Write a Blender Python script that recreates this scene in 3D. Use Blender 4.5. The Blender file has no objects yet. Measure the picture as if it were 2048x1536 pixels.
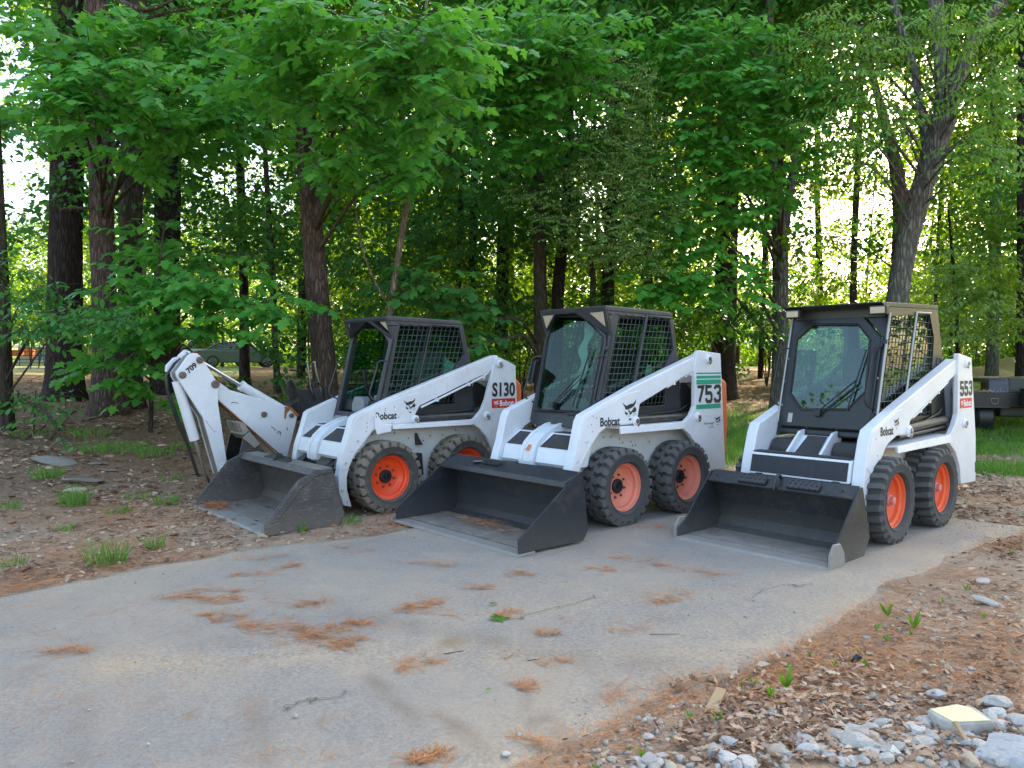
import bpy, bmesh, math, random
import numpy as np
from mathutils import Vector, Matrix
from mathutils.geometry import tessellate_polygon

rng = np.random.default_rng(7)
random.seed(7)
scene = bpy.context.scene
COL = scene.collection
R = math.radians

# ------------------------------------------------------------------ camera
CAM_H = 1.42
FOC, CX, CY, HZ = 1530.0, 1024.0, 768.0, 727.0       # photo pixels (2048 x 1536)
PITCH = math.atan((CY - HZ) / FOC)
cam_d = bpy.data.cameras.new('camera')
cam_d.sensor_fit = 'HORIZONTAL'
cam_d.sensor_width = 36.0
cam_d.lens = 36.0 * FOC / 2048.0
cam_d.clip_start = 0.05
cam_d.clip_end = 2000.0
cam = bpy.data.objects.new('camera', cam_d)
cam.location = (0, 0, CAM_H)
cam.rotation_euler = (R(90) - PITCH, 0, 0)
COL.objects.link(cam)
scene.camera = cam

# ------------------------------------------------------------------ sky, sun, exposure
SUN_AZ, SUN_EL = 36.0, 31.0            # sun behind the woods, right of centre, above the frame
w = bpy.data.worlds.new('World')
scene.world = w
w.use_nodes = True
nt = w.node_tree
nt.nodes.clear()
sky = nt.nodes.new('ShaderNodeTexSky')
sky.sky_type = 'NISHITA'
sky.sun_disc = False
sky.sun_elevation = R(SUN_EL)
sky.sun_rotation = R(SUN_AZ)
sky.air_density = 1.1
sky.dust_density = 3.0
sky.ozone_density = 0.2
bg = nt.nodes.new('ShaderNodeBackground')
bg.inputs['Strength'].default_value = 0.15
wo = nt.nodes.new('ShaderNodeOutputWorld')
nt.links.new(sky.outputs[0], bg.inputs[0])
nt.links.new(bg.outputs[0], wo.inputs[0])
sun_d = bpy.data.lights.new('sun', 'SUN')
sun_d.energy = 4.6
sun_d.angle = R(0.6)
sun_d.color = (1.0, 0.88, 0.68)
sun = bpy.data.objects.new('sun', sun_d)
_sd = Vector((math.sin(R(SUN_AZ)) * math.cos(R(SUN_EL)), math.cos(R(SUN_AZ)) * math.cos(R(SUN_EL)), math.sin(R(SUN_EL))))
sun.rotation_euler = _sd.to_track_quat('Z', 'Y').to_euler()
sun.location = (20, 40, 30)
COL.objects.link(sun)
vs = scene.view_settings
scene.display_settings.display_device = 'sRGB'
vs.view_transform = 'Standard'
vs.look = 'None'
vs.gamma = 1.0
vs.exposure = 2.2
vs.use_curve_mapping = False
cy = scene.cycles
cy.max_bounces = 8
cy.diffuse_bounces = 4
cy.glossy_bounces = 3
cy.transmission_bounces = 6
cy.transparent_max_bounces = 12
cy.use_denoising = True
cy.caustics_reflective = False
cy.caustics_refractive = False
cy.sample_clamp_indirect = 6.0

# ------------------------------------------------------------------ photo geometry helpers
def ray(px, py):
    u = (px - CX) / FOC; v = (CY - py) / FOC
    return np.array([u, math.cos(PITCH) + v * math.sin(PITCH), v * math.cos(PITCH) - math.sin(PITCH)])
def at(px, py, Y):
    d = ray(px, py)
    return np.array([0, 0, CAM_H]) + d * (Y / d[1])
def gpt(px, py, z=0.0):
    d = ray(px, py)
    return np.array([0, 0, CAM_H]) + d * ((z - CAM_H) / d[2])

def smooth(a, b, x):
    t = np.clip((x - a) / (b - a), 0, 1)
    return t * t * (3 - 2 * t)
_N0 = np.array([-0.69, 0.724])
_P0 = np.array([-3.12, 4.70])
def edge_s(x, y):
    """metres beyond the far edge of the driveway"""
    return (x - _P0[0]) * _N0[0] + (y - _P0[1]) * _N0[1]
def gz(x, y):
    x = np.asarray(x, float); y = np.asarray(y, float)
    s = edge_s(x, y)
    u = np.maximum(1.12 * (s - 2.4), 0.85 * (y - 12.5))
    u = np.maximum(u, 0)
    return 1.22 * (1 - np.exp(-u / 9.5))
def ground_hit(px, py):
    d = ray(px, py); lo, hi = 1.0, 200.0
    o = np.array([0, 0, CAM_H]); t = 1.0
    while t < 200:
        p = o + d * t
        if p[2] < gz(p[0], p[1]): break
        t *= 1.02
    lo, hi = t / 1.02, t
    for _ in range(24):
        m = (lo + hi) / 2; p = o + d * m
        if p[2] < gz(p[0], p[1]): hi = m
        else: lo = m
    return o + d * hi

# ------------------------------------------------------------------ object helpers
def tag(o, label=None, cat=None, group=None, kind=None):
    if label: o['label'] = label
    if cat: o['category'] = cat
    if group: o['group'] = group
    if kind: o['kind'] = kind
    return o
def empty(name, loc=(0, 0, 0), rz=0.0, parent=None):
    o = bpy.data.objects.new(name, None)
    o.empty_display_size = 0.2
    o.location = loc; o.rotation_euler = (0, 0, rz)
    if parent: o.parent = parent
    COL.objects.link(o)
    return o
def link_mesh(name, me, parent=None, mat=None, loc=None, kind=None):
    o = bpy.data.objects.new(name, me)
    if mat is not None and not me.materials: me.materials.append(mat)
    if parent is not None: o.parent = parent
    if loc is not None: o.location = loc
    if kind: o['kind'] = kind
    COL.objects.link(o)
    return o
def copy_tree(o, parent=None):
    c = o.copy(); COL.objects.link(c)
    if parent is not None: c.parent = parent
    for ch in list(o.children): copy_tree(ch, c)
    return c

class MB:
    """collects simple solids and links them as ONE mesh object"""
    def __init__(s): s.v = []; s.f = []; s.m = []; s.mi = 0
    def add(s, vs, fs):
        b = len(s.v); s.v += [tuple(map(float, p)) for p in vs]
        s.f += [tuple(b + i for i in f) for f in fs]; s.m += [s.mi] * len(fs)
        return s
    def box(s, c, d, rot=None):
        hx, hy, hz = d[0] / 2, d[1] / 2, d[2] / 2
        P = [(-hx, -hy, -hz), (hx, -hy, -hz), (hx, hy, -hz), (-hx, hy, -hz), (-hx, -hy, hz), (hx, -hy, hz), (hx, hy, hz), (-hx, hy, hz)]
        if rot is not None: P = [tuple(rot @ Vector(p)) for p in P]
        P = [(p[0] + c[0], p[1] + c[1], p[2] + c[2]) for p in P]
        return s.add(P, [(0, 3, 2, 1), (4, 5, 6, 7), (0, 1, 5, 4), (1, 2, 6, 5), (2, 3, 7, 6), (3, 0, 4, 7)])
    def b2(s, lo, hi):
        return s.box([(a + b) / 2 for a, b in zip(lo, hi)], [abs(b - a) for a, b in zip(lo, hi)])
    def prism(s, poly, a0, a1, axis='y', holes=()):
        if a0 > a1: a0, a1 = a1, a0
        mp = {'y': lambda u, v, a: (u, a, v), 'x': lambda u, v, a: (a, u, v), 'z': lambda u, v, a: (u, v, a)}[axis]
        def area(P): return sum(P[i][0] * P[(i + 1) % len(P)][1] - P[(i + 1) % len(P)][0] * P[i][1] for i in range(len(P)))
        poly = list(poly)
        # orientation so that normals face out: for axis y a ccw (u,v) loop seen from -y
        want = {'y': -1, 'x': 1, 'z': 1}[axis]
        if area(poly) * want < 0: poly = poly[::-1]
        loops = [poly]
        for h in holes:
            h = list(h)
            if area(h) * want > 0: h = h[::-1]
            loops.append(h)
        n = sum(len(l) for l in loops)
        V = [mp(u, v, a0) for l in loops for u, v in l] + [mp(u, v, a1) for l in loops for u, v in l]
        F = []
        if len(loops) == 1:
            F.append(tuple(range(n))[::-1]); F.append(tuple(range(n, 2 * n)))
        else:
            tris = tessellate_polygon([[Vector((u, v, 0)) for u, v in l] for l in loops])
            flat = [p for l in loops for p in l]
            for t in tris:
                a, b, c = [flat[i] for i in t]
                ar = (b[0] - a[0]) * (c[1] - a[1]) - (c[0] - a[0]) * (b[1] - a[1])
                if ar * want < 0: t = (t[0], t[2], t[1])
                F.append((t[2], t[1], t[0])); F.append((t[0] + n, t[1] + n, t[2] + n))
        o = 0
        for l in loops:
            k = len(l)
            for i in range(k):
                j = (i + 1) % k
                F.append((o + i, o + j, o + j + n, o + i + n))
            o += k
        return s.add(V, F)
    def tube(s, pts, r, seg=8, cap=True):
        pts = [Vector(p) for p in pts]
        rr = r if hasattr(r, '__len__') else [r] * len(pts)
        prev = None; rings = []
        V = []; F = []
        for i, p in enumerate(pts):
            if i == 0: t = pts[1] - pts[0]
            elif i == len(pts) - 1: t = pts[-1] - pts[-2]
            else: t = (pts[i + 1] - p).normalized() + (p - pts[i - 1]).normalized()
            if t.length < 1e-9: t = Vector((0, 0, 1))
            t.normalize()
            if prev is None:
                a = Vector((0, 0, 1)) if abs(t.z) < 0.9 else Vector((1, 0, 0))
                u = t.cross(a).normalized()
            else:
                u = prev - t * prev.dot(t); u.normalize()
            prev = u; w2 = t.cross(u)
            for k in range(seg):
                an = 2 * math.pi * k / seg
                V.append(p + (u * math.cos(an) + w2 * math.sin(an)) * rr[i])
        for i in range(len(pts) - 1):
            for k in range(seg):
                k2 = (k + 1) % seg
                F.append((i * seg + k, i * seg + k2, (i + 1) * seg + k2, (i + 1) * seg + k))
        if cap:
            F.append(tuple(range(seg))[::-1]); F.append(tuple(range((len(pts) - 1) * seg, len(pts) * seg)))
        return s.add(V, F)
    def cyl(s, a, b, r, r2=None, seg=16): return s.tube([a, b], [r, r if r2 is None else r2], seg)
    def lathe(s, prof, axis='y', c=(0, 0, 0), seg=32, closed=False):
        """prof: list of (radius, along)"""
        V = []; F = []; n = len(prof)
        for k in range(seg):
            an = 2 * math.pi * k / seg; cs, sn = math.cos(an), math.sin(an)
            for r, a in prof:
                if axis == 'y': V.append((c[0] + r * cs, c[1] + a, c[2] + r * sn))
                elif axis == 'z': V.append((c[0] + r * cs, c[1] + r * sn, c[2] + a))
                else: V.append((c[0] + a, c[1] + r * cs, c[2] + r * sn))
        for k in range(seg):
            k2 = (k + 1) % seg
            for i in range(n if closed else n - 1):
                j = (i + 1) % n
                f = (k * n + i, k2 * n + i, k2 * n + j, k * n + j)
                F.append(f if axis != 'y' else f[::-1])
        return s.add(V, F)
    def map(s, fn): s.v = [tuple(fn(*p)) for p in s.v]; return s
    def mirror_y(s):
        m = MB(); m.v = [(x, -y, z) for x, y, z in s.v]; m.f = [f[::-1] for f in s.f]; m.m = list(s.m); return m
    def mesh(s, name, mats, smooth=None):
        me = bpy.data.meshes.new(name)
        me.from_pydata(s.v, [], s.f)
        for m in (mats if isinstance(mats, (list, tuple)) else [mats]): me.materials.append(m)
        if any(s.m): me.polygons.foreach_set('material_index', s.m)
        if smooth is not None:
            me.polygons.foreach_set('use_smooth', [True] * len(me.polygons))
            me.set_sharp_from_angle(angle=R(smooth))
        me.update()
        return me
    def build(s, name, mat, parent=None, bevel=0.0, smooth=None, kind=None, loc=None, segs=2, recalc=False):
        me = s.mesh(name, mat, smooth)
        if recalc:
            bm = bmesh.new(); bm.from_mesh(me); bmesh.ops.recalc_face_normals(bm, faces=bm.faces); bm.to_mesh(me); bm.free()
        o = link_mesh(name, me, parent, loc=loc, kind=kind)
        if bevel:
            b = o.modifiers.new('bevel', 'BEVEL'); b.width = bevel; b.segments = segs; b.limit_method = 'ANGLE'; b.angle_limit = R(35)
            b.harden_normals = False
        return o

def np_mesh(name, V, faces_n, loops, mat, smooth=False):
    """fast mesh from numpy arrays; faces_n = corner count per face"""
    me = bpy.data.meshes.new(name)
    V = np.ascontiguousarray(V, np.float32); loops = np.ascontiguousarray(loops, np.int32).ravel()
    fn = np.ascontiguousarray(faces_n, np.int32)
    me.vertices.add(len(V)); me.vertices.foreach_set('co', V.ravel())
    me.loops.add(len(loops)); me.loops.foreach_set('vertex_index', loops)
    me.polygons.add(len(fn))
    st = np.zeros(len(fn), np.int32); st[1:] = np.cumsum(fn)[:-1]
    me.polygons.foreach_set('loop_start', st)
    if smooth: me.polygons.foreach_set('use_smooth', np.ones(len(fn), bool))
    me.update(calc_edges=True)
    me.validate()
    if mat is not None: me.materials.append(mat)
    return me

# leaf templates: tip along +x, face normal +z, unit length
def _fan(out):
    k = len(out)
    V = np.array([(0.42, 0, 0.0)] + out)
    T = [(0, i, i + 1) for i in range(1, k)] + [(0, k, 1)]
    return V, np.array(T)
_h = [(0, .02), (-.06, .20), (.04, .31), (.17, .21), (.27, .47), (.40, .57), (.45, .36), (.52, .23), (.66, .29), (.77, .18), (1.0, 0)]
_mo = [(x, y, -.10 * abs(y) - .08 * x * x) for x, y in _h] + [(x, -y, -.10 * abs(y) - .08 * x * x) for x, y in _h[::-1][1:]]
MAPLE = _fan(_mo)
_h = [(0, .02), (.2, .14), (.3, .07), (.45, .22), (.52, .10), (.7, .20), (.78, .09), (1, 0)]
_mo = [(x, y, -.10 * x * x) for x, y in _h] + [(x, -y, -.10 * x * x) for x, y in _h[::-1][1:]]
OAK = _fan(_mo)
ELM = (np.array([(0, 0, 0), (.35, .22, -.02), (1, 0, -.10), (.35, -.22, -.02), (.75, .15, -.06), (.75, -.15, -.06)]),
       np.array([(0, 3, 1), (1, 3, 5), (1, 5, 4), (4, 5, 2)]))
SIMPLE = (np.array([(0, 0, 0), (.45, .34, -.04), (1, 0, -.12), (.45, -.34, -.04)]), np.array([(0, 3, 1), (1, 3, 2)]))
NEEDLE = (np.array([(0, -.5, 0), (0, .5, 0), (1, .5, 0), (1, -.5, 0)]), np.array([(0, 3, 2), (0, 2, 1)]))

def frames(tipdir, roll, n):
    """rotation matrices (n,3,3) with x axis = tipdir and the face as upright as it can be, rolled by roll"""
    x = tipdir / np.linalg.norm(tipdir, axis=1, keepdims=True)
    up = np.tile(np.array([0, 0, 1.0]), (n, 1))
    bad = np.abs(x[:, 2]) > 0.97
    up[bad] = (0, 1, 0)
    y = np.cross(up, x); y /= np.linalg.norm(y, axis=1, keepdims=True)
    z = np.cross(x, y)
    c, s_ = np.cos(roll)[:, None], np.sin(roll)[:, None]
    y2 = y * c + z * s_; z2 = np.cross(x, y2)
    return np.stack([x, y2, z2], axis=2)
def leaf_arrays(pos, M3, size, tmpl, wid=None):
    TV, TT = tmpl
    n = len(pos); k = len(TV)
    T = np.tile(TV[None], (n, 1, 1)) * np.asarray(size)[:, None, None]
    if wid is not None: T[:, :, 1] = TV[None, :, 1] * np.asarray(wid)[:, None]
    V = np.einsum('nij,nkj->nki', M3, T) + pos[:, None, :]
    L = (TT[None] + (np.arange(n) * k)[:, None, None]).reshape(-1)
    return V.reshape(-1, 3), L, n * len(TT)
def leaf_mesh(name, chunks, mat):
    Vs, Ls, b, nf = [], [], 0, 0
    for V, L, f in chunks:
        Vs.append(V); Ls.append(L + b); b += len(V); nf += f
    return np_mesh(name, np.concatenate(Vs), np.full(nf, 3), np.concatenate(Ls), mat)
# ------------------------------------------------------------------ materials
def newmat(name):
    m = bpy.data.materials.new(name); m.use_nodes = True
    t = m.node_tree; t.nodes.clear()
    o = t.nodes.new('ShaderNodeOutputMaterial')
    return m, t, o
def N(t, typ, **kw):
    n = t.nodes.new(typ)
    for k, v in kw.items():
        if k in n.inputs: n.inputs[k].default_value = v
        else: setattr(n, k, v)
    return n
def coords(t, scale=(1, 1, 1), obj=True):
    tc = N(t, 'ShaderNodeTexCoord'); mp = N(t, 'ShaderNodeMapping')
    mp.inputs['Scale'].default_value = scale
    t.links.new(tc.outputs['Object'], mp.inputs['Vector'])
    return mp.outputs[0]
def noise(t, vec, scale, detail=4, rough=.55, dist=0.0):
    n = N(t, 'ShaderNodeTexNoise'); n.inputs['Scale'].default_value = scale; n.inputs['Detail'].default_value = detail
    n.inputs['Roughness'].default_value = rough; n.inputs['Distortion'].default_value = dist
    t.links.new(vec, n.inputs['Vector']); return n.outputs['Fac']
def ramp(t, fac, stops):
    r = N(t, 'ShaderNodeValToRGB'); e = r.color_ramp.elements
    while len(e) < len(stops): e.new(0.5)
    for el, (p, c) in zip(e, stops):
        el.position = p; el.color = tuple(c) + (1,) if hasattr(c, '__len__') else (c, c, c, 1)
    t.links.new(fac, r.inputs[0]); return r.outputs[0]
def mix(t, fac, a, b):
    m = N(t, 'ShaderNodeMix', data_type='RGBA')
    for sock, val in ((m.inputs[0], fac), (m.inputs[6], a), (m.inputs[7], b)):
        if hasattr(val, 'is_linked') or hasattr(val, 'links'): t.links.new(val, sock)
        elif hasattr(val, '__len__'): sock.default_value = tuple(val) + (1,)
        else: sock.default_value = val
    return m.outputs[2]
def math_(t, op, a, b=None, clamp=False):
    m = N(t, 'ShaderNodeMath', operation=op); m.use_clamp = clamp
    for i, val in enumerate((a, b)):
        if val is None: continue
        if hasattr(val, 'links'): t.links.new(val, m.inputs[i])
        else: m.inputs[i].default_value = val
    return m.outputs[0]
def bump(t, h, strength=.3, dist=.02):
    b = N(t, 'ShaderNodeBump'); b.inputs['Strength'].default_value = strength; b.inputs['Distance'].default_value = dist
    t.links.new(h, b.inputs['Height']); return b.outputs[0]
def pbsdf(t, o, col, rough=.5, metal=0.0, nrm=None, spec=.5, coat=0.0):
    p = N(t, 'ShaderNodeBsdfPrincipled')
    for sock, val in ((p.inputs['Base Color'], col), (p.inputs['Roughness'], rough), (p.inputs['Metallic'], metal)):
        if hasattr(val, 'links'): t.links.new(val, sock)
        elif hasattr(val, '__len__'): sock.default_value = tuple(val) + (1,)
        else: sock.default_value = val
    p.inputs['Specular IOR Level'].default_value = spec
    p.inputs['Coat Weight'].default_value = coat
    if nrm is not None: t.links.new(nrm, p.inputs['Normal'])
    t.links.new(p.outputs[0], o.inputs[0]); return p

def paint(name, col, rough=.38, dirt=(.30, .25, .19), amt=.35, low=None, scratch=0.0, metal=0.0, coat=0.0, top=0.0, topcol=(.40, .345, .28), rust=0.0):
    """machine paint: faint mottling, dust and grime patches, dust settling low on the machine"""
    m, t, o = newmat(name)
    v = coords(t)
    n1 = noise(t, v, 3.2, 6, .62); n2 = noise(t, v, 26, 5, .6); n3 = noise(t, v, 9, 6, .7, .6)
    tint = mix(t, ramp(t, n1, [(.35, 0.0), (.7, 1.0)]), [c * .93 for c in col], [min(1, c * 1.04) for c in col])
    g = math_(t, 'MULTIPLY', ramp(t, n3, [(.50, 0), (.78, 1)]), amt)
    if low is not None:
        tc = N(t, 'ShaderNodeTexCoord'); sx = N(t, 'ShaderNodeSeparateXYZ'); t.links.new(tc.outputs['Object'], sx.inputs[0])
        mr = N(t, 'ShaderNodeMapRange'); mr.inputs['From Min'].default_value = low[1]; mr.inputs['From Max'].default_value = low[0]
        t.links.new(sx.outputs[2], mr.inputs['Value'])
        lw = math_(t, 'MULTIPLY', mr.outputs[0], math_(t, 'MULTIPLY', math_(t, 'ADD', n3, .25), low[2]), True)
        g = math_(t, 'MAXIMUM', g, lw)
    c = mix(t, g, tint, dirt)
    if scratch:
        vv = coords(t, (3, 3, 40)); sc = noise(t, vv, 6, 3, .7)
        c = mix(t, math_(t, 'MULTIPLY', ramp(t, sc, [(.60, 0), (.70, 1)]), scratch), c, (.42, .40, .38))
    if rust:
        vv2 = coords(t, (9, 9, 1.1)); r1 = noise(t, vv2, 2.2, 5, .7); r2 = noise(t, v, 16, 5, .75, .4)
        c = mix(t, math_(t, 'MULTIPLY', ramp(t, r1, [(.62, 0), (.74, 1)]), .35 * rust), c, (.42, .30, .19))
        c = mix(t, math_(t, 'MULTIPLY', ramp(t, r2, [(.70, 0), (.735, 1)]), .8 * rust), c, (.17, .10, .065))
    if top:      # dust and soil lying on faces that look up
        ge = N(t, 'ShaderNodeNewGeometry'); sz = N(t, 'ShaderNodeSeparateXYZ'); t.links.new(ge.outputs['True Normal'], sz.inputs[0])
        tm = math_(t, 'MULTIPLY', ramp(t, sz.outputs[2], [(.955, 0), (.99, 1)]), math_(t, 'MULTIPLY', ramp(t, math_(t, 'ADD', math_(t, 'MULTIPLY', n3, .6), math_(t, 'MULTIPLY', n2, .4)), [(.30, .25), (.62, 1)]), top))
        c = mix(t, tm, c, topcol); g = math_(t, 'MAXIMUM', g, tm)
    rr = math_(t, 'ADD', math_(t, 'MULTIPLY', n2, .18), rough - .09)
    rr = math_(t, 'ADD', rr, math_(t, 'MULTIPLY', g, .3), True)
    pbsdf(t, o, c, rr, metal, bump(t, n2, .06, .004), coat=coat)
    return m
M = {}
M['white'] = paint('white_paint', (.74, .76, .80), .36, amt=.14, low=(.1, .6, .5), rust=.55, top=.25)
M['white_old'] = paint('aged_white_paint', (.68, .70, .73), .42, amt=.25, low=(.05, .7, .7), rust=.9, top=.35)
M['hull'] = paint('dusty_hull_paint', (.66, .67, .67), .5, amt=.45, low=(.2, .8, .6))
M['hoe'] = paint('backhoe_white_paint', (.70, .73, .77), .36, amt=.2, low=(.2, .9, .5), rust=1.0)
M['cab_grey'] = paint('cab_grey_paint', (.030, .031, .037), .46, (.12, .115, .11), .22)
M['cab_black'] = paint('cab_black_paint', (.010, .011, .012), .36, (.04, .04, .038), .15)
M['cab_olive'] = paint('cab_roof_paint', (.020, .023, .018), .45, (.06, .065, .045), .25)
M['bucket_new'] = paint('bucket_black_paint', (.019, .022, .029), .40, (.20, .17, .14), .20, low=(.0, .30, .3), scratch=.12, top=.7)
M['bucket_worn'] = paint('worn_bucket_steel', (.060, .055, .056), .46, (.20, .155, .125), .5, low=(.0, .24, .7), scratch=.6, top=.45)
M['bucket_dusty'] = paint('dusty_bucket_steel', (.019, .021, .025), .46, (.22, .19, .155), .18, low=(-.02, .26, .5), scratch=.2, top=.75)
M['edge_steel'] = paint('cutting_edge_steel', (.26, .24, .215), .5, (.38, .31, .23), .6, scratch=.5)
M['black'] = paint('black_part', (.016, .016, .018), .5, (.09, .08, .07), .3)
M['grip'] = paint('grip_tape', (.045, .044, .046), .85, (.18, .14, .10), .45)
M['grip_navy'] = paint('grip_panel', (.020, .021, .030), .6, (.10, .09, .09), .3)
M['hyd'] = paint('cylinder_paint', (.035, .035, .036), .4, (.17, .14, .11), .5)
M['chrome'] = paint('chrome_rod', (.60, .60, .60), .2, amt=.1, metal=1.0)
M['pin'] = paint('rusty_pin', (.16, .115, .095), .5, (.11, .06, .04), .7, metal=.3)
M['bare'] = paint('bare_steel', (.35, .34, .33), .4, amt=.3, metal=.7)
M['orange'] = paint('orange_panel', (.75, .135, .03), .42, amt=.15)
M['rim_red'] = paint('orange_red_rim', (.92, .085, .018), .38, (.36, .16, .09), .22)
M['rim_pink'] = paint('faded_orange_rim', (.80, .24, .15), .55, (.45, .25, .17), .45)
M['rim_orange'] = paint('orange_rim', (.84, .135, .04), .48, (.40, .16, .08), .35)
M['hub_pink'] = paint('pink_hub', (.62, .22, .20), .55, (.36, .20, .16), .5)
M['lug_tan'] = paint('tan_dusted_lug', (.20, .165, .125), .9, (.075, .068, .06), .6)
M['lug_grey'] = paint('grey_dusted_lug', (.105, .10, .096), .9, (.05, .048, .047), .6)
M['tyre'] = paint('tyre_rubber', (.045, .044, .046), .8, (.17, .155, .135), .6, low=(-.34, .30, .35))
M['tyre_tan'] = paint('dusty_tyre_rubber', (.05, .047, .045), .85, (.32, .265, .20), .85, low=(-.34, .30, .35))
M['decal_black'] = paint('decal_black', (.022, .020, .026), .5, amt=.0)
M['decal_white'] = paint('decal_white', (.82, .82, .84), .45, amt=.0)
M['decal_red'] = paint('decal_red', (.62, .022, .028), .45, amt=.05)
M['decal_green'] = paint('decal_green', (.0, .33, .20), .45, amt=.05)
M['decal_orange'] = paint('decal_orange', (.70, .22, .05), .5, amt=.1)
M['seat'] = paint('seat_vinyl', (.055, .060, .062), .6, amt=.3)
M['seat_grey'] = paint('grey_seat_vinyl', (.20, .22, .23), .6, amt=.2)
M['lamp'] = paint('headlight_lens', (.46, .39, .28), .25, amt=.15)
M['rust'] = paint('rust_stain', (.33, .115, .03), .75, (.20, .09, .04), .5)
M['mirror'] = paint('grey_mirror', (.28, .28, .30), .4, amt=.1)

def glass(name, tint, refl=1.0):
    m, t, o = newmat(name)
    tr = N(t, 'ShaderNodeBsdfTransparent'); tr.inputs[0].default_value = tint + (1,)
    gl = N(t, 'ShaderNodeBsdfGlossy'); gl.inputs['Roughness'].default_value = .015
    lw = N(t, 'ShaderNodeLayerWeight'); lw.inputs['Blend'].default_value = .5
    fr = math_(t, 'ADD', math_(t, 'MULTIPLY', math_(t, 'POWER', lw.outputs['Facing'], 5.0), .9), .045)
    ms = N(t, 'ShaderNodeMixShader')
    t.links.new(math_(t, 'MULTIPLY', fr, refl, True), ms.inputs[0])
    t.links.new(tr.outputs[0], ms.inputs[1]); t.links.new(gl.outputs[0], ms.inputs[2]); t.links.new(ms.outputs[0], o.inputs[0])
    return m
M['glass'] = glass('tinted_glass', (.70, .88, .80), .75)
M['side_glass'] = glass('green_side_glass', (.46, .66, .56), 1.0)
M['glass_dark'] = glass('dark_tinted_glass', (.56, .78, .69), 1.7)
M['car_glass'] = glass('car_glass', (.12, .14, .15), 2.2)

def leafmat(name, c_lo, c_mid, c_hi, transl=.42, tcol=1.5, rough=.45):
    m, t, o = newmat(name)
    ge = N(t, 'ShaderNodeNewGeometry'); oi = N(t, 'ShaderNodeObjectInfo')
    f = math_(t, 'FRACT', math_(t, 'ADD', ge.outputs['Random Per Island'], oi.outputs['Random']))
    v = coords(t); big = noise(t, v, 1.1, 2, .5)
    f = math_(t, 'ADD', math_(t, 'MULTIPLY', f, .6), math_(t, 'MULTIPLY', math_(t, 'SUBTRACT', big, .25), .8), True)
    c = ramp(t, f, [(0.05, c_lo), (.5, c_mid), (.95, c_hi)])
    d = N(t, 'ShaderNodeBsdfPrincipled'); t.links.new(c, d.inputs['Base Color']); d.inputs['Roughness'].default_value = rough
    d.inputs['Specular IOR Level'].default_value = .35
    tl = N(t, 'ShaderNodeBsdfTranslucent')
    hs = N(t, 'ShaderNodeHueSaturation'); hs.inputs['Hue'].default_value = .475; hs.inputs['Saturation'].default_value = 1.1; hs.inputs['Value'].default_value = tcol
    t.links.new(c, hs.inputs['Color']); t.links.new(hs.outputs[0], tl.inputs[0])
    ms = N(t, 'ShaderNodeMixShader'); ms.inputs[0].default_value = transl
    t.links.new(d.outputs[0], ms.inputs[1]); t.links.new(tl.outputs[0], ms.inputs[2]); t.links.new(ms.outputs[0], o.inputs[0])
    return m
M['maple'] = leafmat('maple_leaf', (.050,.205,.038), (.085,.33,.052), (.17,.45,.070))
M['maple_shaded'] = leafmat('shaded_maple_leaf', (.030,.120,.026), (.052,.19,.038), (.095,.26,.050))  # darker copy of the maple leaf, shade of the inner woods in its colour
M['elm'] = leafmat('elm_leaf', (0.045, 0.17, 0.045), (0.075, 0.26, 0.055), (0.13, 0.35, 0.065))
M['small'] = leafmat('small_leaf', (.11,.25,.07), (.19,.36,.10), (.32,.48,.17))
M['oak'] = leafmat('oak_leaf', (.09,.23,.05), (.155,.35,.065), (.26,.45,.085))
M['far'] = leafmat('far_leaf', (0.065, 0.15, 0.018), (0.12, 0.24, 0.026), (0.2, 0.33, 0.034), .54, 1.75)
M['weed'] = leafmat('weed_leaf', (.07, .18, .02), (.12, .28, .03), (.18, .36, .05), .45, 1.3)
M['grass'] = leafmat('grass_blade', (.08, .20, .03), (.13, .30, .045), (.24, .38, .09), .35, 1.2, .6)
M['litter'] = leafmat('dead_leaf', (.085, .046, .030), (.33, .19, .11), (.66, .51, .37), .12, 1.0, .8)
M['needles'] = leafmat('pine_needle', (.32, .125, .045), (.50, .22, .085), (.60, .32, .15), .05, 1.0, .8)

def bark(name, c0, c1, sc=9.0, moss=0.0, stretch=.16):
    m, t, o = newmat(name)
    v = coords(t, (sc, sc, sc * stretch))
    vo = N(t, 'ShaderNodeTexVoronoi', feature='DISTANCE_TO_EDGE'); vo.inputs['Scale'].default_value = 2.2
    n0 = noise(t, v, 1.6, 5, .65)
    mx = N(t, 'ShaderNodeVectorMath', operation='ADD'); t.links.new(v, mx.inputs[0])
    cb = N(t, 'ShaderNodeCombineXYZ'); t.links.new(n0, cb.inputs[0]); t.links.new(n0, cb.inputs[1]); t.links.new(cb.outputs[0], mx.inputs[1])
    t.links.new(mx.outputs[0], vo.inputs['Vector'])
    h = math_(t, 'ADD', math_(t, 'MULTIPLY', ramp(t, vo.outputs[0], [(.0, 0.0), (.28, 1.0)]), .7), math_(t, 'MULTIPLY', n0, .5))
    n2 = noise(t, coords(t), 1.3, 4)
    c = mix(t, ramp(t, h, [(.15, 0.0), (.95, 1.0)]), c0, c1)
    c = mix(t, math_(t, 'MULTIPLY', ramp(t, n2, [(.42, 0), (.62, 1)]), moss), c, (.10, .13, .06))
    pbsdf(t, o, c, .9, 0, bump(t, h, 1.0, .03), spec=.2)
    return m
M['bark_dark'] = bark('dark_bark', (.018, .012, .010), (.055, .040, .034))
M['bark_brown'] = bark('brown_bark', (.050, .034, .028), (.165, .115, .094), 12)
M['bark_grey'] = bark('grey_bark', (.055, .050, .046), (.215, .20, .185), 9, .25)
M['bark_tan'] = bark('tan_bark', (.11, .085, .06), (.27, .215, .155), 14, .1)
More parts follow.
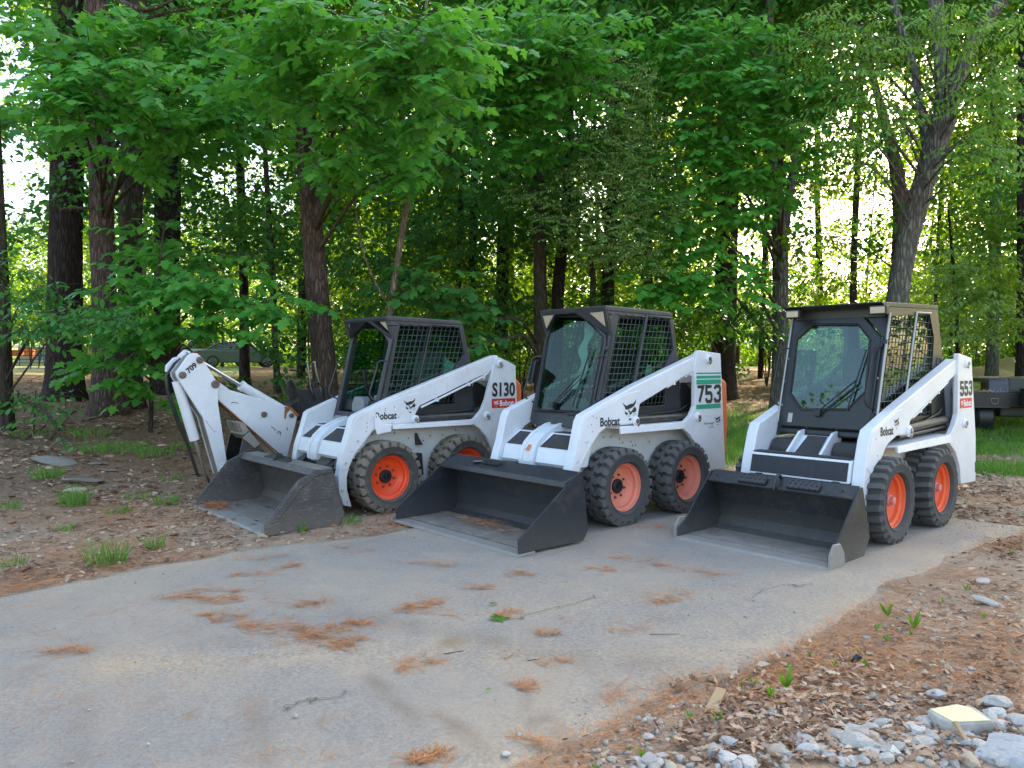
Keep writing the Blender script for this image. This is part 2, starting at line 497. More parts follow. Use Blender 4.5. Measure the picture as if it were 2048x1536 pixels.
M['bark_mid'] = bark('mid_bark', (.03, .022, .018), (.10, .075, .058), 10, .2)
M['twig'] = bark('twig_bark', (.06, .045, .035), (.20, .16, .12), 30)

def stone(name, a, b):
    m, t, o = newmat(name); v = coords(t)
    oi = N(t, 'ShaderNodeObjectInfo'); ge = N(t, 'ShaderNodeNewGeometry')
    f = math_(t, 'FRACT', math_(t, 'ADD', oi.outputs['Random'], ge.outputs['Random Per Island']))
    n = noise(t, v, 14, 6, .65); n2 = noise(t, v, 60, 4)
    c = mix(t, f, a, b); c = mix(t, ramp(t, n, [(.35, 0.0), (.75, .55)]), c, [x * .72 for x in a])
    c = mix(t, math_(t, 'MULTIPLY', ramp(t, noise(t, v, 5, 4), [(.5, 0), (.65, 1)]), .35), c, (.24, .17, .11))
    pbsdf(t, o, c, .85, 0, bump(t, math_(t, 'ADD', n, math_(t, 'MULTIPLY', n2, .4)), .5, .01), spec=.25)
    return m
M['stone'] = stone('grey_stone', (.40, .375, .345), (.66, .62, .57))
M['stone_tan'] = stone('tan_stone', (.46, .37, .27), (.62, .52, .41))
M['slab'] = stone('blue_grey_slab', (.34, .35, .37), (.46, .47, .48))
M['slate'] = stone('dark_slate', (.19, .165, .14), (.29, .26, .225))
M['dipper_in'] = paint('shaded_dirty_dipper_side', (.20, .185, .165), .6, (.12, .10, .08), .6)  # grey-brown holds both the dirt and the shade on this side
M['gravel'] = stone('gravel_stone', (.33, .28, .23), (.58, .52, .45))
M['yellow_paint'] = paint('pale_yellow_paint', (.72, .68, .38), .6, (.5, .47, .40), .35)
M['wood'] = paint('weathered_wood', (.40, .27, .15), .8, (.22, .14, .08), .5)

def ground_mat():
    m, t, o = newmat('ground_soil'); v = coords(t)
    big = noise(t, v, .35, 5, .6); mid = noise(t, v, 1.7, 6, .65); fine = noise(t, v, 22, 6, .7); vf = noise(t, v, 90, 3, .7)
    soil = mix(t, ramp(t, mid, [(.35, 0), (.68, 1)]), (.31, .225, .155), (.52, .41, .305))
    soil = mix(t, ramp(t, big, [(.46, 0), (.62, .85)]), soil, (.52, .27, .13))
    soil = mix(t, ramp(t, fine, [(.42, 0), (.75, .65)]), soil, (.58, .46, .35))
    soil = mix(t, ramp(t, vf, [(.36, .45), (.50, 0)]), soil, (.14, .10, .07))
    at_ = N(t, 'ShaderNodeAttribute', attribute_name='cover'); sp = N(t, 'ShaderNodeSeparateColor'); t.links.new(at_.outputs['Color'], sp.inputs[0])
    gmask = math_(t, 'MULTIPLY', sp.outputs[1], ramp(t, math_(t, 'ADD', math_(t, 'MULTIPLY', mid, .6), math_(t, 'MULTIPLY', fine, .4)), [(.36, 0.0), (.52, 1.0)]))
    grs = mix(t, fine, (.06, .14, .022), (.16, .28, .05))
    c = mix(t, gmask, soil, grs)
    lit = mix(t, ramp(t, fine, [(.35, 0), (.7, 1)]), (.11, .066, .042), (.33, .20, .12))
    c = mix(t, math_(t, 'MULTIPLY', sp.outputs[0], .85), c, lit)
    pbsdf(t, o, c, .95, 0, bump(t, math_(t, 'ADD', math_(t, 'ADD', fine, math_(t, 'MULTIPLY', vf, .5)), mid), .9, .03), spec=.15)
    return m
M['ground'] = ground_mat()
def asphalt_mat():
    m, t, o = newmat('asphalt'); v = coords(t)
    big = noise(t, v, .55, 5, .6); mid = noise(t, v, 2.4, 6, .65, .5); fine = ramp(t, noise(t, v, 48, 6, .8), [(.28, 0.0), (.72, 1.0)]); vf = noise(t, v, 130, 3, .75)
    str_ = noise(t, coords(t, (.7, .25, 1)), 2.2, 4, .6, .8)
    c = mix(t, fine, (0.210, 0.195, 0.179), (0.347, 0.312, 0.274))
    c = mix(t, ramp(t, big, [(.42, 0), (.66, .85)]), c, (0.399, 0.327, 0.249))
    c = mix(t, ramp(t, mid, [(.55, 0), (.78, .6)]), c, (0.440, 0.351, 0.258))
    c = mix(t, ramp(t, str_, [(.58, 0), (.72, .35)]), c, (0.399, 0.293, 0.208))
    c = mix(t, ramp(t, mid, [(.25, .35), (.42, 0)]), c, (0.199, 0.185, 0.170))
    c = mix(t, ramp(t, vf, [(.60, 0), (.70, .6)]), c, (0.482, 0.418, 0.340))
    c = mix(t, ramp(t, vf, [(.30, .6), (.42, 0)]), c, (0.073, 0.066, 0.059))
    gr = noise(t, v, 34, 3, .6); c = mix(t, ramp(t, gr, [(.30, .32), (.42, 0)]), c, (.15, .15, .155))
    at_ = N(t, 'ShaderNodeAttribute', attribute_name='cover'); sp = N(t, 'ShaderNodeSeparateColor'); t.links.new(at_.outputs['Color'], sp.inputs[0])
    sand = mix(t, fine, (0.377, 0.285, 0.192), (0.524, 0.407, 0.283))
    k = math_(t, 'MULTIPLY', sp.outputs[0], ramp(t, math_(t, 'ADD', math_(t, 'MULTIPLY', mid, .5), math_(t, 'MULTIPLY', fine, .5)), [(.40, .0), (.56, 1.0)]))
    c = mix(t, k, c, sand)
    c = mix(t, sp.outputs[1], c, (.20, .145, .10))
    c = mix(t, sp.outputs[2], c, (0.263, 0.180, 0.091))
    pbsdf(t, o, c, .86, 0, bump(t, math_(t, 'ADD', math_(t, 'MULTIPLY', fine, 1.0), math_(t, 'MULTIPLY', vf, .7)), .55, .006), spec=.3)
    return m
M['asphalt'] = asphalt_mat()
def flat(name, col, rough=.6, metal=0.0):
    m, t, o = newmat(name); n = noise(t, coords(t), 6, 4); c = mix(t, n, [x * .85 for x in col], [min(1, x * 1.12) for x in col])
    pbsdf(t, o, c, rough, metal); return m
M['car_dark'] = flat('dark_green_grey_car_paint', (.15, .18, .175), .22)
M['car_black'] = flat('black_car_paint', (.012, .012, .014), .2)
M['car_silver'] = flat('silver_car_paint', (.42, .43, .45), .25, .4)
M['tail'] = flat('tail_lamp', (.55, .02, .02), .25)
M['plate'] = flat('licence_plate', (.72, .72, .70), .5)
M['navy'] = flat('navy_checker_plate', (.05, .055, .085), .4, .3)
M['green_steel'] = flat('dark_green_steel', (.024, .030, .022), .45)
M['black_steel'] = flat('black_steel', (.013, .013, .014), .4)
M['blue'] = flat('blue_plastic', (.10, .28, .55), .5)
M['bright_orange'] = flat('orange_plastic', (.75, .16, .03), .5)
M['pale'] = flat('pale_wall', (.62, .62, .60), .7)
M['crack'] = flat('crack_dirt', (.15, .135, .115), .95)
M['path'] = flat('sandy_path', (.42, .30, .20), .95)
# ------------------------------------------------------------------ lettering and emblem
def text_mesh(name, s, x0, x1, z0, z1, y, mat, parent, bold=.0, depth=.002, shear=0.0, side='left', rot=0.0):
    """flat printed lettering fitted into a box on a side plane (reads from front to rear seen from +y)"""
    cu = bpy.data.curves.new(name, 'FONT'); cu.body = s; cu.offset = bold; cu.extrude = .0; cu.shear = shear; cu.resolution_u = 3
    ob = bpy.data.objects.new('tmp', cu); COL.objects.link(ob)
    dg = bpy.context.evaluated_depsgraph_get(); me0 = bpy.data.meshes.new_from_object(ob.evaluated_get(dg))
    bpy.data.objects.remove(ob); 
    n = len(me0.vertices); co = np.zeros(n * 3); me0.vertices.foreach_get('co', co); co = co.reshape(-1, 3)
    mn, mx_ = co[:, :2].min(0), co[:, :2].max(0)
    u = (co[:, 0] - mn[0]) / (mx_[0] - mn[0]); v = (co[:, 1] - mn[1]) / (mx_[1] - mn[1])
    F = [tuple(p.vertices) for p in me0.polygons]
    X = x0 + (x1 - x0) * u; Z = z0 + (z1 - z0) * v
    if rot:
        cxm, czm = (x0 + x1) / 2, (z0 + z1) / 2; c, s_ = math.cos(rot), math.sin(rot)
        X, Z = cxm + (X - cxm) * c - (Z - czm) * s_, czm + (X - cxm) * s_ + (Z - czm) * c
    m = MB(); m.add([(a, y, b) for a, b in zip(X, Z)], F)
    return m.build(name, mat, parent)
DIG = {'7': [[(0, 1), (1, 1), (.38, 0)]], '5': [[(1, 1), (.04, 1), (.04, .56), (.8, .56), (.97, .44), (.97, .14), (.8, 0), (.2, 0), (.03, .12), (.03, .24)]],
       '3': [[(.03, .80), (.03, .9), (.2, 1), (.8, 1), (.96, .88), (.96, .66), (.8, .54), (.4, .54)], [(.4, .54), (.8, .54), (.97, .42), (.97, .12), (.8, 0), (.2, 0), (.03, .12), (.03, .24)]]}
def block_number(name, s, x0, x1, z0, z1, y, mat, parent, wt=.2):
    m = MB(); n = len(s); cw = (x1 - x0) / (n + (n - 1) * .2); h = z1 - z0
    for i, ch in enumerate(s):
        bx = x0 + i * cw * 1.2
        for k, line in enumerate(DIG[ch]):
            tw = abs(cw) * wt; th = h * wt * .62
            P = [(bx + cw * (.11 + .78 * a), z0 + h * (.06 + .88 * b)) for a, b in line]
            # thick polyline with mitred joints
            L, Rr = [], []
            for j, p in enumerate(P):
                d0 = Vector(P[j]) - Vector(P[j - 1]) if j else Vector(P[1]) - Vector(P[0])
                d1 = Vector(P[j + 1]) - Vector(P[j]) if j < len(P) - 1 else d0
                n0 = Vector((-d0.y, d0.x)).normalized(); n1 = Vector((-d1.y, d1.x)).normalized()
                nn = (n0 + n1); nn = nn / max(.35, nn.dot(n0))
                hw = .5 * (tw * abs(nn.normalized().x) + th * abs(nn.normalized().y)) * nn.length
                nn = nn.normalized() * hw
                L.append((p[0] + nn.x, p[1] + nn.y)); Rr.append((p[0] - nn.x, p[1] - nn.y))
            V = [(a, y + .0004 * k, b) for a, b in L + Rr]; q = len(P)
            m.add(V, [(j, j + 1, q + j + 1, q + j) for j in range(q - 1)])
    return m.build(name, mat, parent, recalc=False)
EMB = [[(305, 495), (400, 600), (450, 640), (505, 645), (545, 610), (640, 570), (740, 565), (820, 470), (865, 360), (862, 500), (822, 620), (760, 700), (660, 770), (570, 800), (548, 830), (430, 815), (400, 700), (345, 590)],
       [(820, 700), (870, 780), (892, 870), (850, 940), (830, 962), (705, 968), (690, 1020), (650, 1052), (592, 1050), (590, 1000), (640, 965), (560, 950), (556, 832), (585, 828), (602, 890), (640, 922), (690, 900), (730, 830), (742, 790)],
       [(405, 850), (440, 940), (505, 962), (532, 1000), (508, 1062), (460, 1062), (405, 985)],
       [(575, 1230), (672, 1220), (672, 1310), (575, 1310)],
       [(740, 1058), (752, 1050), (815, 1155), (805, 1160)], [(770, 1012), (780, 1004), (872, 1095), (864, 1102)], [(800, 982), (806, 974), (902, 1042), (896, 1050)],
       [(505, 1105), (545, 1105), (545, 1135), (520, 1138)], [(592, 1095), (625, 1100), (615, 1135), (595, 1130)]]
def emblem(x0, x1, z0, z1, y, mat, parent, simple=False):
    m = MB()
    for i, P in enumerate(EMB[:4] if simple else EMB):
        Q = [(x0 + (x1 - x0) * (a - 300) / 600, z0 + (z1 - z0) * (1310 - b) / 960) for a, b in P]
        tri = tessellate_polygon([[Vector((a, b, 0)) for a, b in Q]])
        m.add([(a, y, b) for a, b in Q], tri)
    return m.build('emblem', mat, parent)
def plate(name, x0, x1, z0, z1, y, mat, parent, t=.002):
    m = MB(); m.b2((x0, y - t, z0), (x1, y, z1)); return m.build(name, mat, parent)

# ------------------------------------------------------------------ wheels
def tyre_mesh(style):
    m = MB()
    half = .13
    prof = [(.212, -.105), (.222, -.118), (.265, -half), (.300, -.128), (.318, -.112), (.322, 0), (.318, .112), (.300, .128), (.292, .134), (.284, .131), (.262, half), (.240, .124), (.236, .129), (.228, .127), (.222, .118), (.212, .105), (.205, .06), (.205, -.06)]
    m.lathe(prof, 'y', seg=48, closed=True)
    n = 22 if style != 'bar' else 24
    m.mi = 1
    for sgn in (1, -1):
        for k in range(n):
            a = 2 * math.pi * (k + (.5 if sgn < 0 else 0)) / n
            st = 2 * math.pi / n
            if style == 'bar':
                rows = [(.008, .0, .42), (.06, .10, .46), (.117, .18, .50)]
            else:
                rows = [(-.012, .55, .50), (.045, .10, .52), (.085, .34, .60), (.120, .16, .64)]
            V = []
            for yy, ph, wd in rows:
                rt = .345 if yy < .1 else .340
                rb = .315 if yy < .1 else .312
                for r, wq in ((rb, wd + .1), (rt, wd)):
                    for q in (-.5, .5):
                        an = a + st * (ph + q * wq)
                        V.append((r * math.cos(an), sgn * yy, r * math.sin(an)))
            # shoulder tail running down the sidewall
            yy, ph, wd = rows[-1]
            for r, wq in ((.286, wd * .9), (.302, wd * .8)):
                for q in (-.5, .5):
                    an = a + st * (ph + q * wq)
                    V.append((r * math.cos(an), sgn * (.129 if r < .29 else .134), r * math.sin(an)))
            F = []
            nr = len(rows) + 1
            for i in range(nr - 1):
                b0, b1 = i * 4, (i + 1) * 4
                for p, q in ((2, 3), (3, 1), (0, 2)):
                    f = (b0 + p, b0 + q, b1 + q, b1 + p)
                    F.append(f if sgn > 0 else f[::-1])
            f = (0, 1, 3, 2); F.append(f if sgn > 0 else f[::-1])
            e = (nr - 1) * 4; f = (e, e + 2, e + 3, e + 1); F.append(f if sgn > 0 else f[::-1])
            m.add(V, F)
    me = m.mesh('tyre', [M['tyre'], M['lug_grey']], 38)
    bm = bmesh.new(); bm.from_mesh(me); bmesh.ops.recalc_face_normals(bm, faces=bm.faces); bm.to_mesh(me); bm.free()
    return me
TYRE = {'lug': tyre_mesh('lug'), 'bar': tyre_mesh('bar')}
def rim_mesh(dish):
    m = MB()
    prof = [(.226, .118), (.228, .108), (.216, .100), (.206, .092), (.202, .070), (.186, .058), (.182, .030), (.168, .018), (.160, dish + .012), (.140, dish), (.060, dish), (.0005, dish)]
    m.lathe(prof, 'y', seg=48)
    m.lathe([(.205, .07), (.205, -.09), (.216, -.105), (.0005, -.06)], 'y', seg=32)
    return m.mesh('rim', M['rim_red'], 40)
RIMS = {d: rim_mesh(d) for d in (-.005, -.035)}
def wheel(parent, x, y, side, zc, style, tyre_mat, rim_mat, hub, rz=0.0, ntmpl=8, dish=-.005):
    """side +1: outer face towards +y"""
    wroot = empty('wheel', (x, y, zc), 0, parent)
    if side < 0: wroot.rotation_euler = (0, 0, math.pi)
    t = link_mesh('tyre', TYRE[style].copy(), wroot); t.data.materials[0] = M[tyre_mat]; t.data.materials[1] = M['lug_tan' if tyre_mat == 'tyre_tan' else 'lug_grey']
    t.rotation_euler = (0, rz, 0)
    r = link_mesh('rim', RIMS[dish].copy(), wroot); r.data.materials.clear(); r.data.materials.append(M[rim_mat])
    if side < 0: return wroot
    if hub == 'cap':
        h = MB(); h.lathe([(.064, dish), (.064, dish + .020), (.056, dish + .028), (.034, dish + .029), (.032, dish + .018), (.018, dish + .018), (.016, dish + .034), (.0005, dish + .036)], 'y', seg=28)
        h.build('hub_cap', M['black'], wroot, smooth=35)
    else:
        h = MB(); h.lathe([(.072, dish), (.070, dish + .016), (.056, dish + .018), (.055, dish + .040), (.047, dish + .043), (.045, dish + .066), (.034, dish + .070), (.031, dish + .098), (.0005, dish + .102)], 'y', seg=20)
        h.build('hub_cap', M['hub_pink'], wroot, smooth=35)
    nm = MB(); nm.lathe([(.0125, 0), (.0125, .004), (.0095, .004), (.0095, .016), (.0005, .018)], 'y', seg=8)
    me = nm.mesh('wheel_nut', M['pin'], 30)
    for k in range(ntmpl):
        a = 2 * math.pi * (k + .3) / ntmpl
        rr = .100 if hub == 'cap' else .094
        link_mesh('wheel_nut', me, wroot, loc=(rr * math.cos(a), dish, rr * math.sin(a)))
    v = MB(); v.tube([(.13, .03, .12), (.128, .062, .118)], .007, 8); v.box((.125, .045, .125), (.03, .03, .02)); v.build('valve', M[rim_mat], wroot)
    return wroot

# ------------------------------------------------------------------ wire guard clipped to a polygon
def clip_scan(poly, val, axis):
    xs = []
    for i in range(len(poly)):
        a, b = poly[i], poly[(i + 1) % len(poly)]
        if (a[axis] - val) * (b[axis] - val) < 0:
            t = (val - a[axis]) / (b[axis] - a[axis]); xs.append(a[1 - axis] + t * (b[1 - axis] - a[1 - axis]))
    return sorted(xs)
def guard(poly, y, r, dx, dz, parent, mat, mapf=None, slant=0.0):
    m = MB()
    xs = [p[0] for p in poly]; zs = [p[1] for p in poly]
    sh = [(p[0] - slant * p[1], p[1]) for p in poly]
    v = min(p[0] for p in sh) + dx * .5
    while v < max(p[0] for p in sh):
        zz = clip_scan(sh, v, 0)
        for a, b in zip(zz[::2], zz[1::2]):
            if b - a > .01: m.tube([(v + slant * a, y, a), (v + slant * b, y, b)], r, 4, False)
        v += dx
    v = min(zs) + dz * .5
    while v < max(zs):
        xx = clip_scan(poly, v, 1)
        for a, b in zip(xx[::2], xx[1::2]):
            if b - a > .01: m.tube([(a, y + r * 1.2, v), (b, y + r * 1.2, v)], r, 4, False)
        v += dz
    if mapf: m.map(mapf)
    return m.build('window_guard', mat, parent, kind='stuff')

def offset_poly(P, d):
    """shrink a polygon by d (positive = inward) with mitred corners"""
    n = len(P); A = sum(P[i][0] * P[(i + 1) % n][1] - P[(i + 1) % n][0] * P[i][1] for i in range(n))
    s = 1 if A > 0 else -1; out = []
    for i in range(n):
        a, b, c = Vector(P[i - 1]), Vector(P[i]), Vector(P[(i + 1) % n])
        d0, d1 = (b - a).normalized(), (c - b).normalized()
        n0 = Vector((-d0.y, d0.x)) * s; n1 = Vector((-d1.y, d1.x)) * s
        k = n0 + n1; k = k / max(.3, k.dot(n0)); out.append((b.x + k.x * d, b.y + k.y * d))
    return out
def round_poly(P, r, n=4):
    out = []; L = len(P)
    for i in range(L):
        a, b, c = Vector(P[i - 1]), Vector(P[i]), Vector(P[(i + 1) % L])
        rr = min(r, (a - b).length * .45, (c - b).length * .45)
        p0 = b + (a - b).normalized() * rr; p1 = b + (c - b).normalized() * rr
        for k in range(n + 1):
            t = k / n; q = p0 * (1 - t) ** 2 + b * 2 * t * (1 - t) + p1 * t * t; out.append((q.x, q.y))
    return out

# ------------------------------------------------------------------ skid steer loaders
def loader(S):
    yaw = R(S['yaw']); rz = math.atan2(-math.cos(yaw), -math.sin(yaw))
    root = empty('skid_steer_loader', (S['o'][0], S['o'][1], S.get('z', 0)), rz)
    tag(root, S['label'], 'skid steer loader', 'loaders parked side by side on the driveway')
    W = M[S['white']]; K = M[S['cab']]
    YA0, YA1, YT0, YT1 = .432, S.get("ya", .53), S.get("yt", .55) - .045, S.get("yt", .55)
    # --- body: hull between the wheels, belly, engine box
    b = MB(); b.prism(S['hull'], -.37, .37, 'y')
    body = b.build('body', M['hull'], root, bevel=.008)
    e = MB(); e.b2((-1.56, -.36, .45), (-.98, .36, 1.24)); e.build('engine_box', M['black'], body, bevel=.01)
    e = MB()
    for (hx, hz) in S['holes']:
        e.lathe([(.0005, 0), (.008, 0)], 'y', (hx, .3725, hz), 10)
    e.build('bolt_hole', M['black'], body, kind='stuff')
    # axle tubes
    a = MB()
    for ax in (S.get('fx0', 0), S['wb']): a.cyl((ax, -.42, .34), (ax, .42, .34), .075, seg=14)
    a.build('axle', M['black'], root)
    for sg in (1, -1):
        mir = (lambda m: m) if sg > 0 else (lambda m: m.mirror_y())
        # fender rail
        m = MB(); (x0, zt0, zb0), (x1, zt1, zb1), nose = S['rail']
        V = []
        for x, zt, zb in ((x0 + nose, zt0, zb0), (x1, zt1, zb1)):
            V += [(x, .36, zt), (x, .555, zt - .004), (x, .562, zb), (x, .540, zb), (x, .535, zt - .02), (x, .36, zt - .02)]
        V[0] = (x0 + .17, .36, zt0)
        V[5] = (x0 + .17, .36, zt0 - .02)
        F = [(i, (i + 1) % 6, 6 + (i + 1) % 6, 6 + i) for i in range(6)] + [(5, 4, 3, 2, 1, 0), (6, 7, 8, 9, 10, 11)]
        m.add(V, F); mir(m).build('fender_rail', W, root, bevel=.004, recalc=True)
        # upright tower plates
        m = MB(); m.prism(S['tower'], YT0, YT1, 'y')
        tower = mir(m).build('upright', W, root, bevel=.006)
        m = MB(); m.prism(S['inner'], .33, .36, 'y', holes=[S['vent']])
        m.b2((S['rear'] + .0, .34, .42), (S['rear'] + .04, YT0 - .002, S['tower_top'] - .12))
        mir(m).build('inner_plate', W, tower, bevel=.004)
        m = MB(); m.prism(offset_poly(S['vent'], -.01), .315, .32, 'y'); mir(m).build('screen', M['black'], tower)
        g = guard(S['vent'], .335, .003, .045, .05, tower, M['bare'], slant=.3)
        if sg < 0: g.data.transform(Matrix.Scale(-1, 4, (0, 1, 0)))
        # lift arm
        m = MB(); m.prism(S['arm'], YA0, YA1, 'y')
        arm = mir(m).build('lift_arm', W, root, bevel=.010, segs=3)
        m = MB(); m.prism(S['armplate'], YA1 - .002, YA1 + .005, 'y')
        mir(m).build('arm_plate', W, arm, bevel=.004)
        # pins and bosses
        for i, (px, pz, pr, yb) in enumerate(S['pins']):
            m = MB(); m.lathe([(pr, 0), (pr, .012), (pr * .78, .016), (pr * .62, .030), (pr * .55, .030), (pr * .52, .022), (.0005, .022)], 'y', (px, yb, pz), 20)
            par = tower if i < 2 else arm
            q = mir(m).build('pivot_pin', W, par, smooth=35)
            m = MB(); m.lathe([(pr * .48, .018), (pr * .48, .036), (pr * .3, .040), (.0005, .040)], 'y', (px, yb, pz), 6)
            m.box((px - pr * .6, yb + .018, pz - pr * .7), (pr * .9, .012, pr * .35), Matrix.Rotation(R(55), 3, 'Y'))
            mir(m).build('bolt', M[S.get('bolt', 'pin')], par)
        for (hx, hz) in S['armholes']:
            m = MB(); m.lathe([(.017, 0), (.017, .007), (.009, .008), (.009, .001), (.0005, .001)], 'y', (hx, YA1 + .004, hz), 14)
            mir(m).build('boss', W, arm, smooth=35)
        m = MB()
        for (hx, hz) in S['dots']: m.lathe([(.0055, .0), (.0055, .0008), (.0005, .0008)], 'y', (hx, YA1 + .005, hz), 8)
        mir(m).build('rivet', M['cab_grey'], arm, kind='stuff')
        # lift cylinder with hose
        (ax, az), (bx, bz) = S['cyl']
        m = MB(); m.cyl((ax, .455, az), (ax + (bx - ax) * .16, .455, az + (bz - az) * .16), .022, seg=12)
        cyl = mir(m).build('lift_cylinder', M['chrome'], root, smooth=40)
        m = MB(); m.cyl((ax + (bx - ax) * .06, .455, az + (bz - az) * .06), (bx, .455, bz), .038, seg=16)
        m.cyl((ax + (bx - ax) * .06, .455, az + (bz - az) * .06), (ax + (bx - ax) * .1, .455, az + (bz - az) * .1), .044, seg=16)
        m.cyl((ax - .0, .455, az - .055), (bx, .455, bz - .065), .017, seg=10)
        mir(m).build('cylinder_barrel', M['hyd'], cyl, smooth=40)
        m = MB(); m.tube([(ax - .05, .44, az + .05), (ax - .22, .44, az + .035), (ax - .36, .45, az + .045), (ax - .6, .45, az + .052), (bx + .12, .44, bz + .065), (bx, .42, bz + .10)], .009, 8)
        mir(m).build('hose', M['black'], cyl, smooth=40)
    # hydraulic pipe under the near arm
    m = MB(); m.tube(S['pipe'], .011, 8)
    for f in (.25, .5, .8):
        i = int(f * (len(S['pipe']) - 1)); p = S['pipe'][i]; m.box((p[0], p[1], p[2]), (.03, .03, .035))
    m.build('hydraulic_pipe', W, root, smooth=40)
    # rear door
    m = MB(); m.prism(S['tail'], -.40, .40, 'y')
    td = m.build('tailgate', M[S['tailmat']], root, bevel=.03, segs=4)
    # --- cross member between the arms
    S['cross'](root, S, W)
    # --- cab
    cabin(root, S, K)
    # --- wheels
    z = .338
    for ax, r1 in ((S.get("fx0", 0), .1), (S["wb"], .9)):
        wheel(root, ax, .515, 1, z, S['tread'], S['tyre'], S['rim'], S['hub'], r1, S['nuts'], S.get('dish', -.005))
        wheel(root, ax, -.515, -1, z, S['tread'], S['tyre'], S['rim'], S['hub'], r1, S['nuts'])
    # --- bucket
    bucket(root, S)
    S['decals'](root, S)
    return root

def cross_steps(root, S, W):
    fx = S['crossx']            # front face x at z = .66
    b = MB()
    prof = [(fx + .038, .545), (fx + .02, .545), (fx + .01, .52), (fx - .22, .52), (fx - .30, .80), (fx - .17, .80), (fx + .0, .672), (fx + .006, .655)]
    for y0, y1 in ((-.428, -.150), (.022, .428)): b.prism(prof, y0, y1, 'y')
    cr = b.build('cross_member', W, root, bevel=.012, segs=3)
    for y0, y1 in ((-.405, -.165), (.045, .405)):
        g = MB(); V = []
        for x, z in ((fx - .012, .684), (fx - .158, .794)):
            V += [(x, y0 + (.0), z), (x, y1, z)]
        V = [(fx - .010, y0, .6815), (fx - .010, y1, .6815), (fx - .150, y1 - .03, .7865), (fx - .150, y0 + .03, .7865)]
        nrm = Vector((.62, 0, .78)) * .004
        g.add([(x + nrm.x, y, z + nrm.z) for x, y, z in V] + V, [(0, 1, 2, 3), (7, 6, 5, 4), (0, 4, 5, 1), (1, 5, 6, 2), (2, 6, 7, 3), (3, 7, 4, 0)])
        g.b2((fx - .29, y0 + .02, .8005), (fx - .17, y1 - .02, .806))
        g.build('grip_pad', M['grip'], cr)
    # centre chute: two ribs with a sunken web
    rib = [(fx + .035, .475), (fx + .058, .49), (fx + .062, .56), (fx + .045, .64), (fx, .715), (fx - .10, .80), (fx - .26, .865), (fx - .46, .905), (fx - .50, .905), (fx - .50, .84), (fx - .30, .79), (fx - .12, .72), (fx - .03, .64), (fx, .56), (fx + .0, .50)]
    c = MB(); c.prism(rib, -.168, -.128, 'y'); c.prism(rib, -.022, .018, 'y')
    web = [(x - .014, z - .012) for x, z in rib]
    c.prism(web, -.129, -.021, 'y')
    ch = c.build('chute_cover', W, cr, bevel=.006)
    c = MB(); c.b2((fx - .45, -.30, .70), (fx - .30, .36, .80)); c.prism([(fx - .60, .95), (fx - .50, .90), (fx - .30, .815), (fx - .30, .78), (fx - .60, .78)], .14, .30, 'y')
    c.prism([(fx - .60, .92), (fx - .42, .84), (fx - .36, .80), (fx - .60, .78)], -.36, -.22, 'y')
    c.build('pedal_cover', W, cr, bevel=.008)
    c = MB(); c.lathe([(.030, 0), (.030, .02), (.018, .022), (.0005, .022)], 'y', (fx - .34, .141, .86), 14); c.map(lambda x, y, z: (x, y, z)); c.build('pivot_bolt', M['pin'], cr)
    # tilt cylinders down to the bucket, dark underside
    c = MB()
    for y in (-.30, .22):
        c = MB(); c.cyl((fx - .05, y, .54), (fx + .16, y, .34), .03, seg=12); c.build('tilt_cylinder', M['hyd'], root, smooth=40)
    c = MB(); c.b2((fx - .02, -.42, .18), (fx + .10, .42, .42)); c.prism([(fx + .02, .5), (fx + .13, .42), (fx + .2, .2), (fx + .1, .2)], .30, .36, 'y'); c.prism([(fx + .02, .5), (fx + .13, .42), (fx + .2, .2), (fx + .1, .2)], -.36, -.30, 'y')
    c.build('quick_coupler', M['black'], root, bevel=.008)
    # small warning decals
    if S.get('warn'):
        c = MB()
        V = [(fx - .03, .0, 0)]
        c.add([(fx + .030, -.105, .640), (fx + .030, -.055, .640), (fx - .008, -.060, .690), (fx - .008, -.100, .690)], [(0, 1, 2, 3)])
        c.map(lambda x, y, z: (x + .0035, y, z + .003))
        c.build('warning_label', M['decal_orange'], cr)

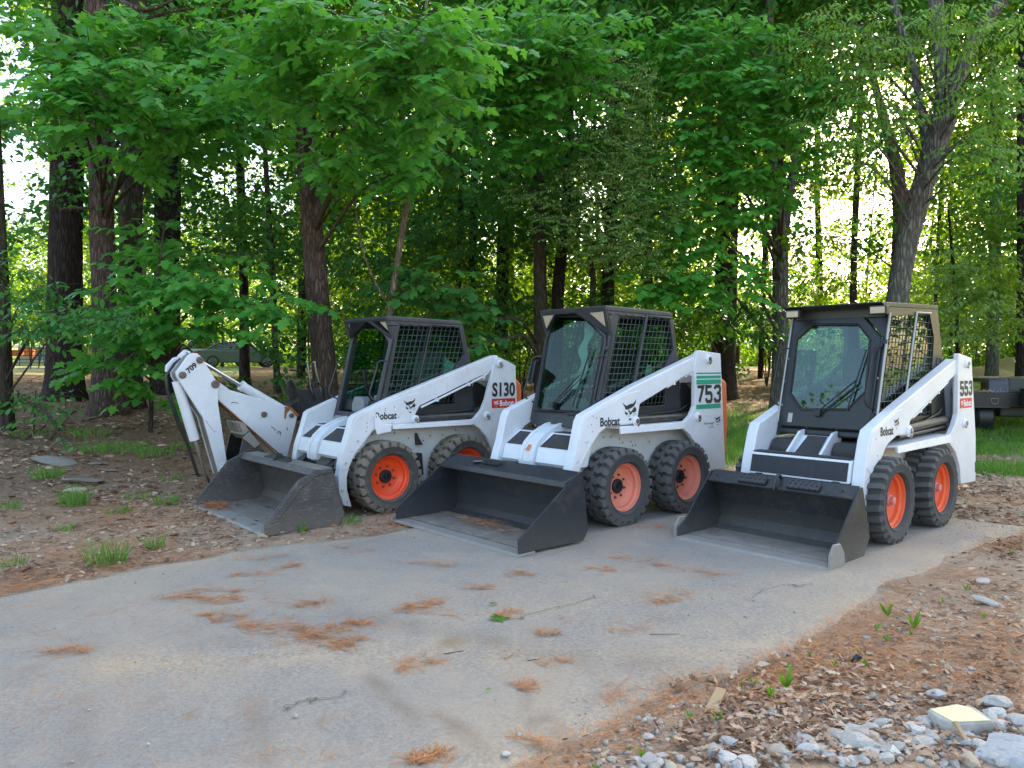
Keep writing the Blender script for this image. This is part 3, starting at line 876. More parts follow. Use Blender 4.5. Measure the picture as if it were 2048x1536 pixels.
def cross_box(root, S, W):
    b = MB(); b.prism([(.318, .665), (.362, .490), (.350, .488), (.20, .50), (.20, .672)], -.428, .428, 'y')
    cr = b.build('cross_member', W, root, bevel=.006)
    g = MB(); V = [(.3225, -.418, .648), (.3225, .412, .648), (.3585, .412, .505), (.3585, -.418, .505)]
    g.add([(x + .004, y, z + .001) for x, y, z in V] + V, [(0, 3, 2, 1), (4, 5, 6, 7), (0, 1, 5, 4), (1, 2, 6, 5), (2, 3, 7, 6), (3, 0, 4, 7)])
    g.build('grip_pad', M['grip_navy'], cr, recalc=True)
    g = MB(); g.b2((.205, -.42, .6725), (.308, .42, .679)); g.build('grip_pad', M['grip'], cr)
    for y0, y1 in ((-.418, -.19), (.135, .40)):
        c = MB(); c.prism([(-.12, .55), (.05, .55), (.05, .70), (.0, .765), (-.12, .765)], y0, y1, 'y'); c.build('side_cover', M['grip'], root, bevel=.02, segs=3)
    c = MB(); c.prism([(-.16, .60), (.19, .60), (.19, .68), (-.02, .84), (-.16, .86)], -.19, -.165, 'y'); c.prism([(-.16, .60), (.19, .60), (.19, .68), (-.02, .84), (-.16, .86)], .10, .125, 'y')
    c.prism([(-.16, .60), (.18, .60), (-.05, .80), (-.16, .81)], -.165, .10, 'y')
    ch = c.build('chute_cover', W, cr, bevel=.005)
    c = MB(); V = [(.165, -.150, .635), (.165, .060, .635), (-.04, .060, .805), (-.04, -.110, .805)]
    c.add(V, [(0, 1, 2, 3)]); c.build('grip_pad', M['grip'], cr)
    c = MB(); c.b2((.02, -.42, .16), (.30, .42, .46)); c.b2((.30, -.36, .30), (.40, -.30, .50)); c.b2((.30, .30, .30), (.40, .36, .50))
    c.build('quick_coupler', M['black'], root, bevel=.008)
    c = MB(); c.prism([(.20, .41), (.30, .47), (.42, .43), (.47, .30), (.40, .20), (.24, .25)], -.1, .1, 'y'); c.build('tilt_cylinder', M['hyd'], root, bevel=.01)

def cabin(root, S, K):
    C = S['cabp']; yc = C['y']
    fa, fb = C['front']                    # front plane: x = fa + fb*z
    side, opn = C['side'], C['open']
    cab = empty('cab', (0, 0, 0), 0, root)
    for sg in (1, -1):
        m = MB(); m.prism(side, yc - .035, yc, 'y', holes=[opn])
        if sg < 0: m = m.mirror_y()
        m.build('side_panel', K, cab, bevel=.007)
        g = guard(opn, yc - .012, C['wr'], C['dx'], C['dz'], cab, K if not C.get('wire') else M[C['wire']], slant=C['slant'])
        if sg < 0: g.data.transform(Matrix.Scale(-1, 4, (0, 1, 0)))
        m = MB(); gp = offset_poly(opn, -.01); m.prism(gp, yc - .030, yc - .026, 'y')
        if sg < 0: m = m.mirror_y()
        m.build('side_window', M['side_glass'], cab)
        # window bar
        m = MB()
        for P in C['bars']: m.tube([(x, yc + .004, z) for x, z in P], C['barr'], 8)
        if sg < 0: m = m.mirror_y()
        m.build('window_bar', K if not C.get('barmat') else M[C['barmat']], cab, smooth=40)
        # grab handle on the front corner
        m = MB(); y0, y1 = (yc - .012, yc - .075) if sg > 0 else (-yc + .012, -yc - .075)
        if C['hand_out']: y1 = sg * (yc + .06) if sg < 0 else yc - .075
        hz0, hz1 = C['hand']
        f = lambda z: fa + fb * z
        P = [(f(hz1) - .02, y0, hz1 + .01), (f(hz1) + .05, y0 * .5 + y1 * .5, hz1 + .012), (f(hz1) + .062, y1, hz1 - .01), (f(hz1) + .066, y1, hz1 - .05), (f(hz0) + .066, y1, hz0 + .05), (f(hz0) + .06, y1, hz0 + .015), (f(hz0) + .04, y1 * .6 + y0 * .4, hz0 - .02), (f(hz0) - .015, y0, hz0 - .05)]
        m.tube(P, .0085, 8); m.build('grab_handle', K, cab, smooth=50)
    # roof
    if C['roof'] == 'round':
        zt = C['ztop']; x0, x1 = C['rx']
        m = MB(); prof = [(x0 - .0, zt - .012), (x0 - .03, zt), (x1 + .05, zt - .018), (x1, zt - .04), (x1 - .005, zt - .07), (x0 - .02, zt - .055)]
        m.prism(prof, -yc - .004, yc + .004, 'y')
        m.build('roof', K, cab, bevel=.022, segs=4)
        m = MB()
        x = x0 - .08
        while x > x1 + .08:
            m = MB(); m.box((x, yc + .003, zt - .072 - .02 * (x0 - x)), (.05, .012, .014)); x -= .11
            m.build('roof_clip', K, cab, bevel=.003)
    else:
        m = MB(); zt = C['ztop']; x0, x1 = C['rx']
        m.prism([(x0, zt - .014), (x0 + .004, zt - .002), (x1, zt + .028), (x1 - .004, zt - .012), (x0 - .06, zt - .040)], -yc - .012, yc + .006, 'y')
        m.b2((fa + fb * 1.86 - .02, -yc + .03, zt - .12), (fa + fb * 1.86 + .03, yc - .03, zt - .03))
        m.build('roof', K if not C.get('roofmat') else M[C['roofmat']], cab, bevel=.006)
    # rear panel with window
    rx = C['rearx']
    m = MB(); m.prism([(-yc + .035, 1.0), (yc - .035, 1.0), (yc - .035, C['ztop'] - .06), (-yc + .035, C['ztop'] - .06)], 0, .03, 'x', holes=[[(-yc + .10, 1.26), (yc - .10, 1.26), (yc - .10, C['ztop'] - .14), (-yc + .10, C['ztop'] - .14)]])
    m.map(lambda x, y, z: (x + rx[0] + rx[1] * z, y, z)); m.build('rear_panel', K, cab, bevel=.005)
    m = MB(); m.prism([(-yc + .09, 1.25), (yc - .09, 1.25), (yc - .09, C['ztop'] - .13), (-yc + .09, C['ztop'] - .13)], .012, .016, 'x'); m.map(lambda x, y, z: (x + rx[0] + rx[1] * z, y, z)); m.build('rear_window', M['glass'], cab)
    # floor and lower front
    m = MB(); m.b2((rx[0] + rx[1] * 1.0 + .03, -yc + .035, .885), (fa + fb * .92 - .02, yc - .035, .92)); m.build('floor', M['black'], cab)
    fr = lambda x, y, z: (x + fa + fb * z, y, z)
    S['front'](cab, S, K, fr, yc)
    # seat and controls
    sx = fa - .82
    sm = M[C.get('seatmat', 'seat')]
    m = MB(); m.b2((sx - .22, -.23, .98), (sx + .24, .23, 1.09)); m.b2((sx - .20, -.2, .90), (sx + .2, .2, .98)); st = m.build('seat', sm, cab, bevel=.03, segs=3)
    m = MB()
    for k in range(8):
        y = -.21 + .06 * k; m.prism([(sx - .20, 1.06), (sx - .30, 1.50), (sx - .33, 1.56), (sx - .38, 1.54), (sx - .30, 1.06)], y - .028, y + .028, 'y')
    m.build('backrest', sm, st, bevel=.012)
    m = MB()
    for sg in (1, -1):
        m.tube([(sx + .12, sg * .30, .92), (sx + .26, sg * .30, 1.12), (sx + .30, sg * .29, 1.28)], .014, 8)
        m.cyl((sx + .295, sg * .29, 1.26), (sx + .315, sg * .285, 1.36), .024, seg=10)
        m.b2((sx - .3, sg * .30 - .06, .92), (sx + .22, sg * .30 + .06, 1.10))
    m.build('control_lever', M['black'], cab, smooth=40)
    m = MB(); m.tube([(sx - .3, -.27, 1.42), (sx + .08, -.27, 1.24), (sx + .16, -.2, 1.20), (sx + .16, .2, 1.20), (sx + .08, .27, 1.24), (sx - .3, .27, 1.42)], .018, 8); m.build('seat_bar', M['seat_grey'], cab, smooth=50)
    if C.get('vent'):
        vx, vz = C['vent']
        m = MB(); m.lathe([(.062, 0), (.060, .006), (.048, .006), (.046, -.004), (.0005, -.004)], 'y', (vx, yc, vz), 20); m.build('air_vent', K, cab)
        m = MB()
        for k in range(5): m.b2((vx - .04, yc - .002, vz - .036 + .017 * k), (vx + .04, yc + .003, vz - .029 + .017 * k))
        m.build('vent_slat', M['black'], cab)

def front_glazed(cab, S, K, fr, yc):
    """cab front with a big tinted door"""
    C = S['cabp']
    out, gl = C['door'], C['glass']
    # fixed frame around
    m = MB(); m.prism(C['frontpoly'], -.03, .0, 'x', holes=[out]); m.map(fr); m.build('front_frame', K, cab, bevel=.006)
    m = MB(); m.prism(offset_poly(out, .004), -.012, .018, 'x', holes=[gl]); m.map(fr)
    door = m.build('door', K, cab, bevel=.010, segs=3)
    m = MB(); L = [(x, z) for x, z in offset_poly(gl, -.012)]
    m.tube([(.020, y, z) for y, z in L + L[:2]], .009, 6, False); m.map(fr); m.build('seal', M['black'], door, smooth=50)
    m = MB(); m.prism(offset_poly(gl, -.008), -.002, .004, 'x'); m.map(fr); m.build('door_window', M[C['gmat']], door)
    # wiper
    P = C['wiper']
    m = MB(); m.tube([(.045, *P[0]), (.050, *P[1])], .007, 6); m.tube([(.043, P[0][0] + .03, P[0][1] + .0), (.048, P[1][0] + .02, P[1][1] - .03)], .005, 6)
    m.tube([(.032, *P[2]), (.032, *P[3])], .008, 6); m.box((.03, P[0][0], P[0][1]), (.05, .06, .05)); m.map(fr); m.build('wiper', M['black'], door, smooth=40)
    for zz in C['hinge']:
        m = MB(); yy = max(y for y, z in out) - .004; m.tube([(.02, yy, zz - .035), (.02, yy, zz + .035)], .013, 8); m.box((.012, yy + .02, zz), (.02, .045, .035)); m.map(fr); m.build('hinge', K, door, smooth=40)

def lamp_corner(cab, tri, fn, K, y_out):
    m = MB(); m.prism(tri, -.03, .001, 'x'); m.map(fn); h = m.build('headlight', K, cab)
    m = MB(); m.prism(offset_poly(tri, .012), .001, .006, 'x'); m.map(fn); m.build('lens', M['lamp'], h, bevel=.003)

def front_round_closed(cab, S, K, fr, yc):
    front_glazed(cab, S, K, fr, yc)
    a, bb = S['cabp']['upper']
    fn = lambda x, y, z: (x + a + bb * z, y, z)
    P = [(-yc, 1.69), (-yc, 1.925), (yc, 1.925), (yc, 1.69), (.36, 1.70), (.04, 1.885), (-.33, 1.885), (-.415, 1.72)]
    m = MB(); m.prism(P, -.03, 0, 'x'); m.map(fn); m.build('brow', K, cab, bevel=.006)
    lamp_corner(cab, [(.20, 1.885), (.405, 1.892), (.392, 1.725)], fn, K, 1)
    lamp_corner(cab, [(-.40, 1.888), (-.215, 1.888), (-.385, 1.735)], fn, K, -1)
    m = MB(); m.prism([(-.40, .84), (.40, .84), (.42, .965), (-.42, .965)], -.03, -.002, 'x'); m.map(fr); m.build('sill', K, cab, bevel=.006)
    m = MB(); m.prism([(.06, .955), (.20, .955), (.21, .985), (.05, .985)], .0, .022, 'x'); m.map(fr); m.build('door_latch', M['black'], cab, bevel=.005)
    m = MB(); m.tube([(.02, -.43, 1.45), (.02, -.47, 1.44)], .012, 6); m.box((.02, -.475, 1.34), (.05, .05, .22)); m.map(fr); m.build('rear_view_mirror', M['black'], cab, bevel=.01)
    # clear plastic sheet hanging behind the glass
    m = MB(); V = []; nn = 24
    for i in range(nn + 1):
        z = 1.80 - .62 * i / nn; c = .02 + .03 * math.sin(i * .5)
        for k, yy in enumerate((-.03, .0, .035)): V.append((-.10 - .02 * k + .012 * math.sin(i * .8 + k), yy + c * (.4 + i / nn), z))
    F = [(i * 3 + k, i * 3 + k + 1, i * 3 + k + 4, i * 3 + k + 3) for i in range(nn) for k in range(2)]
    m.add(V, F); m.map(fr); m.build('plastic_sheet', M['mirror'], cab, smooth=60)

def front_open(cab, S, K, fr, yc):
    """open cab front, no door"""
    C = S['cabp']
    m = MB(); m.prism(C['frontpoly'], -.04, .0, 'x', holes=[C['door']]); m.map(fr); m.build('front_frame', K, cab, bevel=.008)
    a, bb = C['upper']
    fn = lambda x, y, z: (x + a + bb * z, y, z)
    P = [(-yc, 1.655), (-yc, 1.872), (yc, 1.872), (yc, 1.655), (.372, 1.66), (.06, 1.84), (-.31, 1.84), (-.40, 1.67)]
    m = MB(); m.prism(P, -.03, 0, 'x', holes=[[(.13, 1.845), (.395, 1.855), (.39, 1.70)], [(-.405, 1.845), (-.29, 1.848), (-.398, 1.70)]]); m.map(fn); m.build('brow', K, cab, bevel=.005)
    lamp_corner(cab, [(.22, 1.838), (.392, 1.850), (.388, 1.70)], lambda x, y, z: (x + a + bb * z - .03, y, z), K, 1)
    lamp_corner(cab, [(-.405, 1.842), (-.30, 1.845), (-.398, 1.70)], lambda x, y, z: (x + a + bb * z - .03, y, z), K, -1)
    m = MB(); m.prism([(-.40, .80), (.40, .80), (.42, .93), (-.42, .93)], -.04, -.002, 'x'); m.map(fr); m.build('sill', M['mirror'], cab, bevel=.006)
    m = MB(); m.prism([(-.37, .94), (.37, .94), (.37, 1.04), (-.37, 1.05)], -.10, -.07, 'x'); m.map(fr)
    m.b2((-.30, -.33, .93), (-.10, .33, .95)); m.build('foot_panel', M['black'], cab, bevel=.006)
    m = MB(); m.prism([(-.12, 0), (.12, 0), (.12, .10), (.07, .16), (-.07, .16), (-.12, .08)], -.12, -.02, 'x'); m.map(lambda x, y, z: (x + .03, y - .0, z + .925)); m.build('foot_pedal', M['seat_grey'], cab, bevel=.015)
    m = MB(); m.tube([(-.02, .34, .93), (-.10, .30, 1.14), (-.12, .28, 1.30)], .013, 8); m.cyl((-.10, .295, 1.17), (-.125, .28, 1.34), .022, seg=8); m.tube([(-.11, .29, 1.28), (-.30, .15, 1.46), (-.38, .12, 1.50)], .014, 8)
    m.build('joystick', M['black'], cab, smooth=40)

def front_octagon(cab, S, K, fr, yc):
    front_glazed(cab, S, K, fr, yc)
    C = S['cabp']
    # lower door panel: pressed ribs and latch pocket
    for y in (-.15, .11):
        m = MB(); m.tube([(.0, y, .86), (.0, y, 1.0)], .014, 8); m.map(fr); m.build('pressed_rib', K, cab, smooth=50)
    m = MB(); m.prism([(-.40, .80), (.35, .80), (.36, .86), (-.43, .86)], -.04, .004, 'x'); m.map(fr); m.build('sill', K, cab, bevel=.02, segs=3)
    m = MB(); m.prism(round_poly([(-.40, .885), (-.20, .885), (-.20, 1.005), (-.40, 1.005)], .02), .0, .008, 'x', holes=[round_poly([(-.375, .90), (-.235, .90), (-.235, .99), (-.375, .99)], .01)]); m.map(fr); m.build('latch_pocket', K, cab)
    m = MB(); m.box((.012, -.31, .945), (.03, .045, .085)); m.map(fr); m.build('door_latch', M['bare'], cab, bevel=.006)
    bm_ = MB(); bm_.lathe([(.008, 0), (.008, .004), (.0005, .006)], 'x', (0, 0, 0), 8); me = bm_.mesh('screw', M['bare'], 40)
    for (y, z) in [(-.17, .915), (.02, .885), (.12, .955), (.155, .945), (.28, .905), (.20, 1.03), (-.41, 1.05), (-.39, 1.05), (-.42, 1.26), (-.415, 1.46), (.40, 1.60), (-.34, 1.66), (.395, 1.30), (.32, 1.12)]:
        p = fr(.002, y, z); link_mesh('screw', me, cab, loc=p)
    for y0, y1, x0 in ((-.40, -.27, -.205), (.335, .475, -.205)):
        m = MB(); m.box((x0, (y0 + y1) / 2, 1.855), (.07, y1 - y0, .075)); h = m.build('headlight', M['black'], cab, bevel=.012, segs=3)
        m = MB(); m.box((x0 + .037, (y0 + y1) / 2, 1.855), (.006, y1 - y0 - .024, .052)); m.build('lens', M['lamp'], h, bevel=.002)

def bucket(root, S):
    B = S['bucket']; mt = M[B['mat']]; y0, y1 = B['y']
    base = empty('bucket', (0, 0, 0), 0, root)
    sh = B['shell']                      # polyline lip -> floor -> back -> top
    t = .010
    up = []
    n = len(sh)
    for i, p in enumerate(sh):
        d0 = Vector(sh[i]) - Vector(sh[i - 1]) if i else Vector(sh[1]) - Vector(sh[0])
        d1 = Vector(sh[i + 1]) - Vector(sh[i]) if i < n - 1 else d0
        n0 = Vector((-d0.y, d0.x)).normalized(); n1 = Vector((-d1.y, d1.x)).normalized()
        k = n0 + n1; k = k / max(.4, k.dot(n0)); up.append((p[0] - k.x * t, p[1] - k.y * t))
    m = MB(); m.prism(sh + up[::-1], y0 + .012, y1 - .012, 'y')
    m.build('bucket_shell', mt, base, bevel=.003)
    for yy0, yy1 in ((y0, y0 + .014), (y1 - .014, y1)):
        m = MB(); m.prism(B['side'], yy0, yy1, 'y'); sp = m.build('side_plate', mt, base, bevel=.003)
        out = yy1 if yy1 == y1 else yy0; sg = 1 if yy1 == y1 else -1
        if B.get('cutter'):
            m = MB(); m.prism(B['cutter'], out, out + sg * .022, 'y'); m.build('side_cutter', M['edge_steel' if B['mat'] != 'bucket_worn' else 'bucket_worn'], sp, bevel=.006)
        if B.get('strip'):
            m = MB(); m.prism(B['strip'], out - sg * .001, out + sg * .016, 'y'); m.build('side_strip', mt, sp, bevel=.004)
    m = MB(); m.prism(B['edge'], y0 - .012, y1 + .012, 'y'); m.build('cutting_edge', M['edge_steel'], base, bevel=.003)
    m = MB(); m.prism(B['top'], y0 + .014, y1 - .014, 'y'); tp = m.build('top_lip', mt, base, bevel=.007, segs=3)
    B['extras'](tp, S)
# ------------------------------------------------------------------ the three loaders
def ex_plain(tp, S):
    m = MB(); m.box((.845, -.19, .548), (.07, .22, .012), Matrix.Rotation(R(20), 3, 'Y'))
    m.box((.86, -.22, .546), (.035, .03, .02), Matrix.Rotation(R(20), 3, 'Y')); m.build('step_plate', M['black'], tp, bevel=.004)
    m = MB(); m.lathe([(.04, 0), (.05, .004), (.03, .008), (.0005, .008)], 'z', (.85, -.38, .540), 14); m.build('worn_spot', M['bare'], tp)
def ex_grips(tp, S):
    for y0, y1 in ((-.33, -.09), (.09, .35)):
        m = MB(); rot = Matrix.Rotation(R(36), 3, 'Y')
        m.box((.662, (y0 + y1) / 2, .483), (.075, y1 - y0, .02), rot)
        k = 6
        for i in range(k):
            y = y0 + (y1 - y0) * (i + .5) / k
            m.box((.645, y, .505), (.05, .016, .018), rot); m.box((.690, y, .468), (.012, .02, .022), rot)
        m.build('step_grip', M['cab_grey'], tp, bevel=.004)
    m = MB(); m.tube([(.60, 0, .52), (.63, .0, .545), (.67, .0, .53), (.70, .0, .49), (.705, .0, .44), (.68, .0, .425)], .014, 8); m.build('hook', M['cab_grey'], tp, smooth=50)
    for y in (-.55, .52):
        m = MB(); m.lathe([(.011, 0), (.0005, .001)], 'x', (.647, y, .4775), 12); m.map(lambda x, yy, z: (x + .004, yy, z + .004)); m.build('hole', M['black'], tp)
def ex_worn(tp, S):
    m = MB(); rot = Matrix.Rotation(R(10), 3, 'Y')
    m.box((.775, -.18, .514), (.10, .42, .022), rot); m.box((.81, .02, .512), (.05, .30, .03), rot)
    m.lathe([(.05, -.02), (.055, .0), (.05, .02), (.0005, .02)], 'y', (.80, -.10, .515), 16)
    m.build('step_grip', M['black'], tp, bevel=.006)

def decals_753(root, S):
    for z0, z1 in ((1.3175, 1.331), (1.272, 1.300), (1.216, 1.261), (.974, 1.018)):
        plate('stripe', -1.528, -1.119, z0, z1, .5525, M['decal_green'], root)
    block_number('number', '753', -1.119, -1.531, 1.034, 1.203, .553, M['decal_black'], root, .24)
    text_mesh('lettering', 'Bobcat', .242, -.012, .876, .954, .5365, M['decal_black'], root, bold=.032)
    emblem(-.044, -.241, .914, 1.104, .5365, M['decal_black'], root)
    text_mesh('lettering', 'Advantage', -1.235, -1.415, .808, .842, .5525, M['decal_black'], root, shear=.35)
    text_mesh('lettering', 'Series', -1.335, -1.415, .782, .800, .5525, M['decal_black'], root, shear=.35)
    emblem(-1.425, -1.53, .80, .905, .5525, M['decal_black'], root)
def decals_s130(root, S):
    text_mesh('number', 'S130', -1.300, -1.622, 1.064, 1.218, .543, M['decal_black'], root, bold=.035)
    plate('label_plate', -1.625, -1.296, .944, 1.043, .5425, M['decal_red'], root)
    emblem(-1.315, -1.388, .955, 1.034, .5435, M['decal_white'], root, True)
    text_mesh('lettering', 'Bobcat', -1.405, -1.605, .962, 1.024, .5435, M['decal_white'], root, bold=.03)
    text_mesh('lettering', 'Bobcat', .107, -.126, .884, .955, .5265, M['decal_black'], root, bold=.032)
    m = MB(); m.add([(.112, .528, .935), (.086, .528, .945), (.078, .528, .915), (.060, .528, .905), (.075, .528, .880), (.112, .528, .880)], [(0, 1, 2, 3, 4)]); m.build('paint_patch', M['white'], root)
    emblem(-.204, -.345, .935, 1.085, .5265, M['decal_black'], root)
    # bent fender bracket in front of the rail
    m = MB(); m.prism([(.135, .93), (.118, .80), (.10, .745), (.06, .752), (-.055, .765), (-.055, .838), (.02, .836), (.07, .88)], .528, .548, 'y'); m.build('bent_bracket', M['white'], root, bevel=.006)
    # black mud flap pieces behind the front wheel
    m = MB(); m.prism([(-.43, .72), (-.435, .60), (-.50, .60), (-.46, .66)], .36, .42, 'y'); m.prism([(-.40, .50), (-.40, .30), (-.48, .30), (-.46, .52)], .36, .46, 'y'); m.build('mud_flap', M['black'], root)
def decals_553(root, S):
    block_number('number', '553', -1.616, -1.932, 1.123, 1.252, .553, M['decal_black'], root, .27)
    plate('label_plate', -1.926, -1.620, 1.003, 1.095, .5525, M['decal_red'], root)
    emblem(-1.635, -1.705, 1.012, 1.088, .5535, M['decal_white'], root, True)
    text_mesh('lettering', 'Bobcat', -1.718, -1.912, 1.018, 1.080, .5535, M['decal_white'], root, bold=.03)
    text_mesh('lettering', 'Bobcat', .054, -.186, .847, .920, .5365, M['decal_black'], root, bold=.032)
    emblem(-.190, -.296, .890, .988, .5365, M['decal_black'], root)
    m = MB(); m.b2((-2.058, .5505, .37), (-2.045, .5525, .47)); m.build('slot', M['black'], root)

SPEC_S130 = dict(
    o=(-1.552, 7.71), yaw=49.5, z=.0, ya=.52, yt=.54, white='white_old', cab='cab_grey', wb=-.915, tread='lug', tyre='tyre_tan', rim='rim_red', hub='cap', nuts=8, bolt='bare',
    label='white loader with bright red-orange wheels, an open cab front and S130 on its side',
    hull=[(-1.50, .22), (.18, .22), (.28, .34), (.29, .50), (.22, .62), (.10, .76), (.0, .828), (-1.50, .828)],
    holes=[(.06, .735), (-.194, .734), (-.354, .67), (-.465, .671), (-.618, .679), (-.768, .678), (-.533, .635), (-.943, .718)],
    rail=((-.065, .835, .788), (-1.02, .838, .782), 0.0), rear=-1.62, tower_top=1.44,
    tower=[(-1.345, 1.475), (-1.327, 1.40), (-1.30, 1.30), (-1.214, 1.037), (-1.159, .931), (-1.06, .842), (-1.0, .836), (-1.0, .784), (-1.059, .781), (-1.15, .722), (-1.233, .637), (-1.275, .54), (-1.31, .42), (-1.42, .33), (-1.66, .33), (-1.685, .42), (-1.632, 1.398), (-1.43, 1.478), (-1.39, 1.485)],
    inner=[(-1.06, .84), (-1.60, .84), (-1.57, 1.32), (-1.36, 1.40), (-1.18, 1.30), (-1.05, .98)],
    vent=[(-1.10, .96), (-1.20, 1.22), (-1.26, 1.21), (-1.36, 1.16), (-1.36, 1.06), (-1.32, .945)],
    arm=[(.317, .943), (-.055, 1.087), (-1.34, 1.506), (-1.39, 1.508), (-1.42, 1.47), (-1.39, 1.38), (-1.305, 1.34), (-.399, 1.0), (-.335, .90), (-.345, .85), (-.320, .832), (-.061, .828), (.02, .80), (.131, .783), (.203, .701), (.326, .569), (.387, .451), (.409, .36), (.405, .244), (.359, .084), (.445, .106), (.49, .231), (.498, .384), (.483, .431), (.457, .593), (.397, .765), (.352, .915)],
    armplate=[(.30, .925), (-.02, 1.050), (-.375, 1.135), (-.385, 1.0), (-.32, .90), (-.31, .845), (-.05, .842), (.05, .81), (.15, .79), (.22, .70), (.34, .57), (.40, .44), (.47, .44), (.44, .60), (.385, .76)],
    pins=[(-1.402, 1.42, .042, .54), (-1.224, .87, .040, .54), (-.335, .871, .042, .524)],
    armholes=[(.30, .70), (.425, .50), (.455, .255)], dots=[(.2, .86), (.2, .82), (.21, .78), (.0, .99), (.0, .97), (-.15, .90), (.36, .60), (.41, .14), (-.10, 1.0)],
    cyl=((-.335, .871), (-1.224, .87)), pipe=[(-1.33, .50, 1.36), (-1.20, .515, 1.28), (-1.0, .52, 1.205), (-.8, .52, 1.13), (-.6, .52, 1.055), (-.41, .52, .985)],
    tail=[(-1.60, 1.27), (-1.766, 1.256), (-1.842, 1.198), (-1.875, .75), (-1.85, .36), (-1.60, .34)], tailmat='orange',
    cross=cross_steps, crossx=.42, decals=decals_s130, front=front_open,
    cabp=dict(y=.42, front=(.28, -.254), ztop=1.886, rx=(-.065, -1.0), roof='round', rearx=(-1.36, .20), upper=(-.763, .373),
              side=[(-.075, 1.868), (-.143, 1.663), (.009, 1.065), (.06, .86), (-1.16, .86), (-1.111, 1.427), (-1.0, 1.84)],
              open=[(-.232, 1.790), (-.955, 1.797), (-1.022, 1.518), (-.90, 1.38), (-.90, 1.0), (-.07, 1.0), (-.085, 1.085)],
              bars=[[(-.955, 1.805), (-.60, 1.812), (-.44, 1.208), (-.385, 1.0)], [(-.08, 1.80), (-.20, 1.80)]], barr=.010, wr=.0036, dx=.056, dz=.056, slant=-.262,
              hand=(1.09, 1.435), hand_out=False, seatmat='seat_grey',
              frontpoly=[(-.42, .88), (.42, .88), (.42, 1.66), (.06, 1.86), (-.31, 1.86), (-.42, 1.66)],
              door=[(-.355, .93), (.35, .93), (.365, 1.60), (.345, 1.64), (.06, 1.815), (-.31, 1.815), (-.375, 1.64)]),
    bucket=dict(mat='bucket_worn', y=(-.86, .80), shell=[(1.17, .014), (.74, .014), (.66, .05), (.615, .12), (.64, .25), (.71, .495)],
                side=[(.70, .51), (.583, .085), (.654, .004), (1.206, .004), (1.30, .008), (1.302, .10), (1.02, .43), (.85, .51)],
                cutter=[(1.185, .001), (1.185, .10), (1.32, .10), (1.325, .001)],
                strip=[(1.290, .10), (1.015, .43), (.85, .508), (.72, .508), (.725, .475), (.84, .462), (.985, .375), (1.215, .105)],
                edge=[(1.34, .004), (1.15, .004), (1.15, .024), (1.32, .022)], top=[(.70, .515), (.845, .505), (.885, .455), (.87, .442), (.83, .485), (.70, .495)], extras=ex_worn))

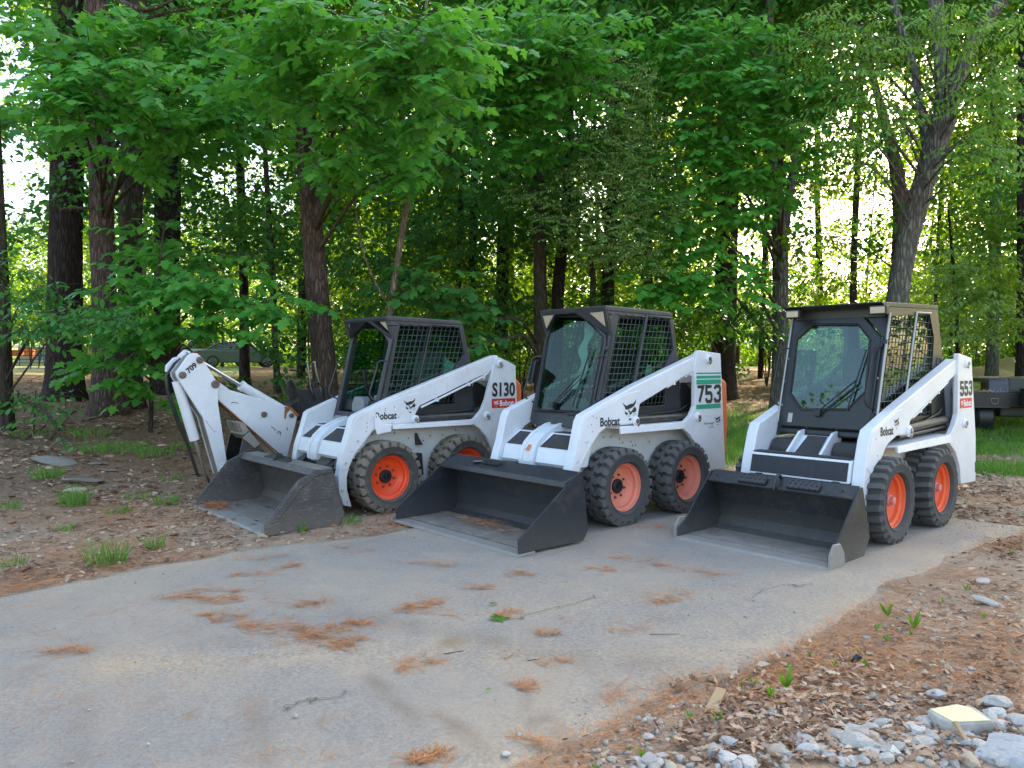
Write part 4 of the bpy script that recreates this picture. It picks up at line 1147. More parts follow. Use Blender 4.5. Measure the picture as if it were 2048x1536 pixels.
SPEC_753 = dict(
    o=(.589, 7.122), yaw=49, white='white', cab='cab_grey', wb=-.90, tread='lug', tyre='tyre', rim='rim_pink', hub='cap', nuts=8,
    label='white loader in the middle of the three with green stripes and 753 on its side',
    hull=[(-1.45, .22), (.20, .22), (.33, .34), (.35, .50), (.28, .62), (.18, .78), (.08, .862), (-1.45, .862)],
    holes=[(.021, .76), (-.079, .759), (-.197, .733), (-.241, .695), (-.356, .695), (-.625, .677), (-1.0, .726), (-.382, .659), (-.424, .658)],
    rail=((.0, .868, .800), (-.93, .866, .797), 0.0), rear=-1.55, tower_top=1.50,
    tower=[(-1.129, 1.53), (-1.10, 1.475), (-1.097, 1.40), (-1.096, 1.008), (-1.034, .919), (-.95, .868), (-.90, .866), (-.90, .799), (-1.011, .739), (-1.10, .657), (-1.19, .575), (-1.26, .47), (-1.34, .37), (-1.427, .36), (-1.612, .352), (-1.622, .415), (-1.525, 1.52), (-1.167, 1.549)],
    inner=[(-1.02, .87), (-1.58, .87), (-1.52, 1.40), (-1.30, 1.45), (-1.12, 1.38), (-1.0, 1.0)],
    vent=[(-1.062, .955), (-1.141, 1.231), (-1.185, 1.222), (-1.29, 1.165), (-1.29, 1.094), (-1.266, .945)],
    arm=[(.438, .984), (-.219, 1.220), (-1.12, 1.488), (-1.30, 1.54), (-1.37, 1.47), (-1.30, 1.40), (-1.12, 1.357), (-.296, 1.054), (-.264, .924), (-.235, .876), (.145, .869), (.244, .82), (.37, .686), (.456, .573), (.493, .504), (.53, .40), (.525, .25), (.47, .09), (.56, .09), (.62, .24), (.63, .40), (.60, .521), (.535, .70), (.472, .93)],
    armplate=[(.42, .965), (-.10, 1.150), (-.29, 1.175), (-.285, 1.06), (-.25, .93), (-.23, .888), (.15, .881), (.25, .83), (.38, .69), (.47, .57), (.575, .52), (.515, .70), (.455, .92)],
    pins=[(-1.304, 1.464, .045, .55), (-1.135, .90, .042, .55), (-.224, .903, .045, .534)],
    armholes=[(.406, .762), (.515, .60)], dots=[(.33, .97), (.35, .90), (.29, .955), (.34, .84), (.10, .93)],
    cyl=((-.224, .903), (-1.135, .90)), pipe=[(-1.14, .50, 1.37), (-1.08, .50, 1.32), (-1.0, .50, 1.305), (-.92, .505, 1.285), (-.8, .515, 1.235), (-.7, .515, 1.195)],
    tail=[(-1.56, 1.29), (-1.773, 1.279), (-1.874, 1.228), (-1.902, .79), (-1.864, .388), (-1.56, .36)], tailmat='orange',
    cross=cross_steps, crossx=.50, decals=decals_753, front=front_round_closed, warn=True,
    cabp=dict(y=.42, front=(.4237, -.266), ztop=1.936, rx=(.055, -.905), roof='round', rearx=(-1.30, .20), upper=(-.547, .316),
              side=[(.055, 1.92), (-.02, 1.668), (.136, 1.082), (.19, .88), (-1.06, .88), (-1.004, 1.478), (-.905, 1.895)],
              open=[(-.135, 1.845), (-.862, 1.850), (-.925, 1.554), (-.80, 1.40), (-.80, 1.02), (.085, 1.02), (.065, 1.121)],
              bars=[[(-.87, 1.857), (-.513, 1.866), (-.327, 1.217), (-.272, 1.02)]], barr=.014, wr=.0036, dx=.056, dz=.056, slant=-.275,
              hand=(1.09, 1.475), hand_out=False, gmat='glass',
              frontpoly=[(-.42, .945), (.42, .945), (.42, 1.70), (.05, 1.90), (-.365, 1.90), (-.42, 1.71)],
              door=[(-.385, .962), (.372, .975), (.390, 1.613), (.374, 1.683), (.035, 1.89), (-.358, 1.89), (-.416, 1.69)],
              glass=[(-.352, 1.862), (.029, 1.855), (.33, 1.656), (.339, 1.6), (.335, 1.058), (.274, .998), (-.293, .988), (-.348, 1.015), (-.385, 1.66)],
              wiper=[(-.12, 1.035), (.17, 1.31), (.14, 1.03), (.235, 1.56)], hinge=(1.56, 1.06)),
    bucket=dict(mat='bucket_new', y=(-.83, .83), shell=[(1.32, .02), (.86, .02), (.78, .05), (.735, .10), (.745, .25), (.79, .545)],
                side=[(.765, .575), (.70, .10), (.755, .022), (1.27, .026), (1.435, .028), (1.44, .13), (.815, .567)],
                edge=[(1.455, .006), (1.28, .006), (1.28, .026), (1.43, .024)], top=[(.765, .568), (.94, .505), (.952, .455), (.935, .455), (.925, .490), (.765, .548)], extras=ex_plain))

SPEC_553 = dict(
    o=(2.577, 6.427), yaw=48.5, white='white', cab='cab_black', fx0=-.045, wb=-1.005, tread='bar', tyre='tyre', rim='rim_orange', hub='axle', nuts=6, dish=-.005, bolt='bare',
    label='white loader with a glossy black cab and octagonal door window, 553 on its side',
    hull=[(-1.60, .22), (.05, .22), (.10, .34), (.08, .55), (-.10, .70), (-.22, .752), (-1.60, .752)],
    holes=[(-.2, .66), (-.3, .62)],
    rail=((-.225, .755, .694), (-1.40, .778, .704), 0.0), rear=-1.98, tower_top=1.44,
    tower=[(-1.569, 1.50), (-1.569, 1.40), (-1.576, .959), (-1.494, .85), (-1.403, .78), (-1.37, .778), (-1.369, .70), (-1.535, .605), (-1.645, .459), (-1.684, .292), (-2.079, .278), (-2.06, .72), (-1.912, 1.472), (-1.59, 1.514)],
    inner=[(-1.70, .76), (-2.03, .76), (-1.93, 1.36), (-1.74, 1.36)],
    vent=[(-1.90, .88), (-1.90, .93), (-1.84, .93), (-1.84, .88)],
    arm=[(.190, .902), (-.27, 1.060), (-1.58, 1.462), (-1.74, 1.46), (-1.76, 1.39), (-1.60, 1.330), (-.647, .987), (-.545, .941), (-.525, .905), (-.565, .864), (-.524, .822), (-.276, .832), (-.107, .776), (-.062, .749), (.026, .659), (.114, .628), (.195, .54), (.225, .467), (.245, .407), (.235, .25), (.214, .087), (.29, .087), (.345, .25), (.345, .42), (.300, .62), (.235, .82)],
    armplate=[(.18, .885), (-.26, 1.035), (-.36, 1.045), (-.50, .92), (-.52, .86), (-.50, .835), (-.28, .842), (-.10, .785), (-.05, .755), (.03, .67), (.12, .635), (.20, .56), (.285, .62), (.222, .80)],
    pins=[(-1.75, 1.42, .040, .55), (-1.721, .863, .042, .55), (-.485, .860, .050, .534)],
    armholes=[], dots=[(.1, .70), (.13, .83), (.33, .25)],
    cyl=((-.485, .860), (-1.55, .90)), pipe=[(-1.45, .50, 1.25), (-1.2, .505, 1.165), (-1.0, .505, 1.09), (-.8, .505, 1.015), (-.65, .505, .96)],
    tail=[(-1.94, 1.20), (-1.985, 1.19), (-2.03, 1.10), (-2.07, .60), (-2.07, .34), (-1.94, .32)], tailmat='white',
    cross=cross_box, crossx=.3, decals=decals_553, front=front_octagon,
    cabp=dict(y=.425, front=(.127, -.266), ztop=1.926, rx=(-.197, -1.392), roof='flat', roofmat='cab_olive', rearx=(-1.84, .20),
              side=[(-.215, 1.895), (-.361, 1.815), (-.171, 1.121), (-.08, .79), (-1.66, .79), (-1.54, 1.462), (-1.40, 1.915)],
              open=[(-.392, 1.815), (-1.217, 1.865), (-1.32, 1.661), (-1.29, 1.381), (-1.29, .95), (-.155, .95), (-.205, 1.12)],
              bars=[[(-1.22, 1.872), (-.905, 1.866), (-.70, 1.157), (-.64, .95)], [(-.355, 1.84), (-.165, 1.121), (-.11, .90)]], barmat='bare', barr=.011, wr=.0034, wire='black', dx=.066, dz=.062, slant=-.275,
              hand=(1.08, 1.545), hand_out=True, gmat='glass_dark', vent=(-1.44, 1.42),
              frontpoly=[(-.425, .86), (.425, .86), (.425, 1.86), (-.425, 1.86)],
              door=[(-.398, .865), (.388, .865), (.400, 1.632), (.222, 1.822), (-.255, 1.822), (-.402, 1.65)],
              glass=[(-.216, 1.757), (.173, 1.742), (.285, 1.619), (.306, 1.195), (.176, 1.046), (-.217, 1.029), (-.341, 1.163), (-.350, 1.634)],
              wiper=[(-.06, 1.0), (.24, 1.28), (.19, 1.03), (.285, 1.54)], hinge=(1.60, .98)),
    bucket=dict(mat='bucket_dusty', y=(-.635, .635), shell=[(.97, .014), (.60, .014), (.53, .05), (.475, .12), (.50, .25), (.585, .50)],
                side=[(.575, .515), (.45, .131), (.54, .004), (1.085, .004), (1.09, .09), (.985, .15), (.635, .505), (.62, .515)],
                cutter=[(.89, .002), (.90, .085), (.965, .165), (1.05, .170), (1.108, .10), (1.115, .002)],
                edge=[(1.13, .002), (.95, .002), (.95, .022), (1.10, .020)], top=[(.585, .525), (.69, .445), (.685, .425), (.575, .505)], extras=ex_grips))
for S in (SPEC_S130, SPEC_753, SPEC_553): loader(S)

# ------------------------------------------------------------------ backhoe standing beside the first loader
def backhoe():
    yaw = R(49.5); f = np.array([-math.sin(yaw), -math.cos(yaw)]); l = np.array([math.cos(yaw), -math.sin(yaw)])
    o = np.array([-1.552, 7.71]) + l * -1.25
    root = empty('backhoe', (o[0], o[1], 0), math.atan2(f[1], f[0]))
    tag(root, 'white backhoe arm with brown pins and a toothed digging bucket, marked 709', 'backhoe')
    W = M['hoe']
    dip = [(1.259, 1.50), (1.215, 1.530), (1.165, 1.525), (1.122, 1.489), (.952, 1.202), (.955, .992), (.865, .349), (.875, .24), (.947, .235), (1.111, .855), (1.369, 1.285), (1.378, 1.33), (1.35, 1.365)]
    m = MB(); m.prism(dip, -.035, .0, 'y'); m.prism(dip, -.215, -.18, 'y')
    d = m.build('dipper', W, root, bevel=.007)
    m = MB(); m.prism(offset_poly(dip, .006), -.18, -.035, 'y'); m.build('dipper_box', M['dipper_in'], d)
    m = MB(); m.prism([(1.29, 1.50), (1.22, 1.565), (1.16, 1.55), (1.15, 1.49), (1.25, 1.44)], -.26, -.225, 'y'); m.prism([(1.405, 1.40), (1.33, 1.48), (1.26, 1.50), (1.24, 1.44), (1.36, 1.33), (1.41, 1.33)], -.27, -.225, 'y'); m.build('link_plate', W, d, bevel=.01)
    boom = [(.965, 1.232), (.925, 1.225), (.804, 1.135), (.151, .933), (.043, .826), (.10, .60), (.180, .33), (.24, .36), (.949, 1.049), (.985, 1.17)]
    m = MB(); m.prism(boom, -.155, -.060, 'y'); b = m.build('boom', W, root, bevel=.01)
    m = MB(); P = [(.18, .33), (.949, 1.03)]
    m.prism([(.17, .31), (.93, 1.015), (.945, 1.04), (.19, .345)], -.17, -.045, 'y'); m.build('boom_underside', M['rust'], b)
    m = MB()
    m.prism([(.20, .938), (.12, .928), (.03, .835), (.05, .815), (.13, .90), (.20, .915)], -.160, -.052, 'y')
    m.add([(.20, -.0585, .90), (.205, -.0585, .80), (.185, -.0585, .80), (.17, -.0585, .86), (.13, -.0585, .90), (.15, -.0585, .93)], [(0, 1, 2, 3, 4, 5)]); m.build('rust_patch', M['rust'], b)
    for (px, pz, r, y, par) in [(1.141, 1.456, .036, .0, d), (1.315, 1.302, .036, .0, d), (.985, 1.203, .042, .0, d), (.439, .859, .032, -.06, b), (.119, .834, .026, -.06, b), (.913, .318, .030, .012, d)]:
        m = MB(); m.lathe([(r, -.01), (r, .018), (r * .82, .026), (r * .3, .028), (.0005, .022)], 'y', (px, y, pz), 20)
        m.build('pin', M['pin'] if pz > .4 else W, par, smooth=35)
    m = MB(); m.prism([(.955, .36), (.90, .375), (.865, .34), (.86, .19), (.96, .19)], .0, .014, 'y'); m.build('lug_plate', W, d, bevel=.006)
    # boom cylinder over the boom
    m = MB(); m.cyl((1.09, -.11, 1.44), (.63, -.11, 1.155), .021, seg=12); c = m.build('dipper_cylinder', M['chrome'], root, smooth=40)
    m = MB(); m.cyl((.665, -.11, 1.178), (.20, -.11, .90), .050, seg=20); m.cyl((.675, -.11, 1.184), (.64, -.11, 1.163), .056, seg=20); m.build('cylinder_barrel', W, c, smooth=40)
    # bucket cylinder behind the dipper
    m = MB(); m.cyl((1.335, -.11, 1.24), (1.165, -.11, .62), .052, seg=20); c = m.build('bucket_cylinder', W, root, smooth=40)
    m = MB(); m.cyl((1.165, -.11, .62), (1.02, -.11, .12), .022, seg=12); m.build('cylinder_rod', M['chrome'], c, smooth=40)
    m = MB()
    for k, yy in enumerate((-.19, -.215, -.24)):
        m.tube([(1.20, yy, 1.53), (1.33, yy, 1.42), (1.41, yy, 1.30), (1.40, yy, 1.14), (1.30 + .01 * k, yy, .85), (1.20, yy, .55), (1.10, yy, .22)], .010, 8)
    m.build('hose', M['black'], root, smooth=50)
    # digging bucket curled under the dipper
    side = [(.706, .652), (.733, .615), (.785, .40), (.80, .20), (.70, .10), (.50, .10), (.40, .22), (.48, .45), (.60, .60), (.668, .708)]
    back = [(.70, .665), (.60, .605), (.48, .45), (.40, .22), (.50, .10), (.70, .10), (.80, .19)]
    bk = empty('digging_bucket', (0, 0, 0), 0, root)
    m = MB(); m.prism(side, .075, .092, 'y'); m.build('bucket_side', M['bucket_worn'], bk, bevel=.003)
    m = MB(); m.prism(side, -.317, -.300, 'y'); m.build('bucket_side', M['bucket_worn'], bk, bevel=.003)
    m = MB(); inn = [(x + .012, z + .008) for x, z in back]; m.prism(back + inn[::-1], -.30, .075, 'y'); m.build('bucket_shell', M['bucket_worn'], bk)
    m = MB(); m.prism([(.73, .665), (.66, .60), (.645, .70), (.69, .74)], -.30, .075, 'y'); m.build('bucket_lip', M['edge_steel'], bk, bevel=.004)
    for k in range(5):
        y = -.275 + .082 * k
        m = MB(); m.prism([(.72, .665), (.655, .685), (.70, .775), (.758, .805), (.765, .79)], y - .028, y + .028, 'y'); m.build('tooth', M['edge_steel'], bk, bevel=.005)
    m = MB(); m.prism([(.74, .63), (.66, .69), (.55, .555), (.61, .51), (.64, .54)], .092, .106, 'y'); m.build('side_cutter', M['edge_steel'], bk, bevel=.004)
    # base frame, stabiliser and controls
    m = MB(); m.b2((-.50, -.34, .16), (-.06, .14, .72)); m.b2((-.55, -.45, .10), (-.10, .2, .20))
    m.build('base_frame', M['black'], root, bevel=.02)
    for y in (-.75, .30):
        m = MB(); m.tube([(-.2, -.3 if y < 0 else .1, .55), (-.25, y * .8, .35), (-.25, y, .04)], .045, 8); m.box((-.25, y, .015), (.26, .22, .03)); m.build('stabiliser', W, root)
    m = MB(); m.prism([(-.135, 1.118), (-.52, 1.11), (-.52, .74), (-.10, .74)], -.52, -.46, 'y'); m.build('control_panel', M['cab_grey'], root, bevel=.008)
    m = MB(); m.prism([(.03, .95), (-.08, 1.02), (-.12, .76), (.02, .76)], -.48, -.30, 'y'); m.build('valve_block', M['black'], root, bevel=.02)
    for (x0, x1, zt) in ((-.30, -.268, 1.437), (-.42, -.363, 1.433)):
        m = MB(); m.tube([(x0 - .05, -.47, 1.0), (x0, -.46, 1.20), (x1 - .012, -.45, 1.33), (x1, -.45, 1.42), (x1 + .005, -.45, zt)], [.008, .008, .011, .011, .009], 8); m.cyl((x1 - .01, -.45, zt), (x1 + .025, -.45, zt + .004), .011, seg=8); m.build('lever', M['bare'], root, smooth=50)
    m = MB()
    for k in range(5): m.tube([(-.09 - .02 * k, -.45, .78), (-.10 - .01 * k, -.43, 1.0), (-.06 - .01 * k, -.42, 1.14), (.0 - .01 * k, -.42, 1.19 + .01 * k), (.01 - .008 * k, -.42, 1.10), (-.05 - .02 * k, -.42, .98), (-.09 - .02 * k, -.42, .86)], .012, 6)
    m.tube([(-.33, -.44, 1.18), (-.40, -.44, 1.19), (-.47, -.44, 1.13), (-.50, -.44, 1.0)], .012, 6); m.tube([(-.33, -.44, 1.19), (-.34, -.44, 1.08), (-.38, -.44, .98)], .012, 6)
    m.build('control_hose', M['black'], root, smooth=50)
    m = MB(); m.tube([(-.03, -.42, 1.10), (.04, -.42, 1.25), (.09, -.42, 1.33)], .003, 5); m.build('wire', M['bare'], root)
    # painted number and the remains of the old lettering
    text_mesh('number', '709', 1.283, 1.165, 1.345, 1.405, .0025, M['decal_black'], root, bold=.04, rot=R(-41))
    m = MB()
    for P in ([(.352, .722), (.345, .705), (.325, .708)], [(.322, .700), (.312, .688), (.318, .680), (.306, .672)], [(.297, .652), (.291, .650)], [(.285, .672), (.272, .660), (.274, .640), (.284, .632)], [(.262, .655), (.240, .645)], [(.258, .668), (.246, .628), (.252, .618)], [(.168, .706), (.170, .672)], [(.178, .672), (.160, .674)], [(.80, .995), (.775, 1.005), (.72, .992)]):
        m.tube([(x, -.0585, z) for x, z in P], .0035, 4)
    m.build('worn_lettering', M['decal_black'], b)
    m = MB(); m.tube([(1.09, .001, .83), (1.0, .001, .70), (.985, .001, .71)], .003, 4); m.build('weld_line', M['mirror'], d)
    return root
backhoe()

# ------------------------------------------------------------------ parked cars behind the trees
def car(name, paint_, loc, rz, label, group, L=4.8, suv=False):
    root = empty(name, loc, rz); tag(root, label, 'car', group)
    H = .3 if suv else 0
    prof = [(-L / 2, .35), (-L / 2, .78 + H * .6), (-L / 2 + .12, .98 + H * .6), (-L / 2 + .75, 1.02 + H * .5), (L / 2 - 1.35, .98 + H * .3), (L / 2 - .25, .80 + H * .3), (L / 2, .62), (L / 2, .30), (-L / 2 + .2, .25)]
    m = MB(); m.prism(prof, -.88, .88, 'y'); b = m.build('body', M[paint_], root, bevel=.09, segs=3)
    cab = [(-L / 2 + (.25 if suv else .62), 1.0 + H * .5), (-L / 2 + (.55 if suv else 1.35), 1.40 + H), (-.1, 1.45 + H), (.55, 1.38 + H), (L / 2 - 1.4, .98 + H * .4)]
    m = MB(); m.prism(cab, -.80, .80, 'y'); m.map(lambda x, y, z: (x, y * (1 - .22 * max(0, (z - 1.0) / .45)), z)); g = m.build('windows', M['car_glass'], root, bevel=.04)
    top = [(x, z) for x, z in cab]
    m = MB(); m.prism([(cab[1][0] + .02, cab[1][1] - .01), (cab[1][0] + .1, cab[1][1] + .03), (-.1, cab[2][1] + .035), (.5, cab[3][1] + .03), (.55, cab[3][1] - .01)], -.60, .60, 'y'); m.build('roof', M[paint_], root, bevel=.03)
    for sg in (1, -1):
        for P in ((cab[0], cab[1]), (cab[4], cab[3])):
            m = MB(); m.tube([(P[0][0], sg * .79, P[0][1]), (P[1][0], sg * .635, P[1][1] + .02)], .035, 6); m.build('window_pillar', M[paint_], root)
        m = MB(); m.tube([(cab[0][0] + .2, sg * .805, cab[0][1] + .03), (cab[4][0] - .2, sg * .80, cab[4][1] + .05)], .012, 6); m.build('window_trim', M['bare'], root)
        m = MB(); m.prism([(-L / 2 - .015, .74 + H * .5), (-L / 2 - .015, .90 + H * .5), (-L / 2 + .34, .90 + H * .5), (-L / 2 + .12, .76 + H * .5)], sg * .62, sg * .893, 'y'); m.build('tail_light', M['tail'], root, bevel=.012)
        for x in (-L / 2 + .95, L / 2 - .95):
            w_ = empty('wheel', (x, sg * .80, .335), 0 if sg > 0 else math.pi, root)
            m = MB(); m.lathe([(.22, .10), (.32, .10), (.335, .07), (.335, -.1), (.0005, -.1)], 'y', seg=24); m.build('tyre', M['black'], w_, smooth=35)
            m = MB()
            m.lathe([(.225, .10), (.215, .07), (.05, .085), (.0005, .09)], 'y', seg=20)
            r = m.build('rim', M['cab_grey'], w_, smooth=40)
            m = MB()
            for k in range(5):
                a = 2 * math.pi * k / 5; m.tube([(.03 * math.cos(a), .10, .03 * math.sin(a)), (.21 * math.cos(a), .105, .21 * math.sin(a))], .022, 5)
            m.lathe([(.228, .108), (.215, .112), (.205, .10)], 'y', seg=24); m.build('spokes', M['car_silver'], w_, smooth=40)
    m = MB(); m.b2((-L / 2 - .02, -.26, .70 + H * .5), (-L / 2 - .005, .26, .82 + H * .5)); m.build('licence_plate', M['plate'], root)
    m = MB(); m.b2((-L / 2 - .018, -.5, .86 + H * .5), (-L / 2 - .004, .5, .89 + H * .5)); m.build('boot_trim', M['bare'], root)
    return root
def place(px, py, Y):
    p = at(px, py, Y); return (p[0], p[1], float(gz(p[0], p[1])))
car('sedan', 'car_dark', place(478, 700, 44.0), R(24), 'dark green-grey sedan with a red tail light, seen past the backhoe', 'cars parked beyond the trees')
car('wagon', 'car_silver', place(440, 700, 51.0), R(14), 'silver car with dark side windows parked behind the dark sedan', 'cars parked beyond the trees', 4.6, True)
car('sedan', 'car_black', place(336, 705, 45.0), R(58), 'black car half hidden by leaves left of the dark sedan', 'cars parked beyond the trees')

# ------------------------------------------------------------------ equipment trailer at the right edge
def trailer():
    p = at(2005, 800, 13.4); z0 = float(gz(p[0], p[1])) 
    root = empty('equipment_trailer', (p[0], p[1], z0), R(-14)); tag(root, 'black equipment trailer with a checker plate fender and chains at the tongue', 'trailer')
    # local: x to the right, y away, z up
    bl = M['black_steel']
    m = MB(); m.b2((-1.3, .25, .55), (2.2, .37, .80)); m.b2((-1.3, .37, .72), (2.2, 2.6, .78)); m.build('bed_rail', bl, root, bevel=.01)
    m = MB(); m.b2((-1.2, .24, .535), (.2, .25, .56)); m.build('rail_trim', M['cab_grey'], root)
    m = MB()
    sec = [(.40, .78), (.42, 1.02), (.52, 1.06), (1.8, 1.06), (1.8, .98), (.60, .98), (.55, .78)]
    m.prism([(a, b) for a, b in sec], -.08, .24, 'x'); m.map(lambda x, y, z: (x + .0, y, z))
    fd = m.build('fender', M['navy'], root, bevel=.01)
    m = MB()
    for i in range(6):
        for j in range(5):
            m.box((-.06 + .055 * i, .405 + .006 * j, .82 + .04 * j + (.012 if i % 2 else 0)), (.035, .006, .008), Matrix.Rotation(R(35 if (i + j) % 2 else -35), 3, 'Y'))
    m.build('checker_tread', M['bare'], fd, kind='stuff')
    m = MB(); m.prism([(.42, .78), (.44, 1.04), (.56, 1.075), (1.9, 1.075), (1.9, .78)], .24, 2.0, 'x'); m.build('tool_box', M['green_steel'], root, bevel=.03)
    for x, y in ((.12, .72), (1.9, .9)):
        w_ = empty('wheel', (x - .25, y, .34), R(90), root)
        m = MB(); m.lathe([(.20, .14), (.31, .16), (.37, .11), (.37, -.11), (.31, -.16), (.20, -.14)], 'y', seg=28); m.build('tyre', M['black_steel'], w_, smooth=40)
        m = MB(); m.lathe([(.205, .11), (.19, .06), (.0005, .05)], 'y', seg=20); m.build('rim', bl, w_, smooth=40)
    m = MB(); m.b2((.12, .45, .36), (.60, 1.0, .56)); m.build('axle_housing', M['green_steel'], root, bevel=.03)
    m = MB(); m.b2((.34, -.12, .58), (.95, .22, .86)); m.b2((.335, -.125, .862), (.96, .225, .885)); m.build('battery_box', bl, root, bevel=.012)
    for x in (.36, .52):
        m = MB(); m.lathe([(.075, -.01), (.08, .0), (.07, .014), (.03, .02), (.028, .03), (.0005, .03)], 'y', (x, -.135, .64), 18); m.map(lambda a, b, c: (a, -.27 - b, c)); m.build('winch_wheel', M['pin'], root, smooth=40)
    rr = random.Random(4); 
    for k in range(3):
        m = MB(); x0, z0_ = .30 + .1 * k, .60
        for i in range(13):
            t = i / 12; x = x0 + .20 * t; z = z0_ - .32 * math.sin(math.pi * t) * (.7 + .2 * k) - .1 * t
            a = R(90 * (i % 2)); P = [(x + .018 * math.cos(q) , -.18 + .012 * math.cos(q) * math.sin(a), z + .010 * math.sin(q)) for q in np.linspace(0, 2 * math.pi, 9)]
            m.tube(P, .004, 5, False)
        m.build('chain', M['bare'], root, kind='stuff')
    m = MB(); m.prism([(.36, .34), (.40, .48), (.46, .50), (.52, .44), (.54, .34)], -.22, -.12, 'y'); m.b2((.32, -.24, .325), (.58, -.10, .338)); m.build('coupler', M['mirror'], root, bevel=.01)
    m = MB(); m.cyl((.40, -.17, .02), (.40, -.17, .32), .02, seg=10); m.cyl((.40, -.17, .0), (.40, -.17, .02), .05, seg=12); m.build('jack_stand', M['pin'], root)
    m = MB(); m.tube([(.62, -.2, .60), (.61, -.2, .35), (.64, -.2, .12)], .016, 8); m.build('strap', M['bare'], root)
    m = MB(); L = [(-.10, .245, .70), (.02, .245, .70), (.01, .245, .62), (-.02, .245, .605), (-.08, .245, .61), (-.10, .245, .66)]
    m.tube([(a, b - .008, c) for a, b, c in L + L[:1]], .006, 6); m.build('tie_ring', M['bare'], root)
    m = MB()
    for k in range(26):
        x = -.45 + rr.random() * .35; a = rr.uniform(-.5, .5); m.tube([(x - .05, .30 + rr.uniform(-.04, .04), .805 + rr.random() * .03), (x, .31, .815 + rr.random() * .05), (x + .05, .30 + a * .05, .805 + rr.random() * .02)], .005, 4)
    lt = m.build('straw_clump', M['litter'], None, kind=None)
    lt.location = root.location; lt.rotation_euler = root.rotation_euler; tag(lt, 'small clump of dry straw lying on the trailer rail', 'straw')
trailer()
# ------------------------------------------------------------------ trees
def resample(P, rad, step):
    P = np.asarray(P, float); rad = np.asarray(rad, float)
    d = np.r_[0, np.cumsum(np.linalg.norm(np.diff(P, axis=0), axis=1))]
    n = max(3, int(d[-1] / step) + 1); t = np.linspace(0, d[-1], n)
    # smooth by cubic-ish resampling
    Q = np.stack([np.interp(t, d, P[:, i]) for i in range(3)], 1); r = np.interp(t, d, rad)
    for _ in range(2): Q[1:-1] = (Q[:-2] + 2 * Q[1:-1] + Q[2:]) / 4
    return Q, r
def limb(name, P, rad, mat, parent, seg=12, step=.3, rough=.06, flare=0.0, origin=None):
    Q, r = resample(P, rad, step)
    if origin is not None: Q = Q - np.asarray(origin)
    n = len(Q); T = np.gradient(Q, axis=0); T /= np.linalg.norm(T, axis=1, keepdims=True) + 1e-9
    ref = np.array([1.0, .2, 0]) if abs(T[0][2]) > .6 else np.array([0, 0, 1.0])
    U = ref - T * (T @ ref)[:, None]; U /= np.linalg.norm(U, axis=1, keepdims=True); Wv = np.cross(T, U)
    an = np.linspace(0, 2 * np.pi, seg, endpoint=False)
    ph = rng.random(4) * 6.28
    h = np.cumsum(np.r_[0, np.linalg.norm(np.diff(Q, axis=0), axis=1)])
    rr = r[:, None] * (1 + rough * np.sin(3 * an[None] + ph[0] + h[:, None] * .7) + rough * .6 * np.sin(5 * an[None] + ph[1] - h[:, None] * 1.3) + rough * rng.normal(size=(n, seg)) * .5)
    if flare: rr *= 1 + flare * np.exp(-h[:, None] / .28) * (1 + .35 * np.sin(5 * an[None] + ph[2]))
    V = Q[:, None] + rr[:, :, None] * (np.cos(an)[None, :, None] * U[:, None] + np.sin(an)[None, :, None] * Wv[:, None])
    i = np.arange(n - 1)[:, None] * seg; k = np.arange(seg)[None]; k2 = (k + 1) % seg
    L = np.stack([i + k, i + k2, i + seg + k2, i + seg + k], -1).reshape(-1)
    me = np_mesh(name, V.reshape(-1, 3), np.full((n - 1) * seg, 4), L, mat, True)
    return link_mesh(name, me, parent)
def ball(n, p=2.4):
    v = rng.normal(size=(n, 3)); v /= np.linalg.norm(v, axis=1, keepdims=True)
    return v * (rng.random(n) ** (1 / p))[:, None]
STY = {'maple': (MAPLE, .170, .55), 'elm': (ELM, .125, .35), 'oak': (OAK, .125, .6), 'small': (SIMPLE, .062, .4), 'far': (SIMPLE, .125, .4), 'midmaple': (ELM, .135, .5)}
def spray(c, rad, n, style, L=None, flatness=1.0):
    """twigs carrying two rows of drooping leaves, spread through an ellipsoid"""
    tm, L0, dr = STY[style]; L = L or L0
    per = 9; T = max(1, int(n / per))
    st = c + ball(T) * rad
    az = rng.random(T) * 2 * np.pi
    d = np.stack([np.cos(az), np.sin(az), rng.normal(-.22, .22, T) * flatness], 1); d /= np.linalg.norm(d, axis=1, keepdims=True)
    ln = L * rng.uniform(2.6, 4.6, T)
    pos, tip = [], []
    for k in range(per):
        t = (k + .6) / per
        side = 1 if k % 2 else -1
        pr = np.stack([-d[:, 1], d[:, 0], np.zeros(T)], 1)
        p = st + d * (ln * t)[:, None]
        if k == per - 1: tp = d * 1.0
        else: tp = d * .45 + pr * side * .85
        tp = tp + np.array([-.10, -.55, -1.0]) * (dr + .15 + rng.normal(0, .25, T))[:, None] + rng.normal(0, .11, (T, 3))
        pos.append(p + tp * L * .15); tip.append(tp)
    pos = np.concatenate(pos); tip = np.concatenate(tip)
    size = L * rng.uniform(.6, 1.12, len(pos))
    M3 = frames(tip, rng.normal(0, .24, len(pos)), len(pos))
    tw = (st, d, ln)
    return pos, M3, size, tm, tw
def clump(c, rad, n, L):
    pos = c + ball(n, 2.6) * rad
    tip = rng.normal(size=(n, 3)) * np.array([1, 1, .35]) + np.array([0, 0, -.45])
    return pos, frames(tip, rng.normal(0, .45, n), n), L * rng.uniform(.6, 1.25, n)
